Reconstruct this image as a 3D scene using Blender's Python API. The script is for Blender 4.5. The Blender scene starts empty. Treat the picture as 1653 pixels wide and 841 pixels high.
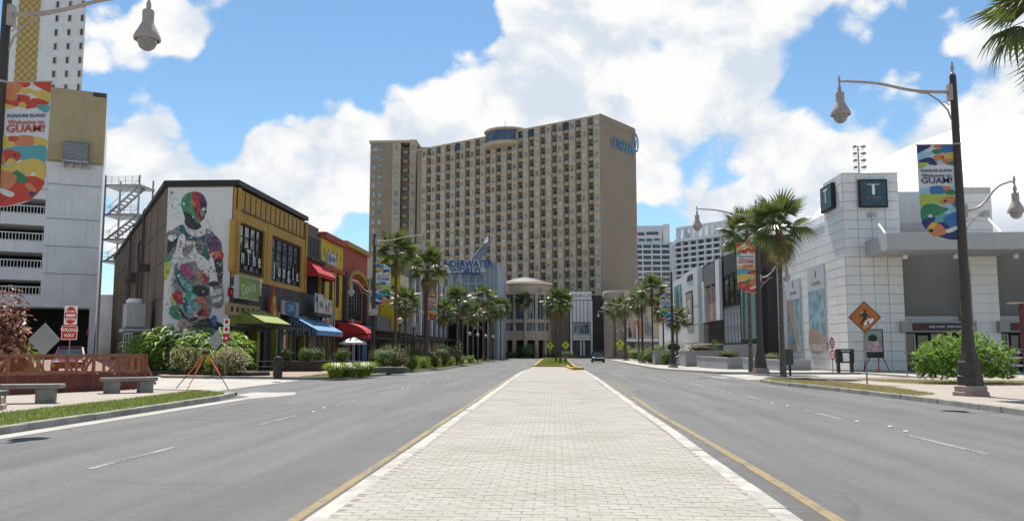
import bpy, bmesh, math, random
from mathutils import Vector, Matrix
R = math.radians
rnd = random.Random(7)
scn = bpy.context.scene
COL = scn.collection
# ------------------------------------------------------------------ camera
CW, CH, FPX, CAMH = 1653.0, 841.0, 1350.0, 1.6
VPX, VPY = 895.0, 564.0
TH = math.atan((VPY - CH / 2) / FPX)
PS = math.atan((VPX - CW / 2) * math.cos(TH) / FPX)
cam_d = bpy.data.cameras.new('camera'); cam = bpy.data.objects.new('camera', cam_d)
COL.objects.link(cam); scn.camera = cam
cam_d.sensor_width = 36; cam_d.lens = 36 * FPX / CW
cam_d.clip_start = 0.1; cam_d.clip_end = 4000
cam.location = (0, 0, CAMH)
cam.rotation_euler = (R(90) + TH, 0, PS)
FWD = Vector((-math.sin(PS) * math.cos(TH), math.cos(PS) * math.cos(TH), math.sin(TH)))
RGT = Vector((math.cos(PS), math.sin(PS), 0)); UPV = RGT.cross(FWD)
CAMP = Vector((0, 0, CAMH))
def ray(px, py):
    return (FWD * FPX + RGT * (px - CW / 2) - UPV * (py - CH / 2)).normalized()
def gp(px, py, z=0.0):
    d = ray(px, py); t = (z - CAMH) / d.z
    return CAMP + d * t
def at(px, py, Y):
    d = ray(px, py); return CAMP + d * (Y / d.y)
def dip(Y):            # the street falls half a metre towards the hotel
    t = max(0.0, min(1.0, (Y - 50) / 45.0)); return .5 * t * t * (3 - 2 * t)
def gpd(px, py, z=0.13):
    Y = gp(px, py, z).y
    for _ in range(60):
        p = gp(px, py, z - dip(Y)); Y = .5 * Y + .5 * p.y
    p.z = z; return p
# ------------------------------------------------------------------ light
SUN_EL, SUN_AZ = R(61), R(-9)        # azimuth measured from +Y towards +X
sun_dir = Vector((math.sin(SUN_AZ) * math.cos(SUN_EL), math.cos(SUN_AZ) * math.cos(SUN_EL), math.sin(SUN_EL)))
sl = bpy.data.lights.new('sun', 'SUN'); sl.energy = 4.2; sl.angle = R(0.55); sl.color = (1, .955, .88)
so = bpy.data.objects.new('sun', sl); COL.objects.link(so)
so.rotation_euler = sun_dir.to_track_quat('Z', 'Y').to_euler(); so.location = sun_dir * 300
vs = scn.view_settings
vs.view_transform = 'Standard'; vs.look = 'None'; vs.exposure = 0.9; vs.gamma = 1; vs.use_curve_mapping = False
scn.cycles.use_denoising = True
scn.cycles.max_bounces = 6; scn.cycles.transparent_max_bounces = 12
# ------------------------------------------------------------------ node helper
class N:
    def __init__(s, tree): s.t = tree
    def n(s, typ, **kw):
        nd = s.t.nodes.new('ShaderNode' + typ)
        for k, v in kw.items():
            if k.startswith('i_'):
                key = k[2:]; key = int(key) if key.isdigit() else key.replace('_', ' ')
                if isinstance(v, bpy.types.NodeSocket): s.t.links.new(v, nd.inputs[key])
                else: nd.inputs[key].default_value = v
            else: setattr(nd, k, v)
        return nd
    def m(s, op, a, b=0.0, c=0.0, clamp=False):
        nd = s.t.nodes.new('ShaderNodeMath'); nd.operation = op; nd.use_clamp = clamp
        for i, v in enumerate((a, b, c)):
            if isinstance(v, bpy.types.NodeSocket): s.t.links.new(v, nd.inputs[i])
            else: nd.inputs[i].default_value = v
        return nd.outputs[0]
    def mix(s, f, a, b, blend='MIX'):
        nd = s.t.nodes.new('ShaderNodeMix'); nd.data_type = 'RGBA'; nd.blend_type = blend
        for i, v in ((0, f), (6, a), (7, b)):
            if isinstance(v, bpy.types.NodeSocket): s.t.links.new(v, nd.inputs[i])
            else: nd.inputs[i].default_value = v if i == 0 else (tuple(v) + (1,))[:4]
        return nd.outputs[2]
    def rng(s, v, a, b, c=0.0, d=1.0, smooth=True):
        nd = s.t.nodes.new('ShaderNodeMapRange'); nd.interpolation_type = 'SMOOTHSTEP' if smooth else 'LINEAR'
        s.t.links.new(v, nd.inputs[0])
        for i, x in enumerate((a, b, c, d)): nd.inputs[i + 1].default_value = x
        return nd.outputs[0]
    def noise(s, vec, scale, detail=4, rough=.55, dist=0.0):
        nd = s.n('TexNoise', i_Scale=scale, i_Detail=detail, i_Roughness=rough, i_Distortion=dist)
        s.t.links.new(vec, nd.inputs['Vector']); return nd.outputs[0]
# ------------------------------------------------------------------ sky with cumulus
W = bpy.data.worlds.new('World'); W.cycles.sampling_method = 'MANUAL'; W.cycles.sample_map_resolution = 512; scn.world = W; W.use_nodes = True
wt = W.node_tree; wt.nodes.clear(); w = N(wt)
sky = w.n('TexSky', sky_type='NISHITA', sun_disc=False, sun_elevation=SUN_EL, sun_rotation=SUN_AZ,
          altitude=20.0, air_density=1.0, dust_density=0.1, ozone_density=2.0)
SKY_K = 0.07
tc = w.n('TexCoord'); dirv = w.n('VectorMath', operation='NORMALIZE'); wt.links.new(tc.outputs['Generated'], dirv.inputs[0])
dv = dirv.outputs[0]
def sky_blobs(items):
    tot = None
    for px, py, r, wgt in items:
        c = ray(px, py); a = r / FPX
        dt = w.n('VectorMath', operation='DOT_PRODUCT'); wt.links.new(dv, dt.inputs[0]); dt.inputs[1].default_value = c
        b = w.m('MULTIPLY', w.rng(dt.outputs['Value'], math.cos(a * 1.25), math.cos(a * .2)), wgt)
        tot = b if tot is None else w.m('ADD', tot, b)
    return tot
clouds = sky_blobs([(600, 190, 95, .75), (560, 130, 75, .5), (690, 165, 110, .7), (640, 100, 70, .25), (800, 110, 120, .7), (900, 50, 120, .75), (1010, 90, 150, .8),
    (1130, 60, 150, .75), (1250, 70, 130, .6), (1050, 240, 110, .5), (1090, 180, 90, .4), (1080, 260, 90, .3), (1240, 270, 110, .75), (1380, 270, 130, .8), (1520, 240, 140, .8), (1630, 170, 120, .6),
    (470, 225, 85, .8), (430, 260, 60, .35), (235, 235, 80, .7), (290, 300, 100, .55), (400, 300, 80, .45), (500, 310, 90, .4), (560, 340, 70, .25), (360, 25, 105, .42), (220, 60, 90, .40), (160, 60, 60, .25),
    (1400, 60, 90, .20), (1600, 90, 90, .2), (780, 210, 160, .6), (330, 350, 110, .5), (520, 350, 110, .45), (200, 330, 90, .4), (1180, 330, 120, .5), (1350, 330, 130, .5), (1560, 330, 160, .6), (1120, 330, 80, .25)])
gaps = sky_blobs([(330, 165, 90, .35), (430, 110, 90, .40), (560, 40, 140, .7), (690, 40, 120, .6), (540, 90, 60, .35), (610, 385, 60, .4), (450, 170, 60, .35), (1335, 150, 75, .38), (1460, 150, 85, .34), (1140, 255, 75, .42), (900, 15, 40, .2), (1320, 60, 60, .3), (1560, 130, 50, .3), (360, 240, 40, .35), (345, 200, 50, .3), (1065, 355, 50, .5), (560, 385, 50, .5), (760, 20, 60, .3), (170, 160, 50, .2)])
inframe = sky_blobs([(826, 250, 1250, .30)])
mp = w.n('Mapping'); wt.links.new(dv, mp.inputs['Vector']); mp.inputs['Scale'].default_value = (1, 1, 1.25)
n1 = w.noise(mp.outputs[0], 6.5, 8, .58, .2)
n2 = w.noise(mp.outputs[0], 17.0, 6, .62, .1)
wn = w.n('TexNoise', i_Scale=14.0, i_Detail=4.0); wt.links.new(mp.outputs[0], wn.inputs['Vector'])
wsc = w.n('VectorMath', operation='SCALE'); wt.links.new(wn.outputs['Color'], wsc.inputs[0]); wsc.inputs['Scale'].default_value = .055
wad = w.n('VectorMath', operation='ADD'); wt.links.new(mp.outputs[0], wad.inputs[0]); wt.links.new(wsc.outputs[0], wad.inputs[1])
def billow(scale):
    v = w.n('TexVoronoi', feature='F1', i_Scale=scale); wt.links.new(wad.outputs[0], v.inputs['Vector']); return v.outputs['Distance']
v1, v2 = billow(13.0), billow(31.0)
puff = w.m('ADD', w.m('MULTIPLY', w.m('SUBTRACT', .42, v1), .55), w.m('MULTIPLY', w.m('SUBTRACT', .42, v2), .32))
fld = w.m('ADD', w.m('ADD', w.m('MULTIPLY', w.m('SUBTRACT', n1, .5), 1.15), w.m('MULTIPLY', w.m('SUBTRACT', n2, .5), .45)), puff)
base = w.m('SUBTRACT', .495, inframe)
cov = w.m('SUBTRACT', w.m('ADD', w.m('ADD', base, fld), w.m('MINIMUM', clouds, .85)), gaps)
dens = w.rng(cov, .40, .66)
# self shading of the clouds: density sampled a little towards the sun, thicker = greyer base
off = w.n('VectorMath', operation='ADD'); wt.links.new(mp.outputs[0], off.inputs[0]); off.inputs[1].default_value = sun_dir * .05
n3 = w.noise(off.outputs[0], 6.5, 6, .58, .2)
shade = w.rng(w.m('ADD', w.m('ADD', w.m('SUBTRACT', n3, n1), w.m('MULTIPLY', w.m('SUBTRACT', n2, .5), -.25)), w.m('MULTIPLY', puff, -.35)), -.08, .17)
CL = 1.0 / SKY_K
ccol = w.mix(shade, (.53 * CL, .53 * CL, .525 * CL), (.37 * CL, .41 * CL, .46 * CL))
skyc = w.mix(1.0, sky.outputs[0], (.84, 1.0, 1.03), 'MULTIPLY')
scol = w.mix(dens, skyc, ccol)
bg = w.n('Background', i_Strength=SKY_K); wt.links.new(scol, bg.inputs['Color'])
wo = w.n('OutputWorld'); wt.links.new(bg.outputs[0], wo.inputs['Surface'])
# ------------------------------------------------------------------ materials
MATS = {}
def mat(name, col, rough=.75, var=.12, scale=1.5, bump=0.0, bscale=40, metal=0.0, spec=.35, streak=0.0, alpha=1.0, trans=0.0, emit=None, coat=0.0, sss=0.0):
    if name in MATS: return MATS[name]
    m = bpy.data.materials.new(name); m.use_nodes = True; t = m.node_tree; t.nodes.clear(); g = N(t)
    pos = g.n('NewGeometry').outputs['Position']
    f = g.noise(pos, scale, 5, .6)
    c = g.mix(g.rng(f, .3, .7), [x * (1 - var) for x in col], [min(1, x * (1 + var)) for x in col])
    if streak:
        mpp = g.n('Mapping'); t.links.new(pos, mpp.inputs['Vector']); mpp.inputs['Scale'].default_value = (2.2, 2.2, .12)
        s = g.rng(g.noise(mpp.outputs[0], 1.6, 6, .65), .48, .78, 0, streak)
        c = g.mix(s, c, [x * .55 for x in col])
    b = g.n('BsdfPrincipled', i_Roughness=rough, i_Metallic=metal)
    b.inputs['Specular IOR Level'].default_value = spec
    b.inputs['Alpha'].default_value = alpha
    b.inputs['Transmission Weight'].default_value = trans
    b.inputs['Coat Weight'].default_value = coat
    t.links.new(c, b.inputs['Base Color'])
    if emit:
        b.inputs['Emission Color'].default_value = tuple(col) + (1,); b.inputs['Emission Strength'].default_value = emit
    if bump:
        bp = g.n('Bump', i_Strength=bump, i_Distance=.02); t.links.new(g.noise(pos, bscale, 4, .6), bp.inputs['Height'])
        t.links.new(bp.outputs[0], b.inputs['Normal'])
    o = g.n('OutputMaterial'); t.links.new(b.outputs[0], o.inputs[0])
    MATS[name] = m; return m
def leaf_mat(name, col, col2, rough=.45, scale=2.0, tr=.35):
    if name in MATS: return MATS[name]
    m = bpy.data.materials.new(name); m.use_nodes = True; t = m.node_tree; t.nodes.clear(); g = N(t)
    pos = g.n('NewGeometry')
    f = g.noise(pos.outputs['Position'], scale, 4, .65)
    rp = pos.outputs['Random Per Island']
    c = g.mix(g.rng(g.m('ADD', g.m('MULTIPLY', f, .6), g.m('MULTIPLY', rp, .5)), .3, .8), col, col2)
    b = g.n('BsdfPrincipled', i_Roughness=rough); t.links.new(c, b.inputs['Base Color']); b.inputs['Specular IOR Level'].default_value = .4
    tl = g.n('BsdfTranslucent'); t.links.new(g.mix(.5, c, [min(1, x * 1.6) for x in col2]), tl.inputs['Color'])
    mx = g.n('MixShader', i_0=tr); t.links.new(b.outputs[0], mx.inputs[1]); t.links.new(tl.outputs[0], mx.inputs[2])
    o = g.n('OutputMaterial'); t.links.new(mx.outputs[0], o.inputs[0]); MATS[name] = m; return m
def glass_mat(name, col=(.03, .04, .05), rough=.06, spec=.6, var=.5, scale=.5):
    return mat(name, col, rough, var, scale, spec=spec)
# ------------------------------------------------------------------ mesh builder
class Frame:
    """wall frame: u along the wall, v up, w outward"""
    def __init__(s, o, u):
        s.o = Vector((o[0], o[1], 0)); s.u = Vector((u[0], u[1], 0)).normalized(); s.w = Vector((s.u.y, -s.u.x, 0))
    def flip(s): s.w = -s.w; return s
    def p(s, u, v, w=0): return s.o + s.u * u + s.w * w + Vector((0, 0, v))
    def hit(s, px, py, w=0):
        d = ray(px, py); o = s.o + s.w * w
        t = (o - CAMP).dot(s.w) / d.dot(s.w); q = CAMP + d * t - s.o
        return q.dot(s.u), q.z
    def rot(s):   # matrix turning local (x=u, y=v, z=w) into world
        return Matrix((s.u, Vector((0, 0, 1)), s.w)).transposed()
class MB:
    def __init__(s): s.v = []; s.f = []; s.mi = []; s.k = 0
    def add(s, vs, fs, k=None):
        o = len(s.v); s.v += [tuple(x) for x in vs]; s.f += [tuple(i + o for i in f) for f in fs]; s.mi += [s.k if k is None else k] * len(fs); return s
    def hexa(s, p, k=None):
        return s.add(p, [(0, 3, 2, 1), (4, 5, 6, 7), (0, 1, 5, 4), (1, 2, 6, 5), (2, 3, 7, 6), (3, 0, 4, 7)], k)
    def box(s, x0, x1, y0, y1, z0, z1, k=None):
        return s.hexa([(x0, y0, z0), (x1, y0, z0), (x1, y1, z0), (x0, y1, z0), (x0, y0, z1), (x1, y0, z1), (x1, y1, z1), (x0, y1, z1)], k)
    def fb(s, fr, u0, u1, v0, v1, w0, w1, k=None):
        return s.hexa([fr.p(u0, v0, w0), fr.p(u1, v0, w0), fr.p(u1, v0, w1), fr.p(u0, v0, w1), fr.p(u0, v1, w0), fr.p(u1, v1, w0), fr.p(u1, v1, w1), fr.p(u0, v1, w1)], k)
    def bar(s, a, b, w, h, up=(0, 0, 1), k=None):
        a = Vector(a); b = Vector(b); d = (b - a).normalized(); up = Vector(up)
        if abs(d.dot(up)) > .98: up = Vector((0, 1, 0))
        x = d.cross(up).normalized() * w / 2; y = x.cross(d).normalized() * h / 2
        return s.hexa([a - x - y, a + x - y, a + x + y, a - x + y, b - x - y, b + x - y, b + x + y, b - x + y], k)
    def prism(s, poly, z0, z1, k=None, bottom=True):
        n = len(poly); vs = [(p[0], p[1], z0) for p in poly] + [(p[0], p[1], z1) for p in poly]
        fs = [(i, (i + 1) % n, n + (i + 1) % n, n + i) for i in range(n)] + [tuple(range(n, 2 * n))]
        if bottom: fs.append(tuple(reversed(range(n))))
        return s.add(vs, fs, k)
    def fprism(s, fr, poly, w0, w1, k=None):
        n = len(poly); vs = [fr.p(a, b, w0) for a, b in poly] + [fr.p(a, b, w1) for a, b in poly]
        return s.add(vs, [(i, (i + 1) % n, n + (i + 1) % n, n + i) for i in range(n)] + [tuple(range(n, 2 * n)), tuple(reversed(range(n)))], k)
    def poly(s, pts, k=None): return s.add(pts, [tuple(range(len(pts)))], k)
    def tube(s, pts, rad, n=8, k=None, cap=True):
        pts = [Vector(p) for p in pts]
        if not hasattr(rad, '__len__'): rad = [rad] * len(pts)
        d0 = (pts[1] - pts[0]).normalized(); ref = Vector((0, 0, 1)) if abs(d0.z) < .9 else Vector((1, 0, 0))
        x = d0.cross(ref).normalized(); vs = []
        for i, p in enumerate(pts):
            d = (pts[min(i + 1, len(pts) - 1)] - pts[max(i - 1, 0)]).normalized()
            x = (x - d * x.dot(d)).normalized(); y = d.cross(x)
            for j in range(n):
                a = 2 * math.pi * j / n; vs.append(p + (x * math.cos(a) + y * math.sin(a)) * rad[i])
        fs = []
        for i in range(len(pts) - 1):
            for j in range(n):
                j2 = (j + 1) % n; fs.append((i * n + j, i * n + j2, (i + 1) * n + j2, (i + 1) * n + j))
        if cap: fs += [tuple(reversed(range(n))), tuple(range((len(pts) - 1) * n, len(pts) * n))]
        return s.add(vs, fs, k)
    def lathe(s, prof, n=16, c=(0, 0, 0), k=None, a0=0.0, a1=2 * math.pi):
        full = abs(a1 - a0 - 2 * math.pi) < 1e-6; m = n if full else n + 1; vs = []
        for r, z in prof:
            for j in range(m):
                a = a0 + (a1 - a0) * j / n; vs.append((c[0] + r * math.cos(a), c[1] + r * math.sin(a), c[2] + z))
        fs = []
        for i in range(len(prof) - 1):
            for j in range(n):
                j2 = (j + 1) % m; fs.append((i * m + j, i * m + j2, (i + 1) * m + j2, (i + 1) * m + j))
        if full and prof[0][0] > 1e-4: fs.append(tuple(reversed(range(m))))
        if full and prof[-1][0] > 1e-4: fs.append(tuple(range((len(prof) - 1) * m, len(prof) * m)))
        return s.add(vs, fs, k)
    def ball(s, c, r, n=12, m=7, k=None):
        rr = r if hasattr(r, '__len__') else (r, r, r); o = len(s.v)
        vs = [(c[0], c[1], c[2] - rr[2])]; fs = []
        for i in range(1, m):
            p = -math.pi / 2 + math.pi * i / m
            for j in range(n):
                a = 2 * math.pi * j / n; vs.append((c[0] + rr[0] * math.cos(p) * math.cos(a), c[1] + rr[1] * math.cos(p) * math.sin(a), c[2] + rr[2] * math.sin(p)))
        vs.append((c[0], c[1], c[2] + rr[2])); L = len(vs) - 1
        for j in range(n):
            j2 = (j + 1) % n; fs.append((0, 1 + j2, 1 + j)); fs.append((L, L - n + j, L - n + j2))
            for i in range(m - 2): fs.append((1 + i * n + j, 1 + i * n + j2, 1 + (i + 1) * n + j2, 1 + (i + 1) * n + j))
        return s.add(vs, fs, k)
    def mesh(s, name, mats, smooth=False, recalc=True):
        me = bpy.data.meshes.new(name); me.from_pydata(s.v, [], s.f)
        for m in (mats if isinstance(mats, (list, tuple)) else [mats]): me.materials.append(m)
        if any(s.mi): me.polygons.foreach_set('material_index', s.mi)
        if recalc:
            b = bmesh.new(); b.from_mesh(me); bmesh.ops.recalc_face_normals(b, faces=b.faces); b.to_mesh(me); b.free()
        if smooth:
            me.polygons.foreach_set('use_smooth', [True] * len(me.polygons))
            try: me.set_sharp_from_angle(angle=R(40))
            except Exception: pass
        me.update(); return me
    def build(s, name, mats, parent=None, world=True, smooth=False, recalc=True, bevel=0.0):
        o = link(name, s.mesh(name, mats, smooth, recalc), parent, world)
        if bevel:
            bv = o.modifiers.new('bevel', 'BEVEL'); bv.width = bevel; bv.segments = 2; bv.limit_method = 'ANGLE'
        return o
def pmat(o):
    m = Matrix.Translation(o.location) @ o.rotation_euler.to_matrix().to_4x4() @ Matrix.Diagonal((*o.scale, 1))
    return (pmat(o.parent) @ o.matrix_parent_inverse @ m) if o.parent else m
def link(name, data, parent=None, world=True, loc=None, rot=None, scale=None):
    o = bpy.data.objects.new(name, data); COL.objects.link(o)
    if parent:
        o.parent = parent
        if world: o.matrix_parent_inverse = pmat(parent).inverted()
    if loc is not None: o.location = loc
    if rot is not None: o.rotation_euler = rot
    if scale is not None: o.scale = scale if hasattr(scale, '__len__') else (scale,) * 3
    return o
def thing(name, label, cat, loc=(0, 0, 0), rz=0.0, group=None):
    o = bpy.data.objects.new(name, None); COL.objects.link(o); o.empty_display_size = .2
    o.location = loc; o.rotation_euler = (0, 0, rz); return tag(o, label, cat, group)
def tag(o, label, cat, group=None, kind=None):
    o['label'] = label; o['category'] = cat
    if group: o['group'] = group
    if kind: o['kind'] = kind
    return o
def struct(o, kind='structure', label=None):
    o['kind'] = kind
    if label: o['label'] = label
    return o
def copy_tree(o, parent=None):
    c = o.copy(); COL.objects.link(c)
    if parent: c.parent = parent
    for ch in o.children: copy_tree(ch, c)
    return c
TXT = {}
def text_data(s, size, ext=.01, align='CENTER', bold=0.0, spacing=1.0):
    key = (s, size, ext, align, bold, spacing)
    if key in TXT: return TXT[key]
    cu = bpy.data.curves.new('lettering', 'FONT'); cu.body = s; cu.size = size; cu.extrude = ext; cu.align_x = align; cu.align_y = 'CENTER'
    cu.offset = bold; cu.resolution_u = 2; cu.space_character = spacing
    o = bpy.data.objects.new('tmp_text', cu); COL.objects.link(o)
    me = bpy.data.meshes.new_from_object(o); me.name = 'lettering'; me.materials.clear()
    bpy.data.objects.remove(o); TXT[key] = me; return me
def lettering(s, size, fr, u, v, w, m, parent, ext=.01, bold=0.0, sx=1.0, name='lettering', align='CENTER', spacing=1.0, tilt=0.0):
    me = text_data(s, size, ext, align, bold, spacing).copy(); me.materials.append(m)
    M = Matrix.Translation(fr.p(u, v, w)) @ fr.rot().to_4x4() @ Matrix.Rotation(tilt, 4, 'Z') @ Matrix.Diagonal((sx, 1, 1, 1))
    if fr.u.cross(Vector((0, 0, 1))).dot(fr.w) < 0: M = M @ Matrix.Diagonal((-1, 1, 1, 1))
    me.transform(M); return link(name, me, parent, True)
# ------------------------------------------------------------------ ground materials
def asphalt_mat():
    m = bpy.data.materials.new('asphalt'); m.use_nodes = True; t = m.node_tree; t.nodes.clear(); g = N(t)
    pos = g.n('NewGeometry').outputs['Position']
    mp = g.n('Mapping'); t.links.new(pos, mp.inputs['Vector']); mp.inputs['Scale'].default_value = (.55, .035, 1)
    long = g.noise(mp.outputs[0], 1.6, 5, .6)
    big = g.noise(pos, .22, 5, .6); fine = g.noise(pos, 60, 3, .7); mid = g.noise(pos, 7, 4, .6)
    c = g.mix(g.rng(long, .35, .68), (.072, .072, .072), (.122, .121, .118))
    c = g.mix(g.m('MULTIPLY', g.rng(big, .45, .7), .5), c, (.13, .128, .123))
    c = g.mix(g.rng(fine, .35, .75, 0, .65), c, (.165, .163, .157))
    c = g.mix(g.rng(g.noise(pos, 16, 4, .75), .45, .72, 0, .4), c, (.055, .055, .056)); c = g.mix(g.rng(g.noise(pos, 24, 3, .7), .58, .78, 0, .5), c, (.19, .187, .18))
    c = g.mix(g.rng(mid, .50, .78, 0, .45), c, (.05, .05, .052))
    sx = g.n('SeparateXYZ'); t.links.new(pos, sx.inputs[0]); wob = g.m('MULTIPLY', g.m('SUBTRACT', g.noise(pos, .25, 3), .5), .5)
    ax = g.m('ABSOLUTE', g.m('ADD', sx.outputs[0], wob))
    for x_, wd_, am_ in ((3.55, .45, .34), (5.2, .45, .30), (7.6, .45, .28), (9.1, .40, .22)):
        tr = g.rng(g.m('ABSOLUTE', g.m('SUBTRACT', ax, x_)), 0, wd_, am_, 0)
        c = g.mix(g.m('MULTIPLY', tr, g.rng(g.noise(mp.outputs[0], 3.0, 4), .3, .7)), c, (.055, .055, .056))
    for x_ in (10.35, 2.35):
        dt_ = g.rng(g.m('ABSOLUTE', g.m('SUBTRACT', ax, x_)), 0, .55, .75, 0); c = g.mix(g.m('MULTIPLY', dt_, g.rng(g.noise(pos, 2.2, 6, .7), .42, .62)), c, (.085, .075, .06))
    oil = g.rng(g.noise(pos, 1.3, 5, .6), .66, .76, 0, .5); c = g.mix(g.m('MULTIPLY', oil, g.rng(g.m('ABSOLUTE', g.m('SUBTRACT', ax, 4.4)), .2, .9, 1, .15)), c, (.04, .04, .042))
    vo = g.n('TexVoronoi', feature='DISTANCE_TO_EDGE', i_Scale=.23); wv = g.n('VectorMath', operation='ADD'); t.links.new(pos, wv.inputs[0])
    ns = g.n('TexNoise', i_Scale=.9, i_Detail=5.0); t.links.new(pos, ns.inputs['Vector']); t.links.new(ns.outputs['Color'], wv.inputs[1]); t.links.new(wv.outputs[0], vo.inputs['Vector'])
    crack = g.rng(vo.outputs['Distance'], .005, .016, 1, 0)
    c = g.mix(g.m('MULTIPLY', crack, g.rng(g.noise(pos, .12, 3), .47, .60, 0, .45)), c, (.045, .045, .045))
    b = g.n('BsdfPrincipled', i_Roughness=.82); b.inputs['Specular IOR Level'].default_value = .3; t.links.new(c, b.inputs['Base Color'])
    bp = g.n('Bump', i_Strength=.35, i_Distance=.01); t.links.new(g.noise(pos, 90, 3, .7), bp.inputs['Height']); t.links.new(bp.outputs[0], b.inputs['Normal'])
    o = g.n('OutputMaterial'); t.links.new(b.outputs[0], o.inputs[0]); return m
def brick_pave_mat(name, c1, c2, mortar, sc=4.0, w_=.5, h_=.25, rot=0.0, var=.5):
    m = bpy.data.materials.new(name); m.use_nodes = True; t = m.node_tree; t.nodes.clear(); g = N(t)
    pos = g.n('NewGeometry').outputs['Position']
    mp = g.n('Mapping'); t.links.new(pos, mp.inputs['Vector']); mp.inputs['Rotation'].default_value = (0, 0, rot)
    bk = g.n('TexBrick', i_Scale=sc, i_Mortar_Size=.018, i_Brick_Width=w_, i_Row_Height=h_); t.links.new(mp.outputs[0], bk.inputs['Vector'])
    bk.inputs['Color1'].default_value = (*c1, 1); bk.inputs['Color2'].default_value = (*c2, 1); bk.inputs['Mortar'].default_value = (*mortar, 1)
    c = g.mix(g.rng(g.noise(pos, .5, 6, .65), .4, .75, 0, var), bk.outputs['Color'], [x * .6 for x in c1])
    b = g.n('BsdfPrincipled', i_Roughness=.85); t.links.new(c, b.inputs['Base Color']); b.inputs['Specular IOR Level'].default_value = .25
    bp = g.n('Bump', i_Strength=.4, i_Distance=.01); t.links.new(bk.outputs['Fac'], bp.inputs['Height']); bp.invert = True; t.links.new(bp.outputs[0], b.inputs['Normal'])
    o = g.n('OutputMaterial'); t.links.new(b.outputs[0], o.inputs[0]); return m
def worn_paint(name, col, thr=.47):
    m = bpy.data.materials.new(name); m.use_nodes = True; t = m.node_tree; t.nodes.clear(); g = N(t)
    pos = g.n('NewGeometry').outputs['Position']
    f = g.m('ADD', g.m('MULTIPLY', g.noise(pos, 14, 5, .75), .6), g.m('MULTIPLY', g.noise(pos, 1.1, 4, .6), .4))
    c = g.mix(g.rng(f, thr - .06, thr + .07), (.10, .10, .098), col)
    b = g.n('BsdfPrincipled', i_Roughness=.8); b.inputs['Specular IOR Level'].default_value = .25; t.links.new(c, b.inputs['Base Color'])
    o = g.n('OutputMaterial'); t.links.new(b.outputs[0], o.inputs[0]); return m
asph = asphalt_mat()
pave_pink = brick_pave_mat('pink_paving', (.30, .205, .155), (.35, .245, .185), (.20, .155, .125))
pave_pale = brick_pave_mat('pale_paving', (.32, .275, .235), (.37, .32, .275), (.24, .205, .18), var=.35)
conc = mat('concrete', (.27, .255, .235), .85, .16, .8, .3, 60)
conc_pale = mat('pale_concrete', (.34, .315, .285), .85, .14, .6, .25, 50)
kerb_m = mat('kerb_concrete', (.24, .23, .205), .85, .28, 1.3, .4, 45, streak=.3)
kerb_w = mat('white_kerb_paint', (.35, .332, .296), .75, .26, 2.6, .3, 45)
yel_k = mat('yellow_kerb_paint', (.42, .27, .05), .7, .2, 2.0, .2, 40)
white_p = worn_paint('worn_white_paint', (.29, .286, .275), .50)
yel_p = worn_paint('worn_yellow_paint', (.245, .185, .095), .45)
turf = mat('turf_soil', (.10, .13, .04), .95, .35, 1.2, .6, 25)
turf_dry = mat('dry_turf_soil', (.27, .23, .12), .95, .3, 1.4, .6, 25)
grass_m = leaf_mat('grass_blade', (.10, .15, .03), (.24, .28, .07), .6, 3)
grass_d = leaf_mat('dry_grass_blade', (.28, .23, .10), (.40, .34, .17), .7, 3, .2)
# ------------------------------------------------------------------ ground and road
g_ = MB(); g_.box(-900, 900, -200, 1500, -1.0, -.02); struct(g_.build('ground', conc), 'structure')
r_ = MB(); r_.prism([(-13.5, -6), (13, -6), (13, 60), (12.5, 60), (12.5, 176), (60, 180), (60, 198), (-60, 198), (-60, 180), (-12.5, 178), (-12.5, 49), (-13.5, 45), (-24, 44), (-24, 28), (-13.5, 28)], -.3, 0)
road = struct(r_.build('road', asph), 'structure')
def sheet(name, pts, z0, z1, m, parent=None, kind=None):
    b = MB(); b.prism(pts, z0, z1); o = b.build(name, m, parent)
    if kind: o['kind'] = kind
    return o
def hw(y): return 2.22 + .0022 * (y - 8)
def strip(name, f0, f1, ys, z, m, parent, th=.004):
    b = MB()
    for a, c in zip(ys[:-1], ys[1:]):
        b.hexa([(f0(a), a, z - th), (f1(a), a, z - th), (f1(c), c, z - th), (f0(c), c, z - th), (f0(a), a, z), (f1(a), a, z), (f1(c), c, z), (f0(c), c, z)])
    return b.build(name, m, parent)
# driveway aprons
sheet('driveway', [(-75, 29.5), (-14.6, 30.5), (-13.0, 31.5), (-13.2, 43.2), (-15, 44.6), (-24, 50), (-75, 96), (-90, 96)], -.3, .012, conc_pale, None, 'structure')
sheet('driveway_apron', [(10.2, 45.2), (20, 45.2), (20, 56), (10.6, 55.6)], -.3, .014, conc_pale, None, 'structure')
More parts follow.
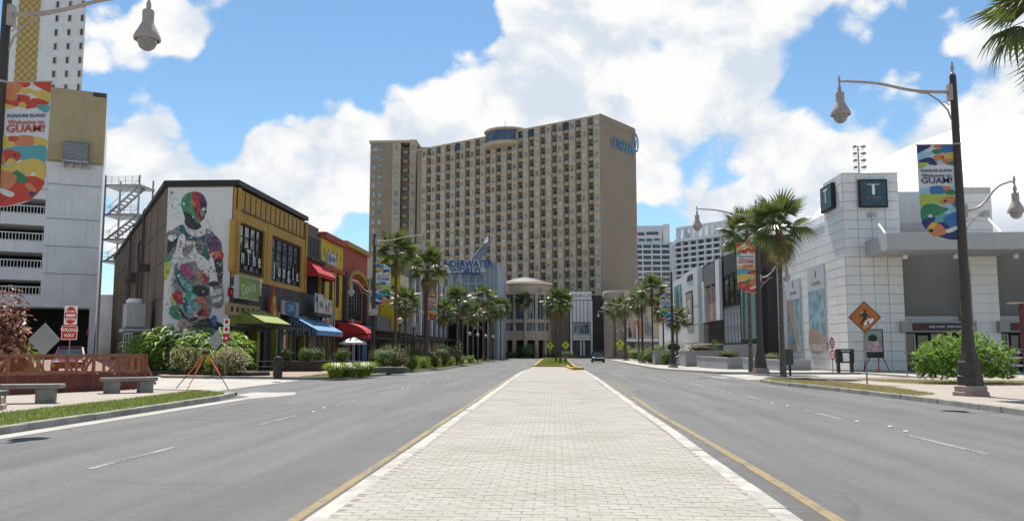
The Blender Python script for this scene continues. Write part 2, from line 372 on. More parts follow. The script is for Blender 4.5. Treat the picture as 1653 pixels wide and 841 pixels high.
# lane markings, all parts of the road
def dash(x, y0, y1, wd=.10):
    b = MB(); b.box(x - wd / 2, x + wd / 2, y0, y1, .001, .005); b.build('lane_dash', white_p, road)
for y in (11.2, 17.9, 24.3, 30.6, 37, 44, 51, 59, 68, 77, 87, 98, 110, 122, 135, 148): dash(-6.2 - .006 * y, y, y + 2.6)
for y in (6.0, 13.4, 19.9, 26.9, 34.5, 42, 50, 58, 67, 77, 88, 100, 112, 125, 138): dash(6.62, y, y + 2.9)
stud = MB(); stud.lathe([(.055, 0), (.052, .012), (.03, .022), (0, .025)], 10); stud_me = stud.mesh('road_stud', mat('stud_ceramic', (.6, .59, .56), .35, .08, 9), True)
for x, y in ((6.74, 19.3), (6.86, 17.0), (6.6, 24.4), (6.5, 25.7), (6.95, 18.0), (6.45, 31.5), (6.5, 33.0), (6.42, 37.0), (6.4, 38.5), (6.4, 40), (6.35, 45), (6.3, 47), (6.25, 53), (6.25, 55),
             (-6.2, 21.5), (-6.3, 22.9), (-6.2, 34.3), (-6.15, 35.2), (-6.2, 41), (-6.1, 48), (-6.2, 49), (-6.2, 55.5), (-6.2, 64), (-6.15, 73)):
    link('road_stud', stud_me, road, True, loc=(x, y, .004))
strip('yellow_edge_line', lambda y: -hw(y) - .30, lambda y: -hw(y) - .18, [4 + 2.4 * i for i in range(44)], .005, yel_p, road)
strip('yellow_edge_line', lambda y: hw(y) + .28 + .10 * math.sin(y * .14) ** 2, lambda y: hw(y) + .42 + .10 * math.sin(y * .14) ** 2, [4 + 2 * i for i in range(22)], .005, yel_p, road)
strip('sand_drift', lambda y: hw(y) + .02, lambda y: hw(y) + .1 + 1.0 * math.exp(-((y - 37) / 7.5) ** 2) * (1 + .25 * math.sin(y * 1.7)), [24 + i for i in range(30)], .0075, mat('road_sand', (.15, .138, .115), .95, .35, 6, .4, 60), road)
sheet('white_stop_patch', [(-10.2, 53.8), (-8.6, 55.2), (-8.3, 59.4), (-9.6, 58.5)], .001, .005, white_p, road)
sheet('white_stop_patch', [(-9.4, 71), (-8.6, 73), (-8.4, 79), (-9.3, 77)], .001, .005, white_p, road)
sheet('white_stop_patch', [(9.2, 46.4), (10.4, 46.2), (10.3, 51.5), (8.9, 51.0)], .001, .005, white_p, road)
sheet('gutter_apron', [(-10.35, 6), (-9.95, 6), (-9.9, 27), (-9.2, 29.5), (-9.7, 31.3), (-11.3, 31.2), (-11.2, 29.2), (-10.35, 28.3)], .001, .006, conc_pale, road)
mh = MB(); mh.lathe([(0, 0), (.36, 0), (.36, .006), (.31, .006), (.31, .003), (0, .003)], 20)
mhm = mh.mesh('manhole_cover', mat('cast_iron', (.05, .048, .045), .6, .3, 20, .5, 60, metal=.6))
for k, P in enumerate(([(-8.9, 19), (-7.2, 18.8), (-7.1, 24.5), (-8.8, 24.8)], [(7.6, 29), (9.0, 28.9), (9.1, 36), (7.7, 36.3)], [(-5.6, 33), (-3.4, 32.6), (-3.3, 36), (-5.5, 36.4)])):
    sheet('asphalt_patch', P, .0005, .0022, mat('asphalt_patch_' + 'ab'[k % 2], ((.10,) * 3, (.088,) * 3)[k % 2], .85, .16, 3, .4, 90), road)
for x, y in ((8.3, 47.5), (3.6, 62), (-4.2, 66)): link('manhole_cover', mhm, road, True, loc=(x, y, .002))
# ------------------------------------------------------------------ kerbs
def kerb(pts, side, label, m=kerb_m, wd=.2, h=.15, step=2.4, cut=()):
    """kerb stones along a polyline; side=+1: the stone lies to the left of the walking direction"""
    root = bpy.data.objects.new('kerb', None); COL.objects.link(root); root['kind'] = 'structure'; root['label'] = label
    root.location = (pts[0][0], pts[0][1], 0)
    P = [Vector((p[0], p[1], 0)) for p in pts]; L = [0]
    for a, b in zip(P[:-1], P[1:]): L.append(L[-1] + (b - a).length)
    def pt(s):
        for i in range(len(P) - 1):
            if s <= L[i + 1] or i == len(P) - 2:
                return P[i] + (P[i + 1] - P[i]) * ((s - L[i]) / (L[i + 1] - L[i]))
    n = max(1, round(L[-1] / step))
    def nrm(s):
        d = (pt(min(s + .3, L[-1])) - pt(max(s - .3, 0))).normalized(); return Vector((-d.y, d.x, 0)) * side
    for i in range(n):
        if i in cut: continue
        s0 = L[-1] * i / n + .008; s1 = L[-1] * (i + 1) / n - .008
        a, b = pt(s0), pt(s1); na, nb = nrm(s0) * wd, nrm(s1) * wd; dz = rnd.uniform(-.006, .008); sl_ = .25
        jo = Vector((rnd.uniform(-.012, .012), rnd.uniform(-.01, .01), 0))
        mb = MB(); z1 = Vector((0, 0, h + dz)); zl = Vector((0, 0, -.25))
        mb.hexa([a + zl + jo, b + zl + jo, b + nb + zl + jo, a + na + zl + jo, a + na * sl_ + z1 + jo, b + nb * sl_ + z1 + jo, b + nb + z1 + jo, a + na + z1 + jo])
        mb.build('kerb_stone', m, root, bevel=.02)
    return root
kerb([(-10.4, 2), (-10.42, 16), (-10.45, 24), (-10.5, 27.2), (-10.9, 28.6), (-11.7, 29.6), (-12.8, 30.2), (-14.8, 30.6)], 1, 'near left concrete kerb by the benches')
kerb([(-22, 46.2), (-14.5, 44.4), (-12.5, 44.2), (-11.2, 46.2), (-10.4, 50.5), (-10.4, 56), (-11.0, 72), (-11.6, 95), (-11.2, 140), (-10.4, 176)], 1, 'left kerb along the planted strip', step=3.2)
kerb([(11.3, 2), (11.3, 20), (11.25, 26.5), (10.75, 33), (10.1, 38), (9.95, 41.5), (10.3, 43.6), (11.2, 44.7), (13, 45.2), (20, 45.4)], -1, 'near right concrete kerb by the dry grass')
kerb([(20, 56.2), (12.2, 55.8), (11.1, 57), (10.8, 60.5), (10.7, 68), (10.7, 90), (10.5, 130), (10.6, 170), (12, 175), (18, 178)], -1, 'far right concrete kerb by the mall', step=3.4)
kerb([(-hw(y), y) for y in (2, 12, 22, 32, 44, 58, 72, 86, 96)], -1, 'white painted kerb on the left of the median', kerb_w, .27, .15, 2.6)
kerb([(hw(y) + .02 * math.sin(y * 1.3), y) for y in (2, 8, 12, 16, 22, 28, 34, 44, 52, 61, 68)], 1, 'uneven white kerb on the right of the median', kerb_w, .27, .15, 1.5)
# ------------------------------------------------------------------ pavements
sheet('pavement', [(-10.55, 2), (-10.62, 24), (-10.7, 27.2), (-11.1, 28.5), (-11.8, 29.3), (-12.9, 29.95), (-14.9, 30.35), (-40, 30.0), (-40, 2)], -.3, .13, pave_pale, None, 'structure')
sheet('pavement', [(-22, 46.4), (-14.5, 44.6), (-12.5, 44.45), (-11.4, 46.4), (-10.6, 50.6), (-10.58, 56), (-11.18, 72), (-11.78, 95), (-11.38, 140), (-10.58, 176), (-80, 178), (-80, 110), (-30, 60)], -.3, .13, pave_pink, None, 'structure')
sheet('pavement', [(11.48, 2), (11.45, 20), (11.4, 26.5), (10.9, 33), (10.28, 38), (10.15, 41.5), (10.5, 43.5), (11.3, 44.5), (13, 45.0), (20, 45.2), (90, 45.2), (90, 2)], -.3, .13, pave_pale, None, 'structure')
sheet('pavement', [(20, 45.25), (90, 45.25), (90, 180), (18, 178.2), (12.1, 175.2), (10.8, 169.9), (10.7, 130), (10.9, 90), (10.9, 68), (11.0, 60.6), (11.25, 57.15), (12.2, 56), (20, 56.4)], -.3, .129, conc_pale, None, 'structure')
sheet('pavement', [(-60, 198.2), (60, 198.2), (90, 420), (-90, 420)], -.3, .128, conc, None, 'structure')
# grass verges: a soil sheet plus real blades
def in_poly(x, y, P):
    c = False
    for i in range(len(P)):
        x1, y1 = P[i][:2]; x2, y2 = P[i - 1][:2]
        if (y1 > y) != (y2 > y) and x < (x2 - x1) * (y - y1) / (y2 - y1) + x1: c = not c
    return c
def blades(name, P, z, n, h, m, label, wd=.012, patch=.0):
    r = random.Random(len(P) * 31 + n); x0 = min(p[0] for p in P); x1 = max(p[0] for p in P); y0 = min(p[1] for p in P); y1 = max(p[1] for p in P)
    v = []; f = []; k = 0
    while k < n:
        x = r.uniform(x0, x1); y = r.uniform(y0, y1)
        if not in_poly(x, y, P): continue
        k += 1
        if patch and math.sin(x * 2.1 + 3 * math.sin(y * .7)) * math.sin(y * 1.3) > 1 - patch: continue
        a = r.uniform(0, 6.28); hh = h * r.uniform(.5, 1.25); l = hh * r.uniform(.2, .8); b = r.uniform(0, 6.28); w2 = wd * r.uniform(.7, 1.5)
        i = len(v); v += [(x - w2 * math.cos(a), y - w2 * math.sin(a), z), (x + w2 * math.cos(a), y + w2 * math.sin(a), z), (x + l * math.cos(b), y + l * math.sin(b), z + hh)]
        f.append((i, i + 1, i + 2))
    me = bpy.data.meshes.new(name); me.from_pydata(v, [], f); me.materials.append(m)
    o = link(name, me); o['kind'] = 'stuff'; o['label'] = label; return o
V1 = [(-10.64, 3), (-10.7, 26.8), (-11.2, 28.2), (-12.0, 29.0), (-12.9, 29.5), (-12.7, 24), (-12.9, 17), (-13.0, 3)]
sheet('verge', V1, .05, .136, turf, None, 'structure'); blades('grass', V1, .135, 26000, .055, grass_m, 'green mown grass strip in front of the concrete benches')
V2 = [(-13.8, 44.75), (-12.5, 44.6), (-11.5, 46.5), (-10.7, 50.6), (-10.7, 56), (-11.3, 72), (-11.9, 95), (-11.5, 140), (-10.7, 175), (-13.0, 175), (-14.6, 95), (-14.0, 72), (-13.8, 50)]
sheet('verge', V2, .05, .136, turf, None, 'structure'); blades('grass', V2, .135, 26000, .07, grass_m, 'green grass strip under the palms on the left', .02)
V3 = [(11.35, 27.5), (10.95, 33), (10.33, 38), (10.22, 41.5), (10.6, 43.3), (11.4, 44.2), (12.9, 44.3), (13.0, 38), (13.1, 33), (12.6, 28.6)]
sheet('verge', V3, .05, .136, turf_dry, None, 'structure'); blades('grass', V3, .135, 16000, .05, grass_d, 'dry yellowed grass strip around the palm on the right')
V4 = [(15.6, 36.2), (24, 37.4), (24, 40.5), (19, 41.5), (15.2, 43.6), (14.9, 40)]
sheet('verge', V4, .05, .136, turf_dry, None, 'structure'); blades('grass', V4, .135, 9000, .05, grass_d, 'dry grass patch around the big bush')
V5 = [(20.5, 60), (26, 60), (26, 62.3), (20.5, 62.3)]
sheet('verge', V5, .05, .136, turf_dry, None, 'structure'); blades('grass', V5, .135, 2600, .08, grass_m, 'thin grass patch beside the newspaper box', .02)
# planted end of the median
V6 = [(-2.2, 96.3), (2.1, 96.3), (2.1, 165), (1.0, 178), (-1.0, 178), (-2.2, 165)]
sheet('verge', V6, .05, .26, turf, None, 'structure'); blades('grass', V6, .26, 15000, .10, grass_m, 'grass on the planted island of the median', .022)
kerb([(-2.45, 96), (-2.4, 165), (-1.0, 179), (1.0, 179), (2.35, 165), (2.38, 110), (2.4, 66), (1.35, 66), (1.2, 95.9), (-2.45, 96)], -1, 'yellow and white kerb round the planted median island', yel_k, .3, .34, 3)
# ------------------------------------------------------------------ median paving: single interlocking blocks
med = MB()
ys = [2, 14, 26, 38, 50, 62, 74, 86, 95.8]
for a, c in zip(ys[:-1], ys[1:]):
    med.hexa([(-hw(a) + .2, a, -.2), (hw(a) - .28, a, -.2), (hw(c) - .28, c, -.2), (-hw(c) + .28, c, -.2), (-hw(a) + .2, a, .1462), (hw(a) - .28, a, .1462), (hw(c) - .28, c, .1462), (-hw(c) + .28, c, .1462)])
median = struct(med.build('median', mat('joint_sand', (.25, .233, .203), .95, .3, 8, .4, 60)), 'structure', 'pale block paved median between the carriageways')
med3 = MB()
for a, c in ((40.0, 48), (48, 56), (56, 64), (64, 72), (72, 80), (80, 88), (88, 95.8)): med3.hexa([(-hw(a) + .26, a, .1463), (hw(a) - .26, a, .1463), (hw(c) - .26, c, .1463), (-hw(c) + .26, c, .1463), (-hw(a) + .26, a, .149), (hw(a) - .26, a, .149), (hw(c) - .26, c, .149), (-hw(c) + .26, c, .149)])
med3.build('far_paving', brick_pave_mat('far_pavers', (.292, .274, .241), (.31, .291, .256), (.262, .245, .214), 5.0, var=.2), median)
def paver_mat():
    m = bpy.data.materials.new('paver_block'); m.use_nodes = True; t = m.node_tree; t.nodes.clear(); g = N(t)
    ge = g.n('NewGeometry'); pos = ge.outputs['Position']; oi = g.n('ObjectInfo')
    rp = g.m('FRACT', g.m('ADD', ge.outputs['Random Per Island'], oi.outputs['Random']))
    c = g.mix(rp, (.30, .282, .248), (.335, .315, .279))
    c = g.mix(g.rng(g.noise(pos, .55, 6, .65), .40, .70, 0, .8), c, (.245, .226, .192))
    c = g.mix(g.rng(g.noise(pos, 4, 5, .7), .55, .8, 0, .5), c, (.25, .238, .212))
    c = g.mix(g.rng(g.noise(pos, 90, 2, .7), .4, .8, 0, .3), c, (.45, .43, .39))
    b = g.n('BsdfPrincipled', i_Roughness=.85); b.inputs['Specular IOR Level'].default_value = .25; t.links.new(c, b.inputs['Base Color'])
    bp = g.n('Bump', i_Strength=.3, i_Distance=.008); t.links.new(g.noise(pos, 120, 3, .7), bp.inputs['Height']); t.links.new(bp.outputs[0], b.inputs['Normal'])
    o = g.n('OutputMaterial'); t.links.new(b.outputs[0], o.inputs[0]); return m
pvm = paver_mat()
PW, PH, PG = .20, .135, .0012
def paver_geo(cx, cy, z, x0=None, x1=None):
    # zig-zag sided block, small notch where corners meet, eased top edge
    a, b = PW / 2 - PG, PH / 2 - PG; q = .014
    out = [(-a + q, -b), (-a * .35, -b + .012), (a * .35, -b - .0), (a - q, -b), (a, -b + q), (a - .010, 0), (a, b - q), (a - q, b), (a * .35, b + .0), (-a * .35, b - .0), (-a + q, b), (-a, b - q), (-a - .002 + .010, 0), (-a, -b + q)]
    n = len(out)
    vs = [(cx + x, cy + y, z - .05) for x, y in out] + [(cx + x, cy + y, z - .003) for x, y in out] + [(cx + x * .985, cy + y * .975, z) for x, y in out]
    fs = []
    for l in (0, 1):
        for i in range(n): fs.append((l * n + i, l * n + (i + 1) % n, (l + 1) * n + (i + 1) % n, (l + 1) * n + i))
    fs.append(tuple(range(2 * n, 3 * n))); return vs, fs
pm = []
for q in range(4):
    b = MB(); b.add(*paver_geo(0, 0, .05)); pm.append(b.mesh('paver', pvm, recalc=False))
cells = []
j = 0; y = 6.6
while y < 40.0:
    offx = (j % 2) * PW / 2; nx = int((hw(y) - .29 - PW / 2) / PW * 1) + 1
    for i in range(-nx - 1, nx + 2):
        x = i * PW + offx
        if abs(x) < hw(y) - .30: cells.append((y, x))
    y += PH; j += 1
vis = [c for c in cells if c[0] > 7.75]
vis.sort(); near = set(vis[:300]); rest = MB()
for y, x in cells:
    dz = rnd.uniform(-.0015, .0015)
    if (y, x) in near: link('paver', pm[rnd.randrange(4)], median, True, loc=(x, y, .098 + dz - .0), rot=(rnd.uniform(-.005, .005), rnd.uniform(-.005, .005), rnd.uniform(-.008, .008)))
    else: rest.add(*paver_geo(x, y, .148 + dz))
o = rest.build('paving_blocks', pvm, median, recalc=False); o['kind'] = 'stuff'

dr = MB(); dr.box(-11.75, -11.05, 28.55, 28.95, .01, .11); o = dr.build('storm_drain', mat('drain_dark', (.015, .015, .015), .9, .2, 3)); tag(o, 'dark storm drain slot in the left kerb corner', 'drain'); o.rotation_euler = (0, 0, 0)
# ------------------------------------------------------------------ shared building materials
glass = glass_mat('dark_glass', (.025, .03, .035), .05, .8)
glass_b = glass_mat('blue_glass', (.05, .09, .13), .05, .9)
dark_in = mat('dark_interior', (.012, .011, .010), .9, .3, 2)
brown_w = mat('brown_render', (.135, .103, .078), .85, .12, .5, .25, 25, streak=.35)
brown_d = mat('dark_brown_render', (.075, .064, .058), .85, .15, .8, .2, 25, streak=.2)
black_m = mat('black_trim', (.022, .021, .021), .55, .2, 3)
ochre = mat('ochre_render', (.40, .235, .055), .8, .09, .6, .15, 25, streak=.2)
yellow_w = mat('yellow_render', (.56, .40, .05), .8, .1, .6, .15, 25, streak=.2)
red_w = mat('red_render', (.36, .075, .045), .8, .1, .6, .15, 25, streak=.2)
gray_w = mat('grey_render', (.15, .15, .15), .85, .1, .6, .15, 25, streak=.25)
cream_w = mat('cream_render', (.52, .44, .33), .85, .08, .6, .15, 25, streak=.25)
white_w = mat('white_render', (.66, .66, .66), .8, .06, .5, .12, 25, streak=.38)
white_t = mat('white_trim', (.72, .71, .69), .6, .05, 3)
steel_g = mat('grey_steel', (.36, .37, .38), .45, .12, 4, metal=.6)
blue_w = mat('blue_paint', (.035, .10, .26), .6, .12, 1.5, streak=.1)
blue_can = mat('blue_canvas', (.13, .24, .40), .8, .1, 2)
navy_can = mat('navy_canvas', (.035, .055, .10), .85, .12, 2)
green_can = mat('lime_canvas', (.22, .26, .06), .8, .1, 2)
red_can = mat('red_canvas', (.40, .03, .035), .75, .1, 2)
white_can = mat('white_canvas', (.65, .64, .62), .8, .08, 2)
def C(name, r, g, b):
    l = .3 * r + .5 * g + .2 * b; return mat(name, tuple(l + (x - l) * .82 for x in (r, g, b)), .8, .38, 5)
def window(fr, u0, u1, v0, v1, nx, ny, parent, fm, gm, w0=.02, fw=.09, d=.12, bars=.04, name='window', panes=True):
    b = MB(); b.fb(fr, u0, u0 + fw, v0, v1, w0, w0 + d); b.fb(fr, u1 - fw, u1, v0, v1, w0, w0 + d)
    b.fb(fr, u0 + fw, u1 - fw, v0, v0 + fw, w0, w0 + d); b.fb(fr, u0 + fw, u1 - fw, v1 - fw, v1, w0, w0 + d)
    U = [u0 + fw + (u1 - u0 - 2 * fw) * i / nx for i in range(nx + 1)]; V = [v0 + fw + (v1 - v0 - 2 * fw) * i / ny for i in range(ny + 1)]
    for x in U[1:-1]: b.fb(fr, x - bars / 2, x + bars / 2, v0 + fw, v1 - fw, w0 + .02, w0 + d - .02)
    for i, y in enumerate(V[1:-1]):
        for a, c in zip(U[:-1], U[1:]): b.fb(fr, a + bars / 2, c - bars / 2, y - bars / 2, y + bars / 2, w0 + .025, w0 + d - .03)
    f = b.build(name, fm, parent)
    if panes:
        for i in range(nx):
            for j in range(ny):
                p = MB(); e = bars * .3; q = [rnd.uniform(-.006, .006) for _ in range(4)]; wz = w0 + .04
                p.poly([fr.p(U[i] + e, V[j] + e, wz + q[0]), fr.p(U[i + 1] - e, V[j] + e, wz + q[1]), fr.p(U[i + 1] - e, V[j + 1] - e, wz + q[0] + q[2] - q[1] + q[3]), fr.p(U[i] + e, V[j + 1] - e, wz + q[2])])
                p.build('pane', gm, f, recalc=False)
    return f
def smooth_poly(pts, k=4):
    n = len(pts); out = []
    for i in range(n):
        p0, p1, p2, p3 = pts[i - 1], pts[i], pts[(i + 1) % n], pts[(i + 2) % n]
        for j in range(k):
            t = j / k
            out.append(tuple(.5 * (2 * p1[a] + (p2[a] - p0[a]) * t + (2 * p0[a] - 5 * p1[a] + 4 * p2[a] - p3[a]) * t * t + (3 * p1[a] - p0[a] - 3 * p2[a] + p3[a]) * t ** 3) for a in (0, 1)))
    return out
def tri_poly(mb, pts3, k):
    """fill a possibly concave outline"""
    from mathutils.geometry import tessellate_polygon
    o = len(mb.v); mb.v += [tuple(p) for p in pts3]
    for t in tessellate_polygon([pts3]): mb.f.append(tuple(o + i for i in t)); mb.mi.append(k)
# ------------------------------------------------------------------ mural building
FL = Frame((-22.5, 57), (0, 1))
MX0 = at(267, 400, 57).x
FM = Frame((MX0, 57), (1, 0)); MW = -22.5 - MX0
HT = FM.hit(315, 300)[1]
uE = [FL.hit(px, 480)[0] for px in (487, 512, 548, 588, 660, 725)]
BD = Vector((-17, 27.5)).normalized()
far = Vector((MX0, 57)) + BD * 55
mb_ = thing('mural_building', 'brown building with a tall painted figure mural and ochre shopfront', 'building', (-22.5, 57, 0))
b = MB(); b.prism([(MX0, 57), (-22.5, 57), (-22.5, 57 + uE[1] - .06), (-35.5, 57 + uE[1] - .06), (far.x + 6, far.y + 2), (far.x, far.y)], 0, HT); b.build('wall', brown_w, mb_)
b = MB(); b.prism([(MX0 - .2, 56.8), (-22.05, 56.8), (-22.05, 57 + uE[0]), (-33.5, 57 + uE[0]), (far.x + 5, far.y), (far.x - .2, far.y)], HT + .002, HT + .36)
b.build('parapet', black_m, mb_)
# mural: flat paint on a white panel
def mu(zx, zy): return FM.hit(260 + zx / 3.364, 290 + zy / 3.364)
MC = [C('mural_charcoal', .05, .05, .055), C('mural_grey', .20, .20, .21), C('mural_pale', .50, .50, .50), C('mural_green', .06, .25, .14), C('mural_red', .42, .03, .03), C('mural_purple', .13, .06, .15),
      C('mural_teal', .03, .13, .14), C('mural_aqua', .12, .36, .36), C('mural_mist', .48, .57, .57), C('mural_orange', .50, .13, .03), C('mural_lime', .33, .42, .06), C('mural_magenta', .36, .05, .18), C('mural_brown', .30, .20, .14), C('mural_pink', .42, .28, .30), C('mural_blue', .05, .13, .33), mat('mural_white', (.62, .62, .62), .8, .05, .4, .12, 20, streak=.15)]
b = MB(); b.fb(FM, .03, MW - .05, .3, HT - .12, .003, .03); b.build('mural_panel', MC[15], mb_)
b = MB()
mural = [
 (8, [(40, 85), (70, 90), (100, 120), (115, 150), (85, 135), (60, 115)]), (8, [(35, 120), (70, 140), (105, 170), (120, 195), (80, 185), (50, 160)]), (8, [(40, 170), (75, 190), (110, 205), (80, 210)]), (8, [(245, 210), (275, 240), (285, 275), (265, 290), (262, 255)]), (8, [(18, 640), (40, 670), (60, 720), (40, 740), (20, 700)]),
 (1, [(60, 275), (130, 245), (240, 262), (290, 295), (325, 345), (336, 420), (333, 575), (312, 565), (288, 440), (262, 400), (262, 560), (276, 700), (240, 765), (110, 765), (75, 640), (80, 480), (55, 440), (24, 425), (28, 310)]),
 (0, [(130, 205), (118, 170), (110, 130), (120, 95), (150, 72), (190, 66), (225, 80), (245, 110), (250, 140), (247, 165), (249, 180), (240, 190), (238, 208), (225, 222), (210, 235), (222, 262), (190, 285), (140, 275), (128, 240)]),
 (3, [(112, 130), (122, 95), (150, 72), (174, 70), (166, 100), (175, 140), (185, 180), (200, 213), (215, 236), (190, 230), (165, 192), (140, 178), (118, 170)]),
 (4, [(172, 70), (192, 68), (210, 85), (205, 110), (215, 135), (212, 165), (205, 195), (222, 230), (208, 226), (195, 198), (182, 150), (168, 110)]),
 (5, [(192, 67), (225, 80), (244, 108), (240, 125), (220, 118), (208, 90)]), (1, [(218, 160), (240, 150), (245, 166), (236, 172), (238, 190), (224, 205), (214, 190)]), (2, [(226, 160), (236, 154), (240, 164), (230, 170)]), (9, [(165, 110), (178, 108), (188, 140), (178, 150)]), (0, [(222, 128), (246, 122), (249, 138), (228, 143)]),
 (2, [(128, 235), (150, 262), (195, 274), (232, 250), (243, 285), (215, 312), (170, 308), (138, 290), (120, 252)]),
 (6, [(90, 262), (122, 246), (150, 295), (200, 314), (236, 305), (240, 350), (268, 420), (240, 440), (205, 400), (190, 342), (150, 332), (110, 312)]),
 (1, [(28, 300), (60, 275), (100, 280), (110, 310), (90, 360), (55, 420), (25, 410)]), (0, [(40, 330), (75, 310), (95, 340), (60, 380), (35, 400)]), (8, [(40, 305), (80, 300), (85, 318), (50, 335)]),
 (2, [(60, 430), (108, 352), (182, 333), (198, 400), (210, 440), (142, 452), (96, 482), (72, 600), (46, 642), (40, 600), (58, 520)]), (1, [(120, 375), (175, 350), (180, 372), (130, 420)]), (1, [(75, 470), (95, 455), (80, 560), (62, 600)]),
 (15, [(100, 308), (128, 300), (132, 345), (92, 420), (78, 405)]), (10, [(22, 410), (50, 427), (48, 500), (20, 545)]), (3, [(22, 405), (52, 410), (56, 440), (24, 450)]),
 (5, [(245, 330), (282, 305), (320, 328), (330, 372), (300, 392), (260, 376)]), (4, [(262, 385), (335, 395), (336, 432), (302, 442), (272, 412)]), (9, [(285, 392), (325, 396), (318, 420), (290, 412)]), (0, [(290, 440), (334, 440), (333, 540), (318, 560)]), (15, [(200, 400), (262, 450), (250, 500), (205, 450)]), (2, [(190, 430), (240, 470), (265, 500), (250, 520), (205, 480)]),
 (11, [(108, 465), (140, 455), (167, 490), (172, 542), (140, 525), (110, 500)]), (6, [(78, 485), (112, 500), (152, 562), (212, 590), (200, 622), (150, 625), (92, 562)]), (7, [(100, 510), (130, 540), (175, 590), (150, 605), (105, 555)]), (12, [(200, 490), (252, 562), (188, 562)]), (4, [(220, 505), (255, 520), (258, 560), (240, 550)]), (0, [(180, 585), (230, 575), (262, 600), (250, 630), (200, 630)]),
 (1, [(188, 342), (216, 330), (236, 352), (226, 402), (196, 392)]), (0, [(196, 352), (228, 358), (226, 364), (196, 360)]), (0, [(196, 372), (228, 378), (226, 384), (196, 380)]),
 (1, [(262, 562), (300, 550), (336, 578), (336, 682), (290, 697), (266, 655), (290, 602)]), (2, [(285, 605), (330, 590), (334, 612), (290, 630)]), (2, [(282, 650), (328, 632), (330, 652), (290, 670)]), (0, [(262, 560), (310, 555), (318, 572), (270, 580)]),
 (7, [(100, 640), (150, 612), (210, 640), (222, 700), (190, 742), (140, 742), (108, 700)]), (6, [(118, 660), (140, 640), (150, 700), (135, 720)]), (3, [(130, 615), (170, 610), (165, 635), (140, 636)]), (4, [(60, 625), (95, 605), (122, 640), (112, 682), (85, 660)]), (10, [(50, 640), (75, 650), (95, 690), (70, 700)]), (9, [(190, 655), (220, 636), (248, 655), (244, 712), (225, 700), (228, 672), (205, 680)]),
 (3, [(50, 690), (100, 690), (110, 760), (60, 745)]), (13, [(105, 765), (150, 742), (210, 712), (248, 742), (240, 805), (150, 812), (90, 795)]), (4, [(200, 715), (245, 705), (250, 745), (215, 740)]), (0, [(108, 700), (140, 742), (180, 748), (222, 705), (232, 715), (190, 765), (140, 762), (100, 715)]), (0, [(170, 800), (240, 750), (335, 785), (335, 812), (250, 815)]), (14, [(275, 745), (300, 740), (305, 790), (280, 790)]), (14, [(240, 805), (300, 815), (290, 850), (250, 850)]), (1, [(52, 72), (60, 62), (68, 72), (60, 82)])]
for i, (k, pts) in enumerate(mural):
    tri_poly(b, [FM.p(*mu(*p), .034 + .0008 * i) for p in smooth_poly(pts, 4)], k)
for zx, zy, r_, k in ((127, 132, 8, 2), (142, 548, 0, 2), (97, 522, 7, 15), (126, 660, 6, 15), (178, 205, 5, 15), (110, 335, 4, 4), (118, 350, 4, 4), (105, 365, 4, 4), (98, 385, 4, 4), (220, 430, 4, 0), (235, 455, 4, 0), (150, 480, 5, 13), (300, 345, 6, 11), (310, 455, 5, 2), (160, 690, 6, 15)):
    if r_: b.poly([FM.p(*mu(zx + r_ * math.cos(a * .785), zy + r_ * math.sin(a * .785)), .09) for a in range(8)], k)
mr = random.Random(3)
body_ = [(60, 275), (130, 250), (240, 265), (290, 300), (325, 345), (332, 560), (262, 560), (272, 700), (236, 790), (110, 790), (60, 640), (80, 480), (26, 425), (28, 310)]
kk = 0
while kk < 150:
    cx, cy = mr.uniform(25, 335), mr.uniform(255, 800)
    if not in_poly(cx, cy, body_): continue
    kk += 1; a = mr.uniform(-1, 1) + (1.2 if cx < 150 else -.6); L = mr.uniform(8, 30); wd = mr.uniform(1.5, 4.5); bend = mr.uniform(-8, 8)
    o_ = [(cx - L / 2 * math.cos(a), cy - L / 2 * math.sin(a)), (cx - wd * math.sin(a) + bend * .3, cy + wd * math.cos(a) + bend * .3), (cx + L / 2 * math.cos(a), cy + L / 2 * math.sin(a)), (cx + wd * math.sin(a) + bend * .3, cy - wd * math.cos(a) + bend * .3)]
    tri_poly(b, [FM.p(*mu(*p), .086 + .0002 * kk) for p in smooth_poly(o_, 3)], mr.choice((0, 1, 2, 15, 1, 0, 2, 6, 8, 12, 5, 3, 4)))
b.build('mural_paint', MC, mb_, recalc=False)
# ochre storefront
vb = FL.hit(365, 446)[1]; vt = HT - .15
w1 = (FL.hit(371, 354)[0], FL.hit(421.5, 374.6)[0], FL.hit(370, 432.5)[1], FL.hit(371, 354)[1])
w2 = (FL.hit(433.5, 380.8)[0], FL.hit(481.8, 400)[0], FL.hit(432.6, 453)[1], FL.hit(433.7, 380.8)[1])
ue = uE[0]; dn = FL.hit(365, 333)[1]
b = MB()
for u0, u1 in ((0.02, w1[0]), (w1[1], w2[0]), (w2[1], ue)): b.fb(FL, u0, u1, min(w1[2], w2[2]), w1[3], .003, .32)
b.fb(FL, .02, ue, vb, min(w1[2], w2[2]) - .002, .003, .32); b.fb(FL, .02, ue, w1[3] + .002, dn, .003, .32); b.fb(FL, .02, ue, dn + .002, vt, .003, .2)
b.fb(FL, .0, .45, vb, vt, .323, .42); um = (w1[1] + w2[0]) / 2; b.fb(FL, um - .35, um + .35, vb, dn, .323, .36); b.fb(FL, ue - .4, ue, vb, vt, .323, .42)
b.build('ochre_facade', ochre, mb_)
for i in range(15):
    b = MB(); x = .55 + (ue - 1.1) * i / 14; b.fb(FL, x - .04, x + .04, dn + .05, vt - .1, .203, .24); b.build('frieze_post', brown_d, mb_)
b = MB(); b.fb(FL, .45, ue - .4, dn - .04, dn + .05, .323, .40); b.build('frieze_rail', brown_d, mb_)
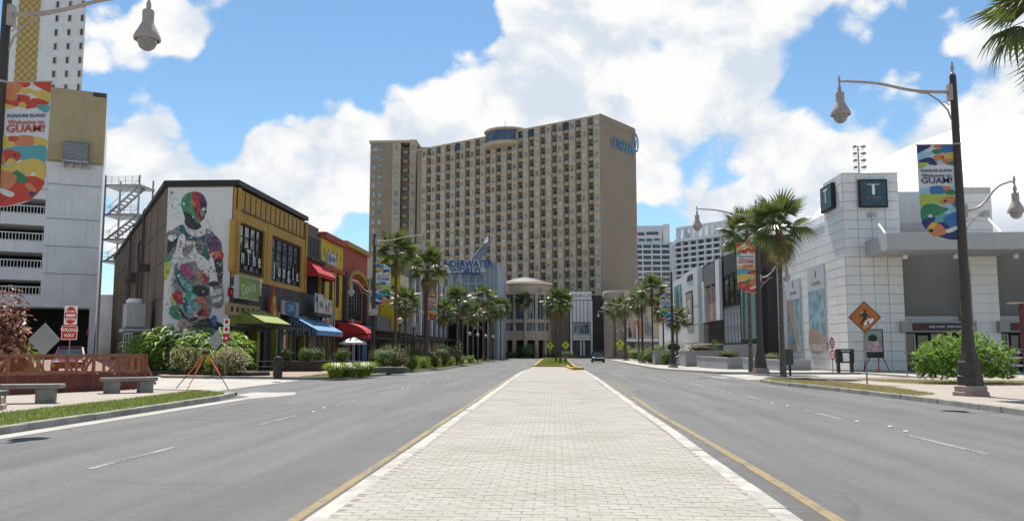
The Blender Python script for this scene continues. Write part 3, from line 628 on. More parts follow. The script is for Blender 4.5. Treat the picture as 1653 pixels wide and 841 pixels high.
for q, (a, txt) in enumerate(((w1, 'InThe'), (w2, 'Jungle'))):
    wn = window(FL, a[0] + .01, a[1] - .01, a[2] + .01, a[3] - .01, 5, 4, mb_, black_m, glass, .02, .1, .14, .06)
    n = len(txt); white = mat('window_letters', (.50, .54, .52), .5, .05, 5)
    for i, ch in enumerate(txt):
        u = a[0] + (a[1] - a[0]) * (i + .9) / (n + .5); lettering(ch, 1.5, FL, u, a[2] + (a[3] - a[2]) * (.30 if q == 0 else .27), .19, white, wn, .01, .03, .8)
# ground floor of the mural building: brown fascia, piers and a dark glazed front
b = MB(); b.fb(FL, .02, ue, vb - 2.0, vb - .003, .003, .28); b.build('fascia', brown_d, mb_)
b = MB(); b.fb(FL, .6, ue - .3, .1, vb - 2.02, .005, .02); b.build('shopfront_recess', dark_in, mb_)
for u in (.02, 4.2, 8.6, 12.6, ue - .7):
    b = MB(); b.fb(FL, u, u + .65, .1, vb - 2.02, .025, .5); b.build('pier', mat('olive_render', (.17, .20, .05), .8, .15, 1), mb_)
for u in (1.0, 5.2, 9.6):
    window(FL, u, u + 2.9, .3, 3.0, 3, 1, mb_, brown_d, glass, .03, .08, .1)
b = MB(); b.fb(FL, 11.4, 11.55, .1, 3.4, .1, .25, 0); b.fb(FL, 11.9, 12.3, .1, 3.4, .03, .2, 1); b.fb(FL, 13.4, 14.2, .1, 3.4, .03, .2, 2); b.build('door_surround', [white_t, red_w, steel_g], mb_)
def sloped_awning(fr, u0, u1, v0, v1, w0, w1, drop, top, side, parent, name='awning', stripes=0):
    b = MB(); P = fr.p
    b.add([P(u0, v1, w0), P(u1, v1, w0), P(u1, v0, w1), P(u0, v0, w1), P(u0, v1 - .06, w0), P(u1, v1 - .06, w0), P(u1, v0 - .06, w1), P(u0, v0 - .06, w1)], [(0, 1, 2, 3), (4, 7, 6, 5)], 0)
    b.fb(fr, u0, u1, v0 - drop, v0 - .062, w1 - .03, w1, 0)
    for u in (u0, u1 - .04):
        b.add([P(u, v1 - .07, w0), P(u, v0 - .07, w1 - .04), P(u, v0 - drop, w1 - .04), P(u, v0 - drop, w0), P(u + .04, v1 - .07, w0), P(u + .04, v0 - .07, w1 - .04), P(u + .04, v0 - drop, w1 - .04), P(u + .04, v0 - drop, w0)],
              [(0, 1, 2, 3), (4, 7, 6, 5), (0, 3, 7, 4), (3, 2, 6, 7), (2, 1, 5, 6), (1, 0, 4, 5)], 1)
    a = b.build(name, [top, side], parent)
    for i in range(stripes):
        w_ = w0 + (w1 - w0) * (i + .5) / stripes; vv = v1 + (v0 - v1) * (i + .5) / stripes
        s = MB(); s.fb(fr, u0 - .012, u0 - .002, v0 - drop, vv - .12, w_ - .05, w_ + .05); s.build('stripe', blue_can, a)
    for u in (u0 + .15, u1 - .15):
        s = MB(); s.tube([P(u, v0 - drop + .02, w1 - .08), P(u, .13, w1 - .08)], .035, 8); s.build('awning_post', black_m, a)
    return a
sloped_awning(FL, .6, 6.4, 3.5, 4.55, .33, 2.3, .32, green_can, green_can, mb_)
pu0, pu1 = FL.hit(370, 495, .6)[0], FL.hit(420, 505, .6)[0]; pv0, pv1 = FL.hit(370, 508, .6)[1], FL.hit(370, 488, .6)[1]
ps = MB(); ps.fb(FL, pu0, pu1, pv0, pv1, .3, .6); po = ps.build('perforated_sign', mat('tan_board', (.30, .23, .135), .8, .1, 2), mb_)
for i in range(6):
    b = MB(); x = pu0 + (pu1 - pu0) * (i + .5) / 6; b.fb(FL, x - .16, x + .16, pv0 + .25, pv1 - .25, .60, .62); b.build('sign_opening', dark_in, po)
sloped_awning(FL, 12.4, 20.8, 3.2, 4.5, .33, 2.7, .42, blue_can, navy_can, mb_, stripes=9)
# signs on the fascia
hx = lambda px, py, w_=.3: FL.hit(px, py, w_)
def hbox(p0, p1, y0, y1, w0, w1):
    s = MB(); u0, u1 = hx(p0, y0, w1)[0], hx(p1, y0, w1)[0]; v1, v0 = hx(p0, y0, w1)[1], hx(p0, y1, w1)[1]; s.fb(FL, u0, u1, v0, v1, w0, w1); return s, u0, u1, v0, v1
s, u0, u1, v0, v1 = hbox(369.5, 380.5, 464, 478, .33, .42); so_ = s.build('red_square_sign', mat('sign_red', (.40, .02, .03), .5, .05, 3), mb_); lettering('illy', .5, FL, (u0 + u1) / 2, (v0 + v1) / 2, .44, white_t, so_)
s, u0, u1, v0, v1 = hbox(386, 418, 446, 479, .75, 1.0); so_ = s.build('green_sign', mat('sign_green', (.16, .25, .04), .5, .25, 1.5), mb_)
s = MB(); s.fb(FL, u0 - .12, u1 + .1, v0 - .1, v0 - .002, .7, 1.04); s.fb(FL, u0 - .12, u1 + .1, v1 + .002, v1 + .1, .7, 1.04); s.fb(FL, u0 - .12, u0 - .002, v0, v1, .7, 1.04); s.fb(FL, u0 + .5, u1 - .5, (v0 + v1) / 2 - .1, (v0 + v1) / 2 + .1, .3, .74); s.build('sign_frame', steel_g, so_)
lettering('Dolce', (u1 - u0) * .3, FL, (u0 + u1) / 2 - .1, (v0 + v1) / 2, 1.01, mat('sign_pale_green', (.45, .5, .36), .5, .05, 3), so_, .01, .005, 1.0, tilt=R(12)); lettering('f', (v1 - v0) * 1.15, FL, u1 + .25, (v0 + v1) / 2 + .15, 1.02, mat('sign_cream', (.5, .5, .42), .5, .05, 3), so_, .06, .03)
c0 = hx(442, 489, .85); q = [(-.5, -1.3), (.05, -1.55), (.6, -1.2), (.75, -.4), (.45, .25), (.4, 1.0), (.1, .5), (-.1, 1.45), (-.35, .55), (-.6, -.3)]
s = MB(); s.fprism(FL, smooth_poly([(c0[0] + a * 1.0, c0[1] + b * .95) for a, b in q], 3), .7, .85); fs_ = s.build('flame_sign', mat('flame_red', (.38, .06, .03), .5, .15, 3), mb_)
q = [(-.3, -1.1), (.1, -1.3), (.5, -.9), (.25, -.5), (-.05, -.15), (.3, .2), (.05, .6), (-.25, .1), (.1, -.6)]
s = MB(); s.fprism(FL, smooth_poly([(c0[0] + a, c0[1] + b * .95) for a, b in q], 3), .852, .9); s.build('flame_core', mat('flame_yellow', (.5, .36, .06), .5, .1, 3), fs_)
s, u0, u1, v0, v1 = hbox(455, 483, 484, 507, .33, .45); so_ = s.build('blue_sign', mat('sign_grey', (.26, .27, .27), .6, .1, 2), mb_); um, vm = (u0 + u1) / 2, (v0 + v1) / 2
s = MB(); s.fprism(FL, smooth_poly([(um - 1.5, vm), (um - .9, vm + .6), (um + .9, vm + .6), (um + 1.5, vm), (um + .9, vm - .6), (um - .9, vm - .6)], 3), .452, .48); s.build('sign_oval', mat('sign_blue', (.04, .09, .2), .5, .2, 3), so_); lettering('CAFE', .75, FL, um, vm, .485, mat('sign_sky', (.2, .42, .6), .5, .1, 3), so_)
# side wall of the mural building: joints, pipes, hoods, plant
far3 = far; FB = Frame((far.x, far.y), (-BD.x, -BD.y)); LB = 55.0
for v in (2.6, 5.2, 7.8, 10.4):
    b = MB(); b.fb(FB, .1, LB - .1, v, v + .06, .0, .03); b.build('wall_joint', brown_d, mb_)
for u in range(4, 54, 5):
    b = MB(); b.fb(FB, u, u + .05, .2, HT - .1, .0, .025); b.build('wall_joint', brown_d, mb_)
for u, v1 in ((40, 13.4), (36.5, 11.0), (27, 13.2), (25.8, 9.5)):
    b = MB(); b.tube([FB.p(u, .2, .22), FB.p(u, v1, .22), FB.p(u, v1 + .25, .1)], .11, 8); b.tube([FB.p(u + .5, .2, .18), FB.p(u + .5, v1 - 1.2, .18)], .07, 6); b.build('downpipe', brown_d, mb_)
for u in (30.5, 32.5, 34.5, 43.5):
    b = MB(); b.fb(FB, u, u + 1.1, 7.9, 8.5, .0, .9); b.build('vent_hood', brown_d, mb_, bevel=.12)
b = MB(); b.fb(FB, 47.5, 50.5, 3.2, 5.0, .6, 2.0); b.fb(FB, 47.3, 50.7, 2.9, 3.15, .0, 2.2); ac = b.build('air_conditioner', steel_g, mb_, bevel=.05)
for u in (48.2, 49.8): b = MB(); b.lathe([(.0, 0), (.55, 0), (.55, .35), (.48, .35), (.48, .1), (0, .1)], 14, FB.p(u, 5.0, 1.3)); b.build('fan_shroud', white_t, ac, smooth=True)
b = MB(); b.tube([FB.p(46.6, 3.4, 1.0), FB.p(47.6, 3.4, 1.0)], .3, 10); b.build('duct', white_t, ac, smooth=True)
b = MB()
for v in (2.2, 2.9, 3.6, 4.3): b.bar(FB.p(38, v, 1.2), FB.p(46, v, 1.2), .05, .08)
for u in (38, 40.6, 43.3, 46): b.bar(FB.p(u, .13, 1.2), FB.p(u, 4.4, 1.2), .07, .07)
b.build('wall_railing', steel_g, mb_)
# grey bay with the red awning
b = MB(); b.fb(FL, ue + .02, uE[1] - .07, vb + 2.2, HT - 1.0, .003, .25); b.build('grey_bay', gray_w, mb_); b = MB(); b.fb(FL, ue + .02, uE[1] - .07, .1, 6.6, .003, .2); b.build('grey_bay', gray_w, mb_)
for i in range(4):
    s = MB(); u = ue + .35 + i * 1.05; s.fb(FL, u, u + .85, HT - 2.9, HT - 1.2, .253, .31); s.build('bay_panel', brown_d, mb_)
b = MB(); b.fb(FL, ue + .1, uE[1] - .1, HT - 3.5, HT - 3.2, .253, .8); b.build('bay_cornice', brown_d, mb_)
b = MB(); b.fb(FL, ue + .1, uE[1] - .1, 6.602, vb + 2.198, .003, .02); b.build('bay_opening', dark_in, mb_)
sloped_awning(FL, ue - .1, uE[1] + 1.0, 8.4, 9.9, .26, 1.5, .3, red_can, red_can, mb_)
for i, (u0, u1) in enumerate(((ue - .1, ue + 2.6), (ue + 2.7, uE[1] + .6))):
    s = MB(); s.fb(FL, u0, u1, 4.9, 6.6 - i * .35, 1.2, 1.26); p_ = s.build('painted_balcony_panel', mat('panel_pale', (.5, .46, .42), .7, .1, 2), mb_)
    for k in range(7):
        q = MB(); cu = rnd.uniform(u0 + .35, u1 - .35); cv = rnd.uniform(5.2, 6.1); rr = rnd.uniform(.15, .33)
        q.fprism(FL, smooth_poly([(cu + rr * rnd.uniform(.7, 1.3) * math.cos(a), cv + rr * rnd.uniform(.7, 1.2) * math.sin(a)) for a in (0, 1.2, 2.5, 3.8, 5)], 3), 1.262 + k * .002, 1.264 + k * .002); q.build('panel_motif', [MC[4], MC[10], MC[11], MC[14], MC[9], MC[3], MC[5]][k], p_)
b = MB(); b.fb(FL, ue, uE[1] + .6, 4.6, 4.88, .26, 1.3); b.build('balcony_floor', brown_d, mb_)
# ------------------------------------------------------------------ yellow and red shopfronts
def front(name, label, u0, u1, top, m, py_b):
    t = thing(name, label, 'building', FL.p((u0 + u1) / 2, 0, 0)); b = MB(); b.fb(FL, u0, u1, 0, top, -18, .0); b.build('wall', brown_d, t)
    b = MB(); b.fb(FL, u0, u1, py_b, top - .5, .003, .3); b.build('painted_facade', m, t); return t
H2 = FL.hit(515, 376)[1]
yb = front('yellow_shopfront', 'yellow two-storey shopfront with narrow arched windows and red cornice', uE[1], uE[2] - .05, H2, yellow_w, 4.6)
ux = lambda px: FL.hit(px, 450)[0]
b = MB(); b.fb(FL, uE[1], uE[2] - .05, H2 - .48, H2 + .1, .003, .75); b.fb(FL, uE[1], uE[2] - .05, H2 - 3.4, H2 - 3.0, .303, .6); b.build('cornice', red_w, yb)
for i in range(5):
    s = MB(); u = uE[1] + .8 + i * 1.6; s.fb(FL, u, u + .22, H2 - 2.1, H2 - 1.3, .30, .315); s.build('frieze_slot', dark_in, yb)
for px in (516, 529, 540):
    u = ux(px); s = MB(); s.fprism(FL, [(u - .42, 6.0), (u + .42, 6.0), (u + .42, 9.0), (u + .3, 9.5), (u, 9.75), (u - .3, 9.5), (u - .42, 9.0)], .30, .32); wn = s.build('arched_window', glass, yb)
    s = MB(); s.fb(FL, u - .5, u - .42, 6, 9, .303, .38); s.fb(FL, u + .42, u + .5, 6, 9, .303, .38); s.fb(FL, u - .03, u + .03, 6, 9.7, .322, .35); s.fb(FL, u - .5, u + .5, 5.9, 6, .303, .4); s.build('window_frame', brown_d, wn)
s = MB(); s.fb(FL, ux(521), ux(535), 9.9, 11.1, .33, .45); so_ = s.build('oval_sign', mat('sign_pale', (.42, .42, .40), .6, .1, 2), yb)
s = MB(); s.fprism(FL, smooth_poly([(ux(522), 10.5), (ux(524), 10.95), (ux(526), 10.5), (ux(524), 10.05)], 4), .452, .47); s.build('sign_oval', MATS['sign_blue'], so_); lettering('CLUB', .6, FL, ux(530), 10.5, .47, MATS['sign_blue'], so_)
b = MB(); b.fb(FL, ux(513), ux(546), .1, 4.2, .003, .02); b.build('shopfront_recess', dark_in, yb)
for i, px in enumerate((516, 526)):
    s = MB(); s.fb(FL, ux(px), ux(px) + 2.4, 3.6, 5.6, .33, .39); p_ = s.build('poster', [mat('poster_white', (.6, .58, .54), .6, .1, 2), mat('poster_tan', (.42, .34, .27), .6, .2, 2)][i], yb)
    q = MB(); q.fprism(FL, smooth_poly([(ux(px) + .4, 3.7), (ux(px) + 1.6, 3.75), (ux(px) + 1.9, 4.3), (ux(px) + 1.0, 4.7), (ux(px) + .5, 4.4)], 3), .393, .4); q.build('poster_print', [MC[9], MC[1]][i], p_)
for i, px in enumerate((517, 524, 533, 541)):
    window(FL, ux(px), ux(px) + 1.5, .4, 3.0, 2, 1, yb, mat('shop_frame', (.33, .22, .14), .6, .2, 2), glass, .03, .08, .1)
s = MB(); u0, u1 = ux(540), ux(553); n = 10
for i in range(n):
    a0, a1 = math.pi / 2 * i / n, math.pi / 2 * (i + 1) / n
    pr_ = lambda a: (2.7 + 1.7 * math.sin(a), .4 + 3.2 * math.cos(a))
    (va, wa), (vc, wc) = pr_(a0), pr_(a1)
    s.poly([FL.p(u0, va, wa), FL.p(u1, va, wa), FL.p(u1, vc, wc), FL.p(u0, vc, wc)]); s.poly([FL.p(u0, va, wa), FL.p(u0, vc, wc), FL.p(u0, 2.7, .4)]); s.poly([FL.p(u1, va, wa), FL.p(u1, 2.7, .4), FL.p(u1, vc, wc)])
s.build('barrel_awning', red_can, yb, smooth=False)
rb = front('red_shopfront', 'red shopfront with a big arched window and blue ground floor', uE[2], uE[3], FL.hit(552, 390)[1], red_w, 4.6)
H3 = FL.hit(552, 390)[1]
b = MB(); b.fb(FL, uE[2], uE[3], H3 - .48, H3 + .05, .003, .7); b.build('cornice', ochre, rb)
for px in (551, 584):
    b = MB(); b.fb(FL, ux(px) - .6, ux(px) + .6, 4.6, H3 - 3.2, .303, .75); b.build('pilaster', brown_d, rb)
ua, uz = ux(552), ux(583); um = (ua + uz) / 2; hw_ = (uz - ua) / 2
b = MB(); n = 14; arc = lambda a, e: (um + (hw_ + e) * math.cos(a), 8.2 + (1.7 + e) * math.sin(a))
for i in range(n):
    a0, a1 = math.pi * i / n, math.pi * (i + 1) / n; p = [arc(a0, 0), arc(a0, .45), arc(a1, .45), arc(a1, 0)]
    b.hexa([FL.p(*x, .303) for x in p] + [FL.p(*x, .85) for x in p])
b.build('arch_moulding', ochre, rb)
u0, u1 = ux(557), ux(578); um = (u0 + u1) / 2
s = MB(); s.fprism(FL, [(u0, 4.9), (u1, 4.9), (u1, 8.0), (um + (u1 - um) * .7, 8.65), (um, 8.9), (um - (u1 - um) * .7, 8.65), (u0, 8.0)], .30, .33); wn = s.build('arched_window', glass, rb)
s = MB()
for i in range(6): u = u0 + (u1 - u0) * i / 5; s.fb(FL, u - .06, u + .06, 4.9, 8.1 + .7 * math.sin(math.pi * i / 5), .332, .42)
for v in (5.9, 7.0, 8.0): s.fb(FL, u0, u1, v - .05, v + .05, .335, .40)
s.build('window_frame', black_m, wn)
b = MB(); b.fb(FL, uE[2] + .3, uE[3], 3.2, 4.3, .303, 1.0); b.fb(FL, uE[2] + .5, uE[2] + 1.3, .1, 3.19, .303, .5); b.fb(FL, uE[3] - 4.4, uE[3] - .2, .1, 3.19, .303, .5); b.build('blue_front', blue_w, rb)
lettering('C&', .9, FL, ux(566), 5.2 - .6, .34, white_t, rb)
for u in (uE[2] + 1.6, uE[2] + 3.7): window(FL, u, u + 1.9, .4, 3.0, 2, 2, rb, white_t, glass, .3, .08, .1)
# ------------------------------------------------------------------ grey building with yellow pylon, striped wall, aquarium
gb = thing('grey_shop_building', 'pale grey shop building with a tall yellow sign beyond the red front', 'building', FL.p(uE[3] + 10, 0, 0))
b = MB(); b.fb(FL, uE[3] + .05, uE[4], 0, 12.6, -16, -.0); b.build('wall', cream_w, gb)
b = MB(); b.fb(FL, uE[3] + .05, uE[4], 3.9, 5.6, .003, 1.6); b.build('canopy', gray_w, gb)
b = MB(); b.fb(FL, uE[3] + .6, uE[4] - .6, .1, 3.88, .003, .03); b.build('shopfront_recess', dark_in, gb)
b = MB(); b.fb(FL, uE[3] + 3, uE[3] + 9, 12.6, 13.8, -6, -1.5); b.fb(FL, uE[3] + 3.4, uE[3] + 8.6, 12.61, 14.6, -9, -6.01); b.build('roof_plant', steel_g, gb)
for i in range(4): window(FL, uE[3] + 2 + i * 6.2, uE[3] + 6.4 + i * 6.2, .4, 3.5, 3, 1, gb, black_m, glass, .035, .1, .1)
for i in range(3): window(FL, uE[3] + 3 + i * 8, uE[3] + 7 + i * 8, 7.2, 10.4, 3, 2, gb, steel_g, glass, .003, .1, .1)
FY = Frame((-22.4, 57 + uE[3] + 8.5), (1, 0))
s = MB(); s.fb(FY, 0, 2.55, 4.2, 13.2, -.6, 0); yp = s.build('yellow_pylon_sign', mat('sign_yellow', (.62, .44, .02), .55, .06, 2), gb)
lettering('the', .9, FY, 1.3, 9.6, .01, black_m, yp, .01, .02); lettering('shop', .95, FY, 1.3, 8.7, .01, black_m, yp, .01, .02); lettering('Y', 1.5, FY, 1.3, 11.8, .01, black_m, yp)
sb = thing('striped_wall_building', 'grey ribbed building between the yellow sign and the aquarium', 'building', FL.p(uE[4] + 20, 0, 0))
b = MB(); b.fb(FL, uE[4] + .05, uE[5] + 6, 0, 14.2, -20, 0); b.build('wall', gray_w, sb)
for i in range(22):
    s = MB(); u = uE[4] + .8 + i * 2.1; s.fb(FL, u, u + .75, 3.8, 14.0, .003, .5); s.build('rib', [steel_g, white_t, gray_w][i % 3], sb)
b = MB(); b.fb(FL, uE[4] + .2, uE[5], 3.2, 3.75, .003, 2.2); b.build('canopy', black_m, sb)
AY = 172.0; FA = Frame((-24, AY), (1, 0)); au = lambda px: FA.hit(px, 500)[0]; av = lambda py: FA.hit(760, py)[1]
aq = thing('aquarium_building', 'pale aquarium building with blue letters and a whale sculpture on top', 'building', FA.p(6, 0, 0))
b = MB(); b.fb(FA, au(722), au(804), 0, av(424), -30, 0); b.build('wall', mat('aquarium_panel', (.29, .325, .36), .6, .06, .8, streak=.12), aq)
b = MB(); b.fb(FA, au(722), au(784), av(441), av(420), .003, 1.2); b.build('sign_fascia', mat('fascia_pale', (.42, .46, .50), .5, .05, 1), aq)
lb = mat('letter_blue', (.03, .05, .20), .4, .1, 3)
lettering('UNDERWATER', 2.05, FA, au(752), av(427.5), 1.25, lb, aq, .12, .03, .80); lettering('WORLD', 1.9, FA, au(752), av(439), 1.25, lb, aq, .12, .03, .9)
window(FA, au(729), au(783), av(502), av(442), 4, 4, aq, steel_g, glass_b, .01, .25, .3, .22)
s = MB(); s.fb(FA, au(728), au(781), av(514), av(503.5), .003, .9); sg = s.build('white_sign', white_t, aq); lettering('SEA GRILL', 1.5, FA, au(755), av(508.7), .92, black_m, sg, .03, .03, .82)
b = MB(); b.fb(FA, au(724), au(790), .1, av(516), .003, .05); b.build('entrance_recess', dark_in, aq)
for i in range(8): s = MB(); u = au(738) + i * 1.05; s.fb(FA, u, u + .3, .1, av(517), .06, .5); s.build('entrance_column', [steel_g, gray_w][i % 2], aq)
for px in (787, 794, 800): s = MB(); s.fb(FA, au(px), au(px) + .08, .2, av(425), .0, .04); s.build('panel_joint', gray_w, aq)
# whale sculpture rising from the roof
z0 = av(424)
def wp(px, py, dy=-6): return at(px, py, AY - dy)
s = MB(); s.tube([wp(757, 430), wp(766, 421), wp(774, 412), wp(780, 403), wp(785, 394), wp(787, 385)], [.9, .95, .95, .8, .5, .12], 12)
s.tube([wp(779, 407), wp(784, 411), wp(788, 417)], [.6, .42, .08], 8); s.tube([wp(776, 409), wp(771, 407), wp(766, 411)], [.5, .36, .08], 8)
s.build('whale_sculpture', mat('sculpture_grey', (.12, .14, .16), .5, .2, 1), aq, smooth=True)
s = MB(); s.tube([wp(784.5, 394), wp(786.2, 386), wp(787.4, 382)], [.5, .3, .1], 8); s.build('whale_belly', white_t, aq, smooth=True)
# ------------------------------------------------------------------ far left: garage, stair tower, white hotel tower, cream building
gdir = Vector((.878, .479)); gr = Vector((at(160, 400, 92).x, 92)); g0 = gr - gdir * 18
FG = Frame(g0, gdir); GL = 18.0; gu = lambda px, py=420: FG.hit(px, py)[0]; gv = lambda px, py: FG.hit(px, py)[1]
ga = thing('parking_garage', 'white and tan multi-storey parking garage with dark open decks', 'building', FG.p(12, 0, 0))
vtop = gv(160, 150); vmid = gv(160, 268); uo = gu(68); vopen = gv(140, 497)
b = MB(); b.fb(FG, 0, GL, 0, vtop, -26, -5); b.fb(FG, uo + .002, GL, vopen, vmid, -4.99, 0); b.build('wall', white_w, ga)
b = MB(); b.fb(FG, 0, GL, vmid + .002, vtop, -4.99, 0); b.build('upper_wall', mat('tan_render', (.40, .32, .19), .85, .09, .4, .2, 25, streak=.4), ga)
lv = [(gv(45, y1), gv(45, y0)) for y0, y1 in ((320, 345), (363, 389), (407, 433), (452, 476))]
edges = [vmid] + [x for p in [(a[1], a[0]) for a in lv] for x in p] + [vopen]
b = MB()
for i in range(0, len(edges), 2): b.fb(FG, 0, uo, edges[i + 1], edges[i], -4.99, 0)
b.build('spandrel', white_w, ga)
b = MB(); b.fb(FG, gu(143, 530), GL, 0, vopen - .002, -4.99, 0); b.build('corner_pier', white_w, ga)
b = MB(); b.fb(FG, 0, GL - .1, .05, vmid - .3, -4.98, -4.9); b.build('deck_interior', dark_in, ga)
for a in lv:
    s = MB(); s.fb(FG, 0, uo, a[0] + .85, a[0] + .95, -.25, -.15); s.fb(FG, 0, uo, a[0] + .05, a[0] + .12, -.25, -.15)
    k = 0; u = .1
    while u < uo: s.fb(FG, u, u + .06, a[0] + .12, a[0] + .85, -.23, -.17); u += .32
    s.build('deck_railing', white_t, ga)
for py in (262.5, 300, 355, 399, 443): s = MB(); s.fb(FG, uo + .1, GL - .05, gv(130, py) - .03, gv(130, py) + .03, 0, .03); s.build('floor_joint', gray_w, ga)
s = MB(); s.fb(FG, gu(103, 247), gu(143, 247), gv(123, 262), gv(123, 231), .003, .5); ve = s.build('wall_vent', gray_w, ga)
s = MB()
for i in range(14): z = gv(123, 262) + .12 + i * (gv(123, 231) - gv(123, 262) - .2) / 14; s.fb(FG, gu(104, 247), gu(142, 247), z, z + .06, .503, .56)
s.fb(FG, gu(102, 247), gu(144, 247), gv(123, 265), gv(123, 262.5), .003, 1.1)
for i in range(4): u = gu(104, 247) + i * .85; s.fb(FG, u, u + .1, gv(123, 272), gv(123, 265.3), .003, .9)
s.build('louvre', steel_g, ve)
s = MB(); s.fb(FG, gu(45, 290), gu(70, 290), gv(60, 302), gv(60, 274), .003, .08); s.build('access_panel', white_t, ga)
s = MB(); s.fb(FG, gu(150, 165), gu(171, 165), gv(160, 157), gv(160, 150.5), .003, .05); s.build('stain_patch', brown_d, ga)
s = MB(); s.fprism(FG, [(gu(145.5), 3.2), (gu(149.5), 3.2), (gu(149.5), 3.7), (gu(147.5), 3.95), (gu(145.5), 3.7)], .003, .05); s.build('wall_badge', red_w, ga)
b = MB(); b.hexa([(-52, 36, -.2), (-24.5, 44, -.2), (-36, 80, -.2), (-62, 84, -.2), (-52, 36, .015), (-24.5, 44, .015), (-36, 80, 1.0), (-62, 84, 1.0)]); struct(b.build('garage_ramp', brick_pave_mat('ramp_paving', (.33, .25, .205), (.37, .285, .235), (.25, .19, .16), 2.0)))
# stair tower of galvanised steel
st = thing('steel_stair_tower', 'galvanised steel stair tower between the garage and the brown wall', 'stair tower', at(193, 420, 112).xy.to_3d())
Fs = Frame((at(166, 380, 112).x, 112), (1, 0)); sw = at(221, 380, 112).x - at(166, 380, 112).x; zt = [Fs.hit(190, y)[1] for y in (420, 385, 345, 298)]
for u in (0, sw):
    for w_ in (0, -4):
        s = MB(); s.fb(Fs, u - .1, u + .1, 0, zt[3] + 1.3, w_ - .1, w_ + .1); s.build('post', steel_g, st)
for i, z in enumerate(zt):
    s = MB(); s.fb(Fs, -.2, sw + .2, z - .25, z, -4.2, .2); s.build('landing', steel_g, st)
    s = MB()
    for h in (.45, .8, 1.1): s.bar(Fs.p(-.1, z + h, .15), Fs.p(sw + .1, z + h, .15), .05, .05)
    for k in range(6): u = sw * k / 5; s.bar(Fs.p(u, z, .15), Fs.p(u, z + 1.1, .15), .05, .05)
    s.build('railing', steel_g, st)
    if i < 3:
        s = MB()
        for k in range(9):
            f0 = k / 9; zz = z + (zt[i + 1] - z) * f0; s.fb(Fs, .3 + (sw - .6) * f0, .3 + (sw - .6) * (f0 + .11), zz, zz + .06, -2.4, -.6)
        s.bar(Fs.p(.2, z, -.6), Fs.p(sw - .2, zt[i + 1], -.6), .06, .3); s.bar(Fs.p(.2, z, -2.4), Fs.p(sw - .2, zt[i + 1], -2.4), .06, .3); s.bar(Fs.p(.2, z + 1, -.6), Fs.p(sw - .2, zt[i + 1] + 1, -.6), .05, .05)
        s.build('stair_flight', steel_g, st)
b = MB(); b.box(-75, -44, 118, 140, 0, 9.5); lo = b.build('low_rear_building', mat('rear_grey', (.3, .31, .33), .8, .15, .5, streak=.2)); tag(lo, 'low blue-grey building behind the steel stair tower', 'building')
# white hotel tower with gold lattice
FT = Frame((at(26, 60, 180).x, 180), (1, 0)); tu = lambda px: FT.hit(px, 70)[0]; tv = lambda py: FT.hit(110, py)[1]
tw = thing('white_hotel_tower', 'white hotel tower with small windows and a gold lattice strip', 'building', FT.p(7, 0, 0))
b = MB(); xr = FT.p(tu(136), 0).x; b.prism([(FT.p(-2.2, 0).x, 180), (xr, 180), (xr * 192 / 180, 192), (xr * 192 / 180 - 18, 192)], 0, 92); b.build('wall', white_w, tw)
b = MB(); b.fb(FT, tu(27), tu(62), 0, 90, .003, .1); gs = b.build('gold_strip', mat('gold_panel', (.50, .36, .14), .7, .06, 1), tw)
s = MB(); gw = tu(62) - tu(27); n = 3; st_ = gw / n; vv = tv(150)
while vv < 90:
    for i in range(n):
        u = tu(27) + i * st_; s.bar(FT.p(u, vv, .14), FT.p(u + st_, vv + st_, .14), .14, .1, (0, 1, 0)); s.bar(FT.p(u + st_, vv, .17), FT.p(u, vv + st_, .17), .14, .1, (0, 1, 0))
    vv += st_
s.build('lattice', mat('gold_dark', (.30, .20, .07), .7, .08, 2), gs)
for i, px in enumerate((90, 110.5, 131)):
    for py in (-14, 8, 30.5, 53, 75.5, 98, 120, 142):
        u = tu(px); v = tv(py); s = MB(); s.fb(FT, u - .3, u + .3, v - .7, v + .7, .003, .04); wn = s.build('window', glass, tw)
        s = MB(); s.fb(FT, u - .42, u - .3, v - .85, v + .85, .003, .14); s.fb(FT, u + .3, u + .42, v - .85, v + .85, .003, .14); s.fb(FT, u - .3, u + .3, v + .7, v + .85, .003, .14); s.fb(FT, u - .3, u + .3, v - .85, v - .7, .003, .14); s.build('window_frame', cream_w, wn)
# cream building at the left edge
FC = Frame((-27.2, 26), (0, 1)); cb = thing('cream_shop_building', 'cream building with a moulded cornice behind the orange fence', 'building', FC.p(8, 0, 0))
b = MB(); b.fb(FC, -8, 12.6, 0, 8.6, -14, 0); b.build('wall', cream_w, cb)
for v, d in ((8.6, .7), (8.2, .45), (4.6, .3)): b = MB(); b.fb(FC, -8, 12.65 + d * .2, v + .004, v + .36, -13, d); b.build('cornice', mat('tan_cornice', (.38, .30, .20), .8, .1, 1), cb)
for u in (1, 5, 9): window(FC, u, u + 2, 5.4, 7.4, 2, 2, cb, white_t, glass, .003)
for u in (.5, 6): window(FC, u, u + 4.5, .4, 3.6, 4, 1, cb, brown_d, glass, .003)
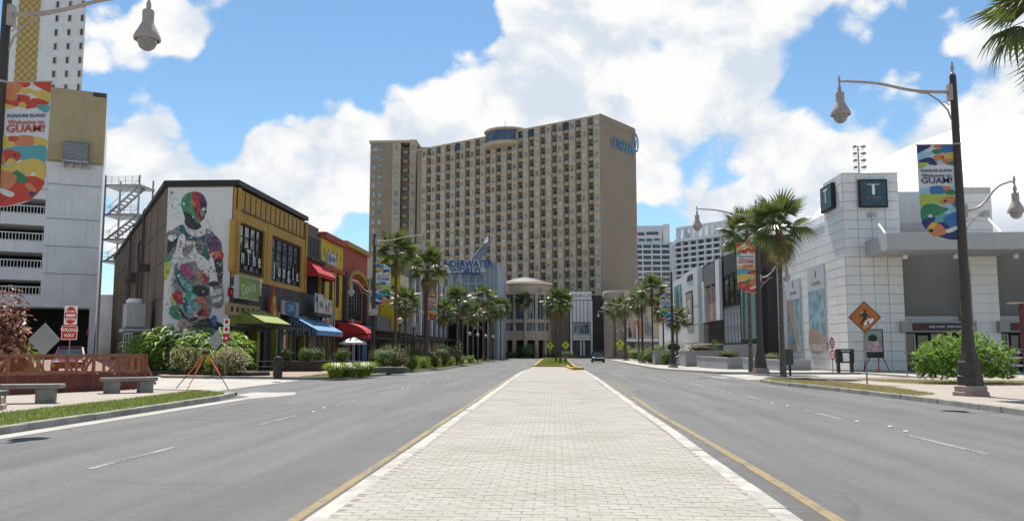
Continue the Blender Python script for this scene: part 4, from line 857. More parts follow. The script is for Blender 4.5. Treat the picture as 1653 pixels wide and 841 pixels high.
# ------------------------------------------------------------------ big beach hotel at the end of the road
h_pier = mat('hotel_tan', (.455, .372, .275), .85, .05, .15, .1, 10, streak=.14)
h_wall = mat('hotel_tan_shaded', (.285, .225, .163), .85, .05, .15, .1, 10, streak=.14)  # darker pier tan: shade of the balcony recesses is put into this colour
h_side = mat('hotel_side', (.245, .195, .145), .85, .05, .12, .1, 10, streak=.18)
h_balc = mat('hotel_balcony', (.34, .268, .195), .85, .06, .3)
hglass = glass_mat('hotel_glass', (.26, .30, .30), .12, .8, .8, .4)
cP = at(970, 400, 231); C0 = Vector((cP.x, 231))
hd = Vector((.829, -.559)).normalized(); HL = 71.2
FH = Frame(C0 - hd * HL, hd); FS = Frame(C0, (-FH.w.x, -FH.w.y)); SD = FS.hit(1029, 400)[0]
HTOP = FH.hit(960, 185)[1]; v_a = FH.hit(957, 197.6)[1]; v_b = FH.hit(957, 460.7)[1]; FHT = (v_a - v_b) / 15
ht = thing('beach_hotel', 'huge brown balconied hotel slab with curved blue roof lounge', 'building', (C0.x, C0.y, 0))
b = MB(); b.fb(FH, 0, HL, 0, HTOP - .6, -SD, -1.3); b.build('wall', h_wall, ht)
b = MB(); b.fb(FS, -.002, SD - 1.0, 0, HTOP - 2.0, .0, .12); b.fb(FS, .0, SD - 1.0, HTOP - 1.998, HTOP, .0, .25); b.build('end_wall', h_side, ht)
b = MB(); b.fb(FH, 0, HL - .01, HTOP - .598, HTOP - .1, -SD, -.2); b.build('roof_parapet', h_pier, ht)
PITCH = 4.12; NB = 17; NF = 17
def arch_win(w_, h_, fm):
    b = MB(); x = w_ / 2
    o = [(-x, 0), (x, 0), (x, h_ * .8), (x * .72, h_ * .95), (0, h_), (-x * .72, h_ * .95), (-x, h_ * .8)]
    b.add([(p[0], p[1], .03) for p in o], [tuple(range(7))], 1)
    q = [(p[0] * 1.18, p[1] * 1.06 - .08) for p in o]
    n = 7
    b.add([(p[0], p[1], .03) for p in o] + [(p[0], p[1], .13) for p in o] + [(p[0], p[1], .13) for p in q] + [(p[0], p[1], -.02) for p in q],
          [(l * n + i, l * n + (i + 1) % n, (l + 1) * n + (i + 1) % n, (l + 1) * n + i) for l in range(3) for i in range(n)], 0)
    b.box(-.03, .03, 0, h_, .035, .07, 0); return b.mesh('window', [fm, hglass], recalc=False)
win_me = arch_win(1.15, 1.75, h_pier)
bal = MB()
pro = [(-.98, -1.28), (-.98, -.3), (-.6, .05), (.6, .05), (.98, -.3), (.98, -1.28)]
for i in range(5):
    (x0, z0), (x1, z1) = pro[i], pro[i + 1]; k = .92
    bal.hexa([(x0, 0, z0), (x1, 0, z1), (x1 * k, 0, z1 * k - .05), (x0 * k, 0, z0 * k - .05), (x0, 1.05, z0), (x1, 1.05, z1), (x1 * k, 1.05, z1 * k - .05), (x0 * k, 1.05, z0 * k - .05)], 0)
bal.add([(p[0], 0, p[1]) for p in pro] + [(p[0], .12, p[1]) for p in pro], [tuple(range(6)), tuple(range(6, 12))], 0)
bal.add([(-.8, .12, -1.27), (.8, .12, -1.27), (.8, 2.2, -1.27), (-.8, 2.2, -1.27)], [(0, 1, 2, 3)], 1)
bal.box(-.03, .03, .12, 2.2, -1.265, -1.2, 0)
bal_me = bal.mesh('balcony', [h_balc, glass_mat('balcony_door', (.10, .095, .085), .15, .6, .8, .45)], recalc=False)
Rm = FH.rot().to_4x4()
def hplace(name, me, fr, u, v, w_, parent, sc=1.0):
    o = link(name, me, parent, True); o.matrix_basis = Matrix.Translation(fr.p(u, v, w_)) @ fr.rot().to_4x4() @ Matrix.Diagonal((sc, sc, sc, 1)); return o
for i in range(NB):
    u1 = HL - PITCH * i; u0 = u1 - 2.05
    b = MB(); b.fb(FH, u0, u1, 0, HTOP - .602, -1.28, 0); b.build('bay_pier', h_pier, ht)
    for f in range(NF):
        v = v_a - FHT * f
        hplace('window', win_me, FH, (u0 + u1) / 2, v - .9, .0, ht)
        if i < NB - 1: hplace('balcony', bal_me, FH, u0 - 1.03, v - 1.7, -.02, ht)
for f in range(1, NF, 4):
    b = MB(); b.fb(FH, HL - 2.1, HL - .01, v_a - FHT * f + FHT * .62, v_a - FHT * f + FHT * .62 + .12, .003, .1); b.build('string_course', h_balc, ht)
# top-floor loggias
for i in (2, 5, 12):
    u = HL - PITCH * i - 2.1; b = MB(); b.fb(FH, u - 2.0, u + .1, v_a - .9, v_a + .95, .14, .2); b.build('loggia_glass', glass, ht)
# curved lounge on the roof line
lc = FH.hit(809, 215); LR = 6.6; lp = FH.p(lc[0], 0, -3.2); vl0 = FH.hit(809, 229, 3.0)[1]; vl1 = FH.hit(809, 208, 3.0)[1]
lg = MB(); lg.lathe([(LR, vl0 + .5), (LR, vl1 - .3)], 28, (lp.x, lp.y, 0)); lo_ = lg.build('roof_lounge_glass', mat('lounge_glass', (.035, .075, .13), .08, .3, .4, spec=.8), ht, smooth=False)
for z0, z1, r0 in ((vl0 - .9, vl0 + .5, LR + .5), (vl1 - .3, vl1 + .5, LR + .6)):
    b = MB(); b.lathe([(r0 - .9, z0), (r0, z0 + .3), (r0 + .1, z1 - .2), (r0, z1), (0, z1)], 32, (lp.x, lp.y, 0)); b.build('lounge_band', h_pier, ht, smooth=True)
for i in range(22):
    a = math.atan2(FH.w.y, FH.w.x) + (i - 10.5) * .135; q = (lp.x + (LR + .02) * math.cos(a), lp.y + (LR + .02) * math.sin(a)); b = MB(); b.tube([(*q, vl0 + .5), (*q, vl1 - .3)], .06, 5); b.build('mullion', h_side, lo_)
b = MB(); b.tube([FH.p(lc[0], vl1 + .8, -2), FH.p(lc[0], vl1 + 4, -2)], .08, 6); b.build('mast', steel_g, ht)
for i in (4, 9, 13): b = MB(); u = HL - i * 4.5; b.fb(FH, u - 2, u + 2, HTOP - .1, HTOP + 1.0, -9, -5); b.build('roof_plant', h_balc, ht)
# name on the end wall
ol = mat('letter_blue_grey', (.12, .22, .30), .4, .1, 2)
u0, v0 = FS.hit(986, 231); u1, v1 = FS.hit(1021, 247)
lettering('OUTRIGGER', 4.6, FS, (u0 + u1) / 2, (v0 + v1) / 2 + .4, .3, ol, ht, .12, .06, (u1 - u0) / 24.5)
uc, vc = FS.hit(1024.5, 231); s = MB()
for i in range(20):
    a0, a1 = 2 * math.pi * i / 20, 2 * math.pi * (i + 1) / 20; P_ = lambda a, r: (uc + r * .75 * math.cos(a), vc + r * 1.15 * math.sin(a)); p = [P_(a0, 1.9), P_(a0, 2.6), P_(a1, 2.6), P_(a1, 1.9)]
    s.hexa([FS.p(*x, .13) for x in p] + [FS.p(*x, .35) for x in p])
s.fprism(FS, [(uc - .9, vc + 1.2), (uc + .2, vc - 1.6), (uc + .9, vc + 1.2), (uc + .2, vc - .4)], .13, .35); s.build('round_emblem', ol, ht)
# left pavilion of the hotel
PY = 278.0; FP = Frame((at(597, 300, PY).x, PY), (1, 0)); pu = lambda px: FP.hit(px, 330)[0]; pt_ = FP.hit(620, 231)[1]
b = MB(); b.fb(FP, 0, pu(646), 0, pt_, -16, 0); b.fb(FP, pu(646) + .002, pu(700), 0, pt_ - 1.2, -16, -1.8); b.build('pavilion_wall', h_wall, ht)
b = MB(); b.fb(FP, -.4, pu(672), pt_ + .002, pt_ + .8, -16, .4); b.build('pavilion_cornice', h_pier, ht)
b = MB(); b.fb(FP, pu(633), pu(646) - .02, 0, pt_ - .2, .003, .5); b.build('pavilion_bay', h_pier, ht)
b = MB(); b.fb(FP, pu(661), pu(671), 0, pt_ + .9, -1.79, .6); b.build('pavilion_pier', h_pier, ht)
for f in range(15):
    v = FP.hit(612, 240 + 14.72 * f)[1]
    for px in ((600, 604.5, 610, 614.5) if f < 2 else (602.5, 612)): hplace('window', win_me, FP, pu(px), v - .8, .0, ht, .9)
    hplace('window', win_me, FP, pu(639), v - .8, .5, ht, 1.1); hplace('window', win_me, FP, pu(666), v - .8, .6, ht, 1.0)
    hplace('balcony', bal_me, FP, pu(653), v - 1.8, -.5, ht, 1.0)
    o = hplace('balcony', bal_me, Frame((at(597, 300, PY).x, PY + 2.5), (0, 1)), 0, v - 1.7, 0, ht, 1.0)
    o.matrix_basis = Matrix.Translation(FP.p(0, v - 1.7, -2.5)) @ Frame((0, 0), (0, -1)).rot().to_4x4()
# ------------------------------------------------------------------ podium: round cream pavilion, white boutique, black boutique
pod = thing('round_cream_pavilion', 'round cream pavilion with low conical roof and tall windows', 'building', (at(847, 500, 208).x, 208, 0))
pc = at(847, 500, 208); PR = 6.6; pz = lambda py: at(847, py, 202)[2]
b = MB(); b.lathe([(PR - .5, 0), (PR - .5, pz(462))], 40, (pc.x, 208, 0)); b.build('glass_drum', glass_b, pod, smooth=True)
cream_p = mat('podium_cream', (.46, .36, .27), .8, .06, .4, .1, 20, streak=.15)
for y0, y1, e in ((475, 459, 0), (521, 515, 0), (549, 534, .08)):
    b = MB(); b.lathe([(PR - .5, pz(y0)), (PR + e, pz(y0)), (PR + e, pz(y1)), (PR - .5, pz(y1))], 40, (pc.x, 208, 0)); b.build('cream_band', cream_p, pod)
b = MB(); b.lathe([(PR + .35, pz(459) + .003), (PR + .5, pz(457)), (PR + .3, pz(456)), (PR - .8, pz(456) + .02)], 40, (pc.x, 208, 0)); b.build('cornice', cream_p, pod)
b = MB(); b.lathe([(PR - .6, pz(457)), (PR - .6, pz(455)), (PR - .4, pz(455) + .05), (2.8, pz(447)), (.9, pz(445)), (0, pz(444))], 32, (pc.x, 208, 0)); b.build('conical_roof', mat('roof_lead', (.075, .07, .065), .6, .2, .5), pod, smooth=True)
for i in range(-5, 6):
    a = -math.pi / 2 + i * .42 + .06; b = MB(); F_ = Frame((pc.x + (PR - .6) * math.cos(a), 208 + (PR - .6) * math.sin(a)), (-math.sin(a), math.cos(a)))
    b.fb(F_, -.45, .45, 0, pz(549), 0, .75); b.fb(F_, -.32, .32, pz(534), pz(475), 0, .62); b.build('column', cream_p, pod)
    for k in (1, 2):
        a2 = a + .14 * k; q = (pc.x + (PR - .48) * math.cos(a2), 208 + (PR - .48) * math.sin(a2)); b = MB(); b.tube([(*q, pz(515)), (*q, pz(475))], .06, 5); b.build('mullion', black_m, pod)
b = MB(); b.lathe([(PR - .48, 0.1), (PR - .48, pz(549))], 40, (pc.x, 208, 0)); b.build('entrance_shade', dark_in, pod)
F_ = Frame((pc.x, 201.3), (1, 0)); lettering('O', 1.3, F_, at(872, 470, 202).x - pc.x, pz(469), .1, gray_w, pod, .04, .05); lettering('hotel', .9, F_, at(880, 470, 202).x - pc.x, pz(469), .2, gray_w, pod, .04)
b = MB(); b.box(-16, 28, 213, 236, 0, pz(470)); pb = b.build('hotel_podium', cream_p); tag(pb, 'plain cream podium block under the big hotel', 'building')
F2 = Frame((0, 205), (1, 0)); X2 = lambda px: at(px, 500, 205).x; Z2 = lambda py: at(930, py, 205)[2]
wb = thing('white_boutique', 'narrow white luxury boutique with vertical panels beside black building', 'building', (X2(938), 205, 0))
b = MB(); b.fb(F2, X2(920), X2(956), 0, Z2(470), -7.9, 0); b.build('wall', mat('boutique_dark', (.07, .07, .07), .6, .1, 1), wb)
b = MB(); b.fb(F2, X2(920), X2(955), Z2(484), Z2(471), .003, .5); sg = b.build('sign_fascia', white_t, wb); lettering('COACH', 1.25, F2, X2(937), Z2(477.5), .52, gray_w, sg, .02, .02, 1.0, spacing=1.25)
for i in range(5): b = MB(); x = X2(924.5 + i * 6.1); b.fb(F2, x, x + .78, Z2(520), Z2(485), .003, .3); b.build('white_panel', white_t, wb)
window(F2, X2(925), X2(952), Z2(540), Z2(522), 3, 1, wb, white_t, glass_b, .003, .15, .2)
b = MB(); b.fb(F2, X2(925), X2(952), Z2(549), Z2(541), .003, .6); sg = b.build('door_sign', white_t, wb); lettering('COACH', .8, F2, X2(938), Z2(545), .62, gray_w, sg, .02)
for px in (920.5, 953): b = MB(); b.fb(F2, X2(px), X2(px) + .45, .1, Z2(485), .31, .7); b.build('side_pier', white_t, wb)
for px in (936, 941): b = MB(); b.fb(F2, X2(px), X2(px) + .35, .1, Z2(550), .003, .3); b.build('door_post', white_t, wb)
bb = thing('black_boutique', 'black box-shaped store right of the white boutique', 'building', (X2(980), 205, 0))
b = MB(); b.fb(F2, X2(956) + .05, X2(1008), 0, Z2(477), -7.9, 0); b.build('wall', mat('boutique_black', (.028, .029, .031), .5, .15, .5), bb)
for i in range(8): window(F2, X2(978) + .1 + i * .55, X2(978) + .6 + i * .55, .3 if i % 2 else 3.0, Z2(508), 1, 3, bb, black_m, glass_b, .003, .04, .1, .05)
for i in range(4): b = MB(); x = X2(958 + i * 5); b.fb(F2, x, x + .04, .2, Z2(478), .0, .03); b.build('panel_joint', black_m, bb)
FQ = Frame((0, 190), (1, 0)); XQ = lambda px: at(px, 520, 190).x; ZQ = lambda py: at(1030, py, 190)[2]
cq = thing('tan_corner_store', 'tan corner store with pink posters behind the far palms', 'building', (XQ(1030), 190, 0))
b = MB(); b.fb(FQ, XQ(1009), XQ(1095), 0, ZQ(468), -9, 0); b.build('wall', cream_p, cq)
b = MB(); b.lathe([(4.4, ZQ(480)), (4.5, ZQ(470)), (4.2, ZQ(467)), (0, ZQ(467))], 24, (XQ(1008), 197, 0)); b.lathe([(4.2, 0), (4.2, ZQ(480))], 24, (XQ(1008), 197, 0)); b.build('rounded_corner', cream_p, cq, smooth=True)
for i, (a, c, y0, y1, m_) in enumerate(((1012, 1022, 545, 515, 'mural_pink'), (1024, 1034, 548, 518, 'mural_orange'), (1038, 1056, 540, 500, 'poster_tan'), (1060, 1075, 520, 495, 'mural_orange'))):
    b = MB(); b.fb(FQ, XQ(a), XQ(c), ZQ(y0), ZQ(y1), .003, .15); p_ = b.build('poster', MATS[m_], cq)
    b = MB(); b.fprism(FQ, smooth_poly([(XQ(a) + .3, ZQ(y0) + .3), (XQ(c) - .3, ZQ(y0) + .4), (XQ((a + c) / 2), ZQ((y0 + y1) / 2)), (XQ(a) + .5, ZQ(y1) - .5)], 3), .153, .17); b.build('poster_print', MC[(i * 5) % 3], p_)
b = MB(); b.fb(FQ, XQ(1010), XQ(1094), .1, ZQ(552), .003, .03); b.build('shopfront_recess', glass, cq)
b = MB(); b.fb(FQ, XQ(1009), XQ(1094), ZQ(551), ZQ(547), .003, 1.5); b.build('canopy', white_t, cq)
# ------------------------------------------------------------------ white hotel far right
wh = thing('white_balcony_hotel', 'distant white hotel with a grid of dark balcony openings', 'building', (at(1085, 500, 440).x, 440, 0))
FW1 = Frame((0, 442), (1, 0)); x1 = lambda px: FW1.hit(px, 420)[0]; z1 = lambda py: FW1.hit(1055, py)[1]
aL = at(1090, 420, 440); aR = at(1158, 420, 419); d2 = (aR - aL).xy
FW2 = Frame(aL.xy, d2); x2 = lambda px: FW2.hit(px, 420)[0]
wh_m = mat('far_white', (.62, .63, .65), .8, .04, .2, streak=.1)
b = MB(); b.fb(FW1, x1(1020), x1(1090), 0, z1(391), -14, -1.5); b.fb(FW1, x1(1020), x1(1071), z1(391) + .01, z1(363), -14, -3); b.fb(FW1, x1(1072), x1(1083), z1(391) + .01, z1(361), -12, -2); b.fb(FW1, x1(1083), x1(1091), 0, z1(391), -1.49, 1.0)
b.build('wall', wh_m, wh)
zt2 = FW2.hit(1095, 388)[1]; b = MB(); b.fb(FW2, 0, x2(1222), 0, zt2, -14, -1.5); b.build('wing_wall', wh_m, wh)
nr = 10; rec_w = MB(); rec_w.fb(Frame((0, 0), (1, 0)), 0, 1, 0, 1, 0, .02)
def grid(fr, us, vt, pitch, n, tag_):
    for j in range(n):
        v1_ = vt - pitch * j; b = MB(); b.fb(fr, us[0] - .6, us[-1] + .6, v1_ - pitch, v1_ - pitch + 1.0, -1.49, .3); b.build('balcony_band', wh_m, wh)
        for a, c in zip(us[:-1], us[1:]):
            r_ = MB(); r_.fb(fr, a + .3, c - .3, v1_ - pitch + 1.0, v1_ - .02, -1.48, -1.4); r_.build('balcony_recess', glass, wh)
    for a in us:
        b = MB(); b.fb(fr, a - .3, a + .3, vt - pitch * n, vt, -1.47, .35); b.build('fin', wh_m, wh)
pf = (z1(399) - z1(444.3)) / 5
grid(FW1, [x1(p) for p in (1022, 1037.5, 1052.5, 1067, 1082)], z1(394.5), pf, 11, 0)
grid(FW2, [x2(p) for p in (1090, 1101.5, 1113.5, 1126, 1138.5, 1151, 1164)], FW2.hit(1095, 391.5)[1], pf, 11, 0)
grid(FW2, [x2(p) for p in (1171, 1184, 1197, 1210)], FW2.hit(1095, 391.5)[1], pf, 11, 0)
b = MB(); b.fb(FW2, 0, x2(1222), zt2 - .9, zt2 + .6, -1.48, .4); b.build('top_band', wh_m, wh)
b = MB(); zz = zt2 + .61
b.fb(FW2, x2(1090), x2(1222), zz + 5.2, zz + 6.4, -4, -1)
for px in (1090, 1101, 1111, 1121, 1131, 1141, 1150, 1159, 1168, 1177, 1200, 1215): b.fb(FW2, x2(px), x2(px) + 1.2, zz, zz + 5.19, -4, -1)
b.build('crown_frame', wh_m, wh)
b = MB(); b.fb(FW2, x2(1098), x2(1110), zz, zz + 3.5, -8, -4.5); b.build('roof_plant', steel_g, wh)
for a, c, y0, y1 in ((1031, 1042, 379, 374), (1045, 1065, 378, 373), (1032, 1042, 388, 384), (1045, 1054, 388, 384), (1057, 1067, 387, 384)):
    b = MB(); b.fb(FW1, x1(a), x1(c), z1(y0), z1(y1), -2.99, -2.9); b.build('top_window', glass, wh)
# ------------------------------------------------------------------ right-hand department store (white tiles, T sign)
tile_m = mat('white_tile', (.70, .685, .66), .45, .05, .35, .05, 8, spec=.4, streak=.2)
grout = mat('tile_joint', (.51, .50, .485), .9, .1, 2)
TX, TY = 20.6, 60.0
FTf = Frame((TX, TY), (1, 0)); FTs = Frame((TX, TY), (0, -1))      # front and side of the tower
tx = lambda px, py=450: FTf.hit(px, py)[0]; tz = lambda py: FTf.hit(1400, py)[1]
ds = thing('department_store', 'white tiled department store with a dark T sign on its corner tower', 'building', (TX + 6, TY, 0))
TT = tz(279.5); TU = tx(1451, 330); SW = 4.1
b = MB(); b.prism([(TX + .02, TY + .02), (TX + TU, TY + .02), (TX + TU, TY + 4.06), (TX + .02, TY + 4.06)], 0, TT - .05); b.build('tower_wall', grout, ds)
b = MB(); b.box(TX - .02, TX + TU + .04, TY - .02, TY + 4.1, TT - .045, TT + .02); b.build('tower_coping', white_w, ds)
_tm = {}
def tiles(fr, us, vs_, w_, parent, skip=None):
    for u0, u1 in zip(us[:-1], us[1:]):
        for v0, v1 in zip(vs_[:-1], vs_[1:]):
            if skip and skip((u0 + u1) / 2, (v0 + v1) / 2): continue
            key = (round(u1 - u0, 3), round(v1 - v0, 3))
            if key not in _tm:
                t_ = MB(); a, c = key; e = .009; t_.fb(Frame((0, 0), (1, 0)), 0, 0, 0, 0, 0, 0) if False else None
                x, y, q = a / 2 - e, c / 2 - e, .012
                t_.add([(-x, -y, 0), (x, -y, 0), (x, y, 0), (-x, y, 0), (-x + q, -y + q, .035), (x - q, -y + q, .035), (x - q, y - q, .035), (-x + q, y - q, .035)], [(4, 5, 6, 7), (0, 1, 5, 4), (1, 2, 6, 5), (2, 3, 7, 6), (3, 0, 4, 7)])
                _tm[key] = t_.mesh('tile', tile_m, recalc=False)
            o = link('tile', _tm[key], parent, True)
            o.matrix_basis = Matrix.Translation(fr.p((u0 + u1) / 2, (v0 + v1) / 2, w_ + rnd.uniform(-.003, .003))) @ fr.rot().to_4x4() @ Matrix.Rotation(rnd.uniform(-.004, .004), 4, 'X') @ Matrix.Rotation(rnd.uniform(-.003, .003), 4, 'Y')
NT = 21; VT = [.15 + (TT - .2) * i / NT for i in range(NT + 1)]
UT = [0, TU * .255, TU * .5, TU * .745, TU]
tiles(FTf, UT, VT, -.02 + .02, ds)
tiles(FTs, [-SW, -SW * .45, 0], VT, 0, ds)
# lower wall right of the tower, piers and grey panels
CZ = tz(406); X_a, X_b, X_c, X_d, X_e = tx(1458, 470), tx(1556, 470), tx(1568, 470), tx(1612, 470), TU + 22
b = MB(); b.fb(FTf, TU + .002, X_e, 0, CZ + .6, -6, -1.2); b.build('recess_wall', mat('store_grey', (.20, .195, .19), .8, .05, .5, streak=.12), ds)
b = MB(); b.fb(FTf, TU + .003, X_a, 0, CZ, -1.19, -.01); b.build('tower_return', grout, ds)
b = MB(); b.fb(FTf, X_c, X_d, 0, CZ, -1.19, -.02); b.build('pier_core', grout, ds)
tiles(FTf, [X_c, X_d], [v for v in VT if v < CZ], -.015, ds)
tiles(FTf, [TU + .003, X_a], [v for v in VT if v < CZ], -.008, ds)
b = MB(); b.fb(FTf, X_d + 3.6, X_d + 5.6, 0, CZ, -1.19, -.02); b.build('pier_core', tile_m, ds)
# upper block behind the canopy
UB0, UB1 = tx(1562, 320), tx(1612, 320) ; b = MB(); b.fb(FTf, UB0, UB1, CZ + .61, tz(300), -5, -1.0); b.build('pier_top', grout, ds)
tiles(FTf, [UB0, UB1], [v for v in VT if CZ + .61 < v < tz(297)], -.995, ds)
# doors
for (a, c) in ((X_a + .1, X_b), (X_d + .2, X_d + 3.5)):
    b = MB(); b.fb(FTf, a, c, .13, 2.75, -1.19, -1.12); b.build('door_recess', dark_in, ds)
    n = 4
    for i in range(n):
        u = a + (c - a) * i / n; window(FTf, u + .06, u + (c - a) / n - .02, .15, 2.7, 1, 1, ds, [steel_g, black_m][i % 2], glass, -1.11, .1, .1, name='door')
    b = MB(); b.fb(FTf, a - .5, c + .5, 2.8, 3.55, -1.19, .5); hd_ = b.build('door_header', mat('header_grey', (.30, .30, .30), .6, .05, 1), ds)
    b = MB(); b.fb(FTf, a + .2, c - .1, 2.9, 3.42, .503, .54); sg = b.build('sign_band', mat('sign_black', (.03, .028, .03), .4, .1, 2), hd_)
    b = MB(); b.fb(FTf, a + .2, a + 1.1, 2.9, 3.42, .542, .55); b.build('sign_red_end', mat('sign_maroon', (.085, .02, .018), .4, .1, 2), sg); lettering('WELCOME  OPEN DAILY', .22, FTf, (a + c) / 2 + .5, 3.16, .55, white_t, sg)
    b = MB(); b.fb(FTf, a, c, 3.56, 3.95, -1.1, -1.0); b.build('header_rail', steel_g, ds)
# canopy
cu0, cu1 = tx(1393, 395), X_e; ctop = tz(379); cbot = tz(404)
FC_ = FTf; uf = FTf.hit(1432, 380, 4.5)[0]
b = MB(); vcan0, vcan1 = FTf.hit(1450, 403, 4.5)[1], FTf.hit(1450, 375.5, 4.5)[1]
b.prism([FTf.p(TU * .36, 0, .06).xy, FTf.p(uf, 0, 4.5).xy, FTf.p(cu1, 0, 4.5).xy, FTf.p(cu1, 0, .06).xy], vcan0, vcan1)
can = b.build('canopy', mat('canopy_grey', (.40, .395, .39), .6, .04, .5, streak=.15), ds, bevel=.03)
for px in (1461, 1543, 1640):
    s = MB(); q = FTf.p(FTf.hit(px, 415, 2)[0], vcan0, 2.0); s.lathe([(.16, -.35), (.18, -.1), (.1, 0)], 12, (q.x, q.y, vcan0)); s.build('downlight', white_t, can, smooth=True)
for px0, y0, px1, y1, w0_ in ((1407, 347, 1429, 374, 0), (1589, 347, 1616, 374, -1.0)):
    a_ = FTf.hit(px0, y0, w0_); c_ = FTf.hit(px1, y1, 4.0); s = MB(); s.tube([FTf.p(a_[0], a_[1], w0_ + .05), FTf.p(c_[0], vcan1 + .02, 4.0)], .075, 8); s.build('tie_rod', white_t, ds)
    s = MB(); s.fb(FTf, a_[0] - .3, a_[0] + .3, a_[1] - .15, a_[1] + .15, w0_ + .04, w0_ + .14); s.build('tie_plate', steel_g, ds)
# T signs
s_teal = mat('sign_teal', (.035, .075, .10), .35, .12, 1)
u0, u1, v0, v1 = tx(1384, 310), tx(1430, 310), tz(336), tz(291)
s = MB(); s.fb(FTf, u0, u1, v0, v1, .06, .32); t1 = s.build('corner_sign', black_m, ds, bevel=.02)
s = MB(); s.fb(FTf, u0 + .12, u1 - .12, v0 + .12, v1 - .12, .322, .34); s.build('sign_face', s_teal, t1)
um = (u0 + u1) / 2; dv_ = v1 - v0; s = MB(); s.fb(FTf, um - .1, um + .1, v0 + dv_ * .45, v1 - dv_ * .2, .342, .36); s.fb(FTf, um - .42, um + .42, v1 - dv_ * .2 + .002, v1 - dv_ * .2 + .05, .342, .36); s.build('letter_t', white_t, t1)
lettering('GALLERIA', .16, FTf, um, v0 + dv_ * .35, .345, steel_g, t1, spacing=1.6); s = MB(); s.fprism(FTf, [(um, v0 + .38), (um + .1, v0 + .5), (um, v0 + .62), (um - .1, v0 + .5)], .342, .35); s.build('sign_emblem', red_w, t1)
a, c = FTs.hit(1331, 320)[0], FTs.hit(1350, 310)[0]; sv0, sv1 = FTs.hit(1341, 341)[1], FTs.hit(1341, 299)[1]
s = MB(); s.fb(FTs, a, c, sv0, sv1, .06, .34); t2 = s.build('side_sign', black_m, ds, bevel=.05)
s = MB(); s.fb(FTs, a + .15, c - .15, sv0 + .15, sv1 - .15, .342, .36); s.build('sign_face', s_teal, t2); lettering('T', 1.5, FTs, (a + c) / 2, (sv0 + sv1) / 2 + .1, .37, white_t, t2)
# side wall with two tall posters
FR = Frame((TX + .35, TY), (0, -1)); ru = lambda px, py=500: FR.hit(px, py)[0]; rv = lambda px, py: FR.hit(px, py)[1]
UW0, UW1 = ru(1241), -SW - .02; WH = rv(1315, 372)
b = MB(); b.fb(FR, UW0, UW1, 0, WH, -12, -.02); b.build('side_wall', grout, ds)
nw = 5; UWs = [UW0 + (UW1 - UW0) * i / nw for i in range(nw + 1)]; VW = [.15 + (WH - .16) * i / 15 for i in range(16)]
tiles(FR, UWs, VW, -.02, ds)
b = MB(); b.fb(FR, UW0, UW1, WH + .002, WH + .3, -12, .06); b.build('side_coping', white_w, ds)
b = MB(); b.fb(FR, UW0 + 2, UW1, WH + .303, WH + 2.4, -10, -3); b.build('roof_block', white_w, ds)
sky_p = mat('poster_aqua', (.22, .34, .38), .5, .4, 1.1); skin_p = mat('poster_skin', (.33, .235, .19), .6, .15, 1.2); sand_p = mat('poster_sand', (.42, .36, .32), .6, .2, 1); head_p = mat('poster_head', (.45, .47, .49), .6, .05, 1)
for i, (p0, p1, yt, yh, yb_) in enumerate(((1272, 1294, 462, 483, 568), (1307, 1334, 440, 468, 568))):
    a, c = ru(p0), ru(p1); vb0 = rv((p0 + p1) / 2, yb_); vh = rv((p0 + p1) / 2, yh); vt_ = rv((p0 + p1) / 2, yt) + .6
    s = MB(); s.fb(FR, a, c, vb0, vt_, .02, .10); po_ = s.build('poster', head_p, ds)
    s = MB(); s.fb(FR, a + .05, c - .05, vb0 + .05, vh, .102, .108); s.build('poster_image', sky_p, po_)
    s = MB(); n = c - a; hgt = vh - vb0
    if i == 0: s.fprism(FR, smooth_poly([(a + n * .1, vh - .05), (a + n * .45, vh - .05), (a + n * .6, vb0 + hgt * .6), (a + n * .9, vb0 + hgt * .1), (a + n * .75, vb0 + hgt * .05), (a + n * .5, vb0 + hgt * .42), (a + n * .45, vb0 + hgt * .1), (a + n * .38, vb0 + hgt * .1), (a + n * .3, vb0 + hgt * .5), (a + n * .1, vb0 + hgt * .72)], 3), .11, .114)
    else: s.fprism(FR, smooth_poly([(a + .1, vb0 + .1), (c - .1, vb0 + .1), (c - .15, vb0 + hgt * .2), (a + n * .6, vb0 + hgt * .33), (a + n * .3, vb0 + hgt * .36), (a + .1, vb0 + hgt * .4)], 3), .11, .114)
    s.build('poster_figure', skin_p, po_)
    s = MB(); s.fb(FR, a + .05, c - .05, vb0 + .05, vb0 + hgt * .13, .116, .12); s.build('poster_sand', sand_p, po_)
    lettering('SWAROVSKI', .34, FR, (a + c) / 2, vh + .55, .11, gray_w, po_, .004, 0, 1.2 if i else 1.0)
    s = MB(); q = (a + c) / 2; s.fprism(FR, smooth_poly([(q - .05, vh + 1.0), (q + .2, vh + 1.15), (q + .12, vh + 1.4), (q + .2, vh + 1.62), (q, vh + 1.5), (q + .02, vh + 1.25)], 3), .11, .115); s.build('poster_emblem', black_m, po_)
# big white dome roof behind
dm = MB(); dc = at(1565, 400, 130); dz1 = at(1520, 191, 118)[2]; e_ = 2.15
dm.lathe([(1, 0), (1, 4.0)] + [(math.cos(t) ** (2 / e_), 4 + (dz1 - 4) * math.sin(t) ** (2 / e_)) for t in [math.pi / 2 * i / 20 for i in range(1, 20)]] + [(0, dz1)], 72)
dm.v = [(dc.x + v[0] * 25.5, 132 + v[1] * 56, v[2]) for v in dm.v]
do = dm.build('dome_hall', mat('dome_white', (.88, .88, .88), .6, .03, .2), None, smooth=True); tag(do, 'big smooth white dome rising behind the department store', 'dome')
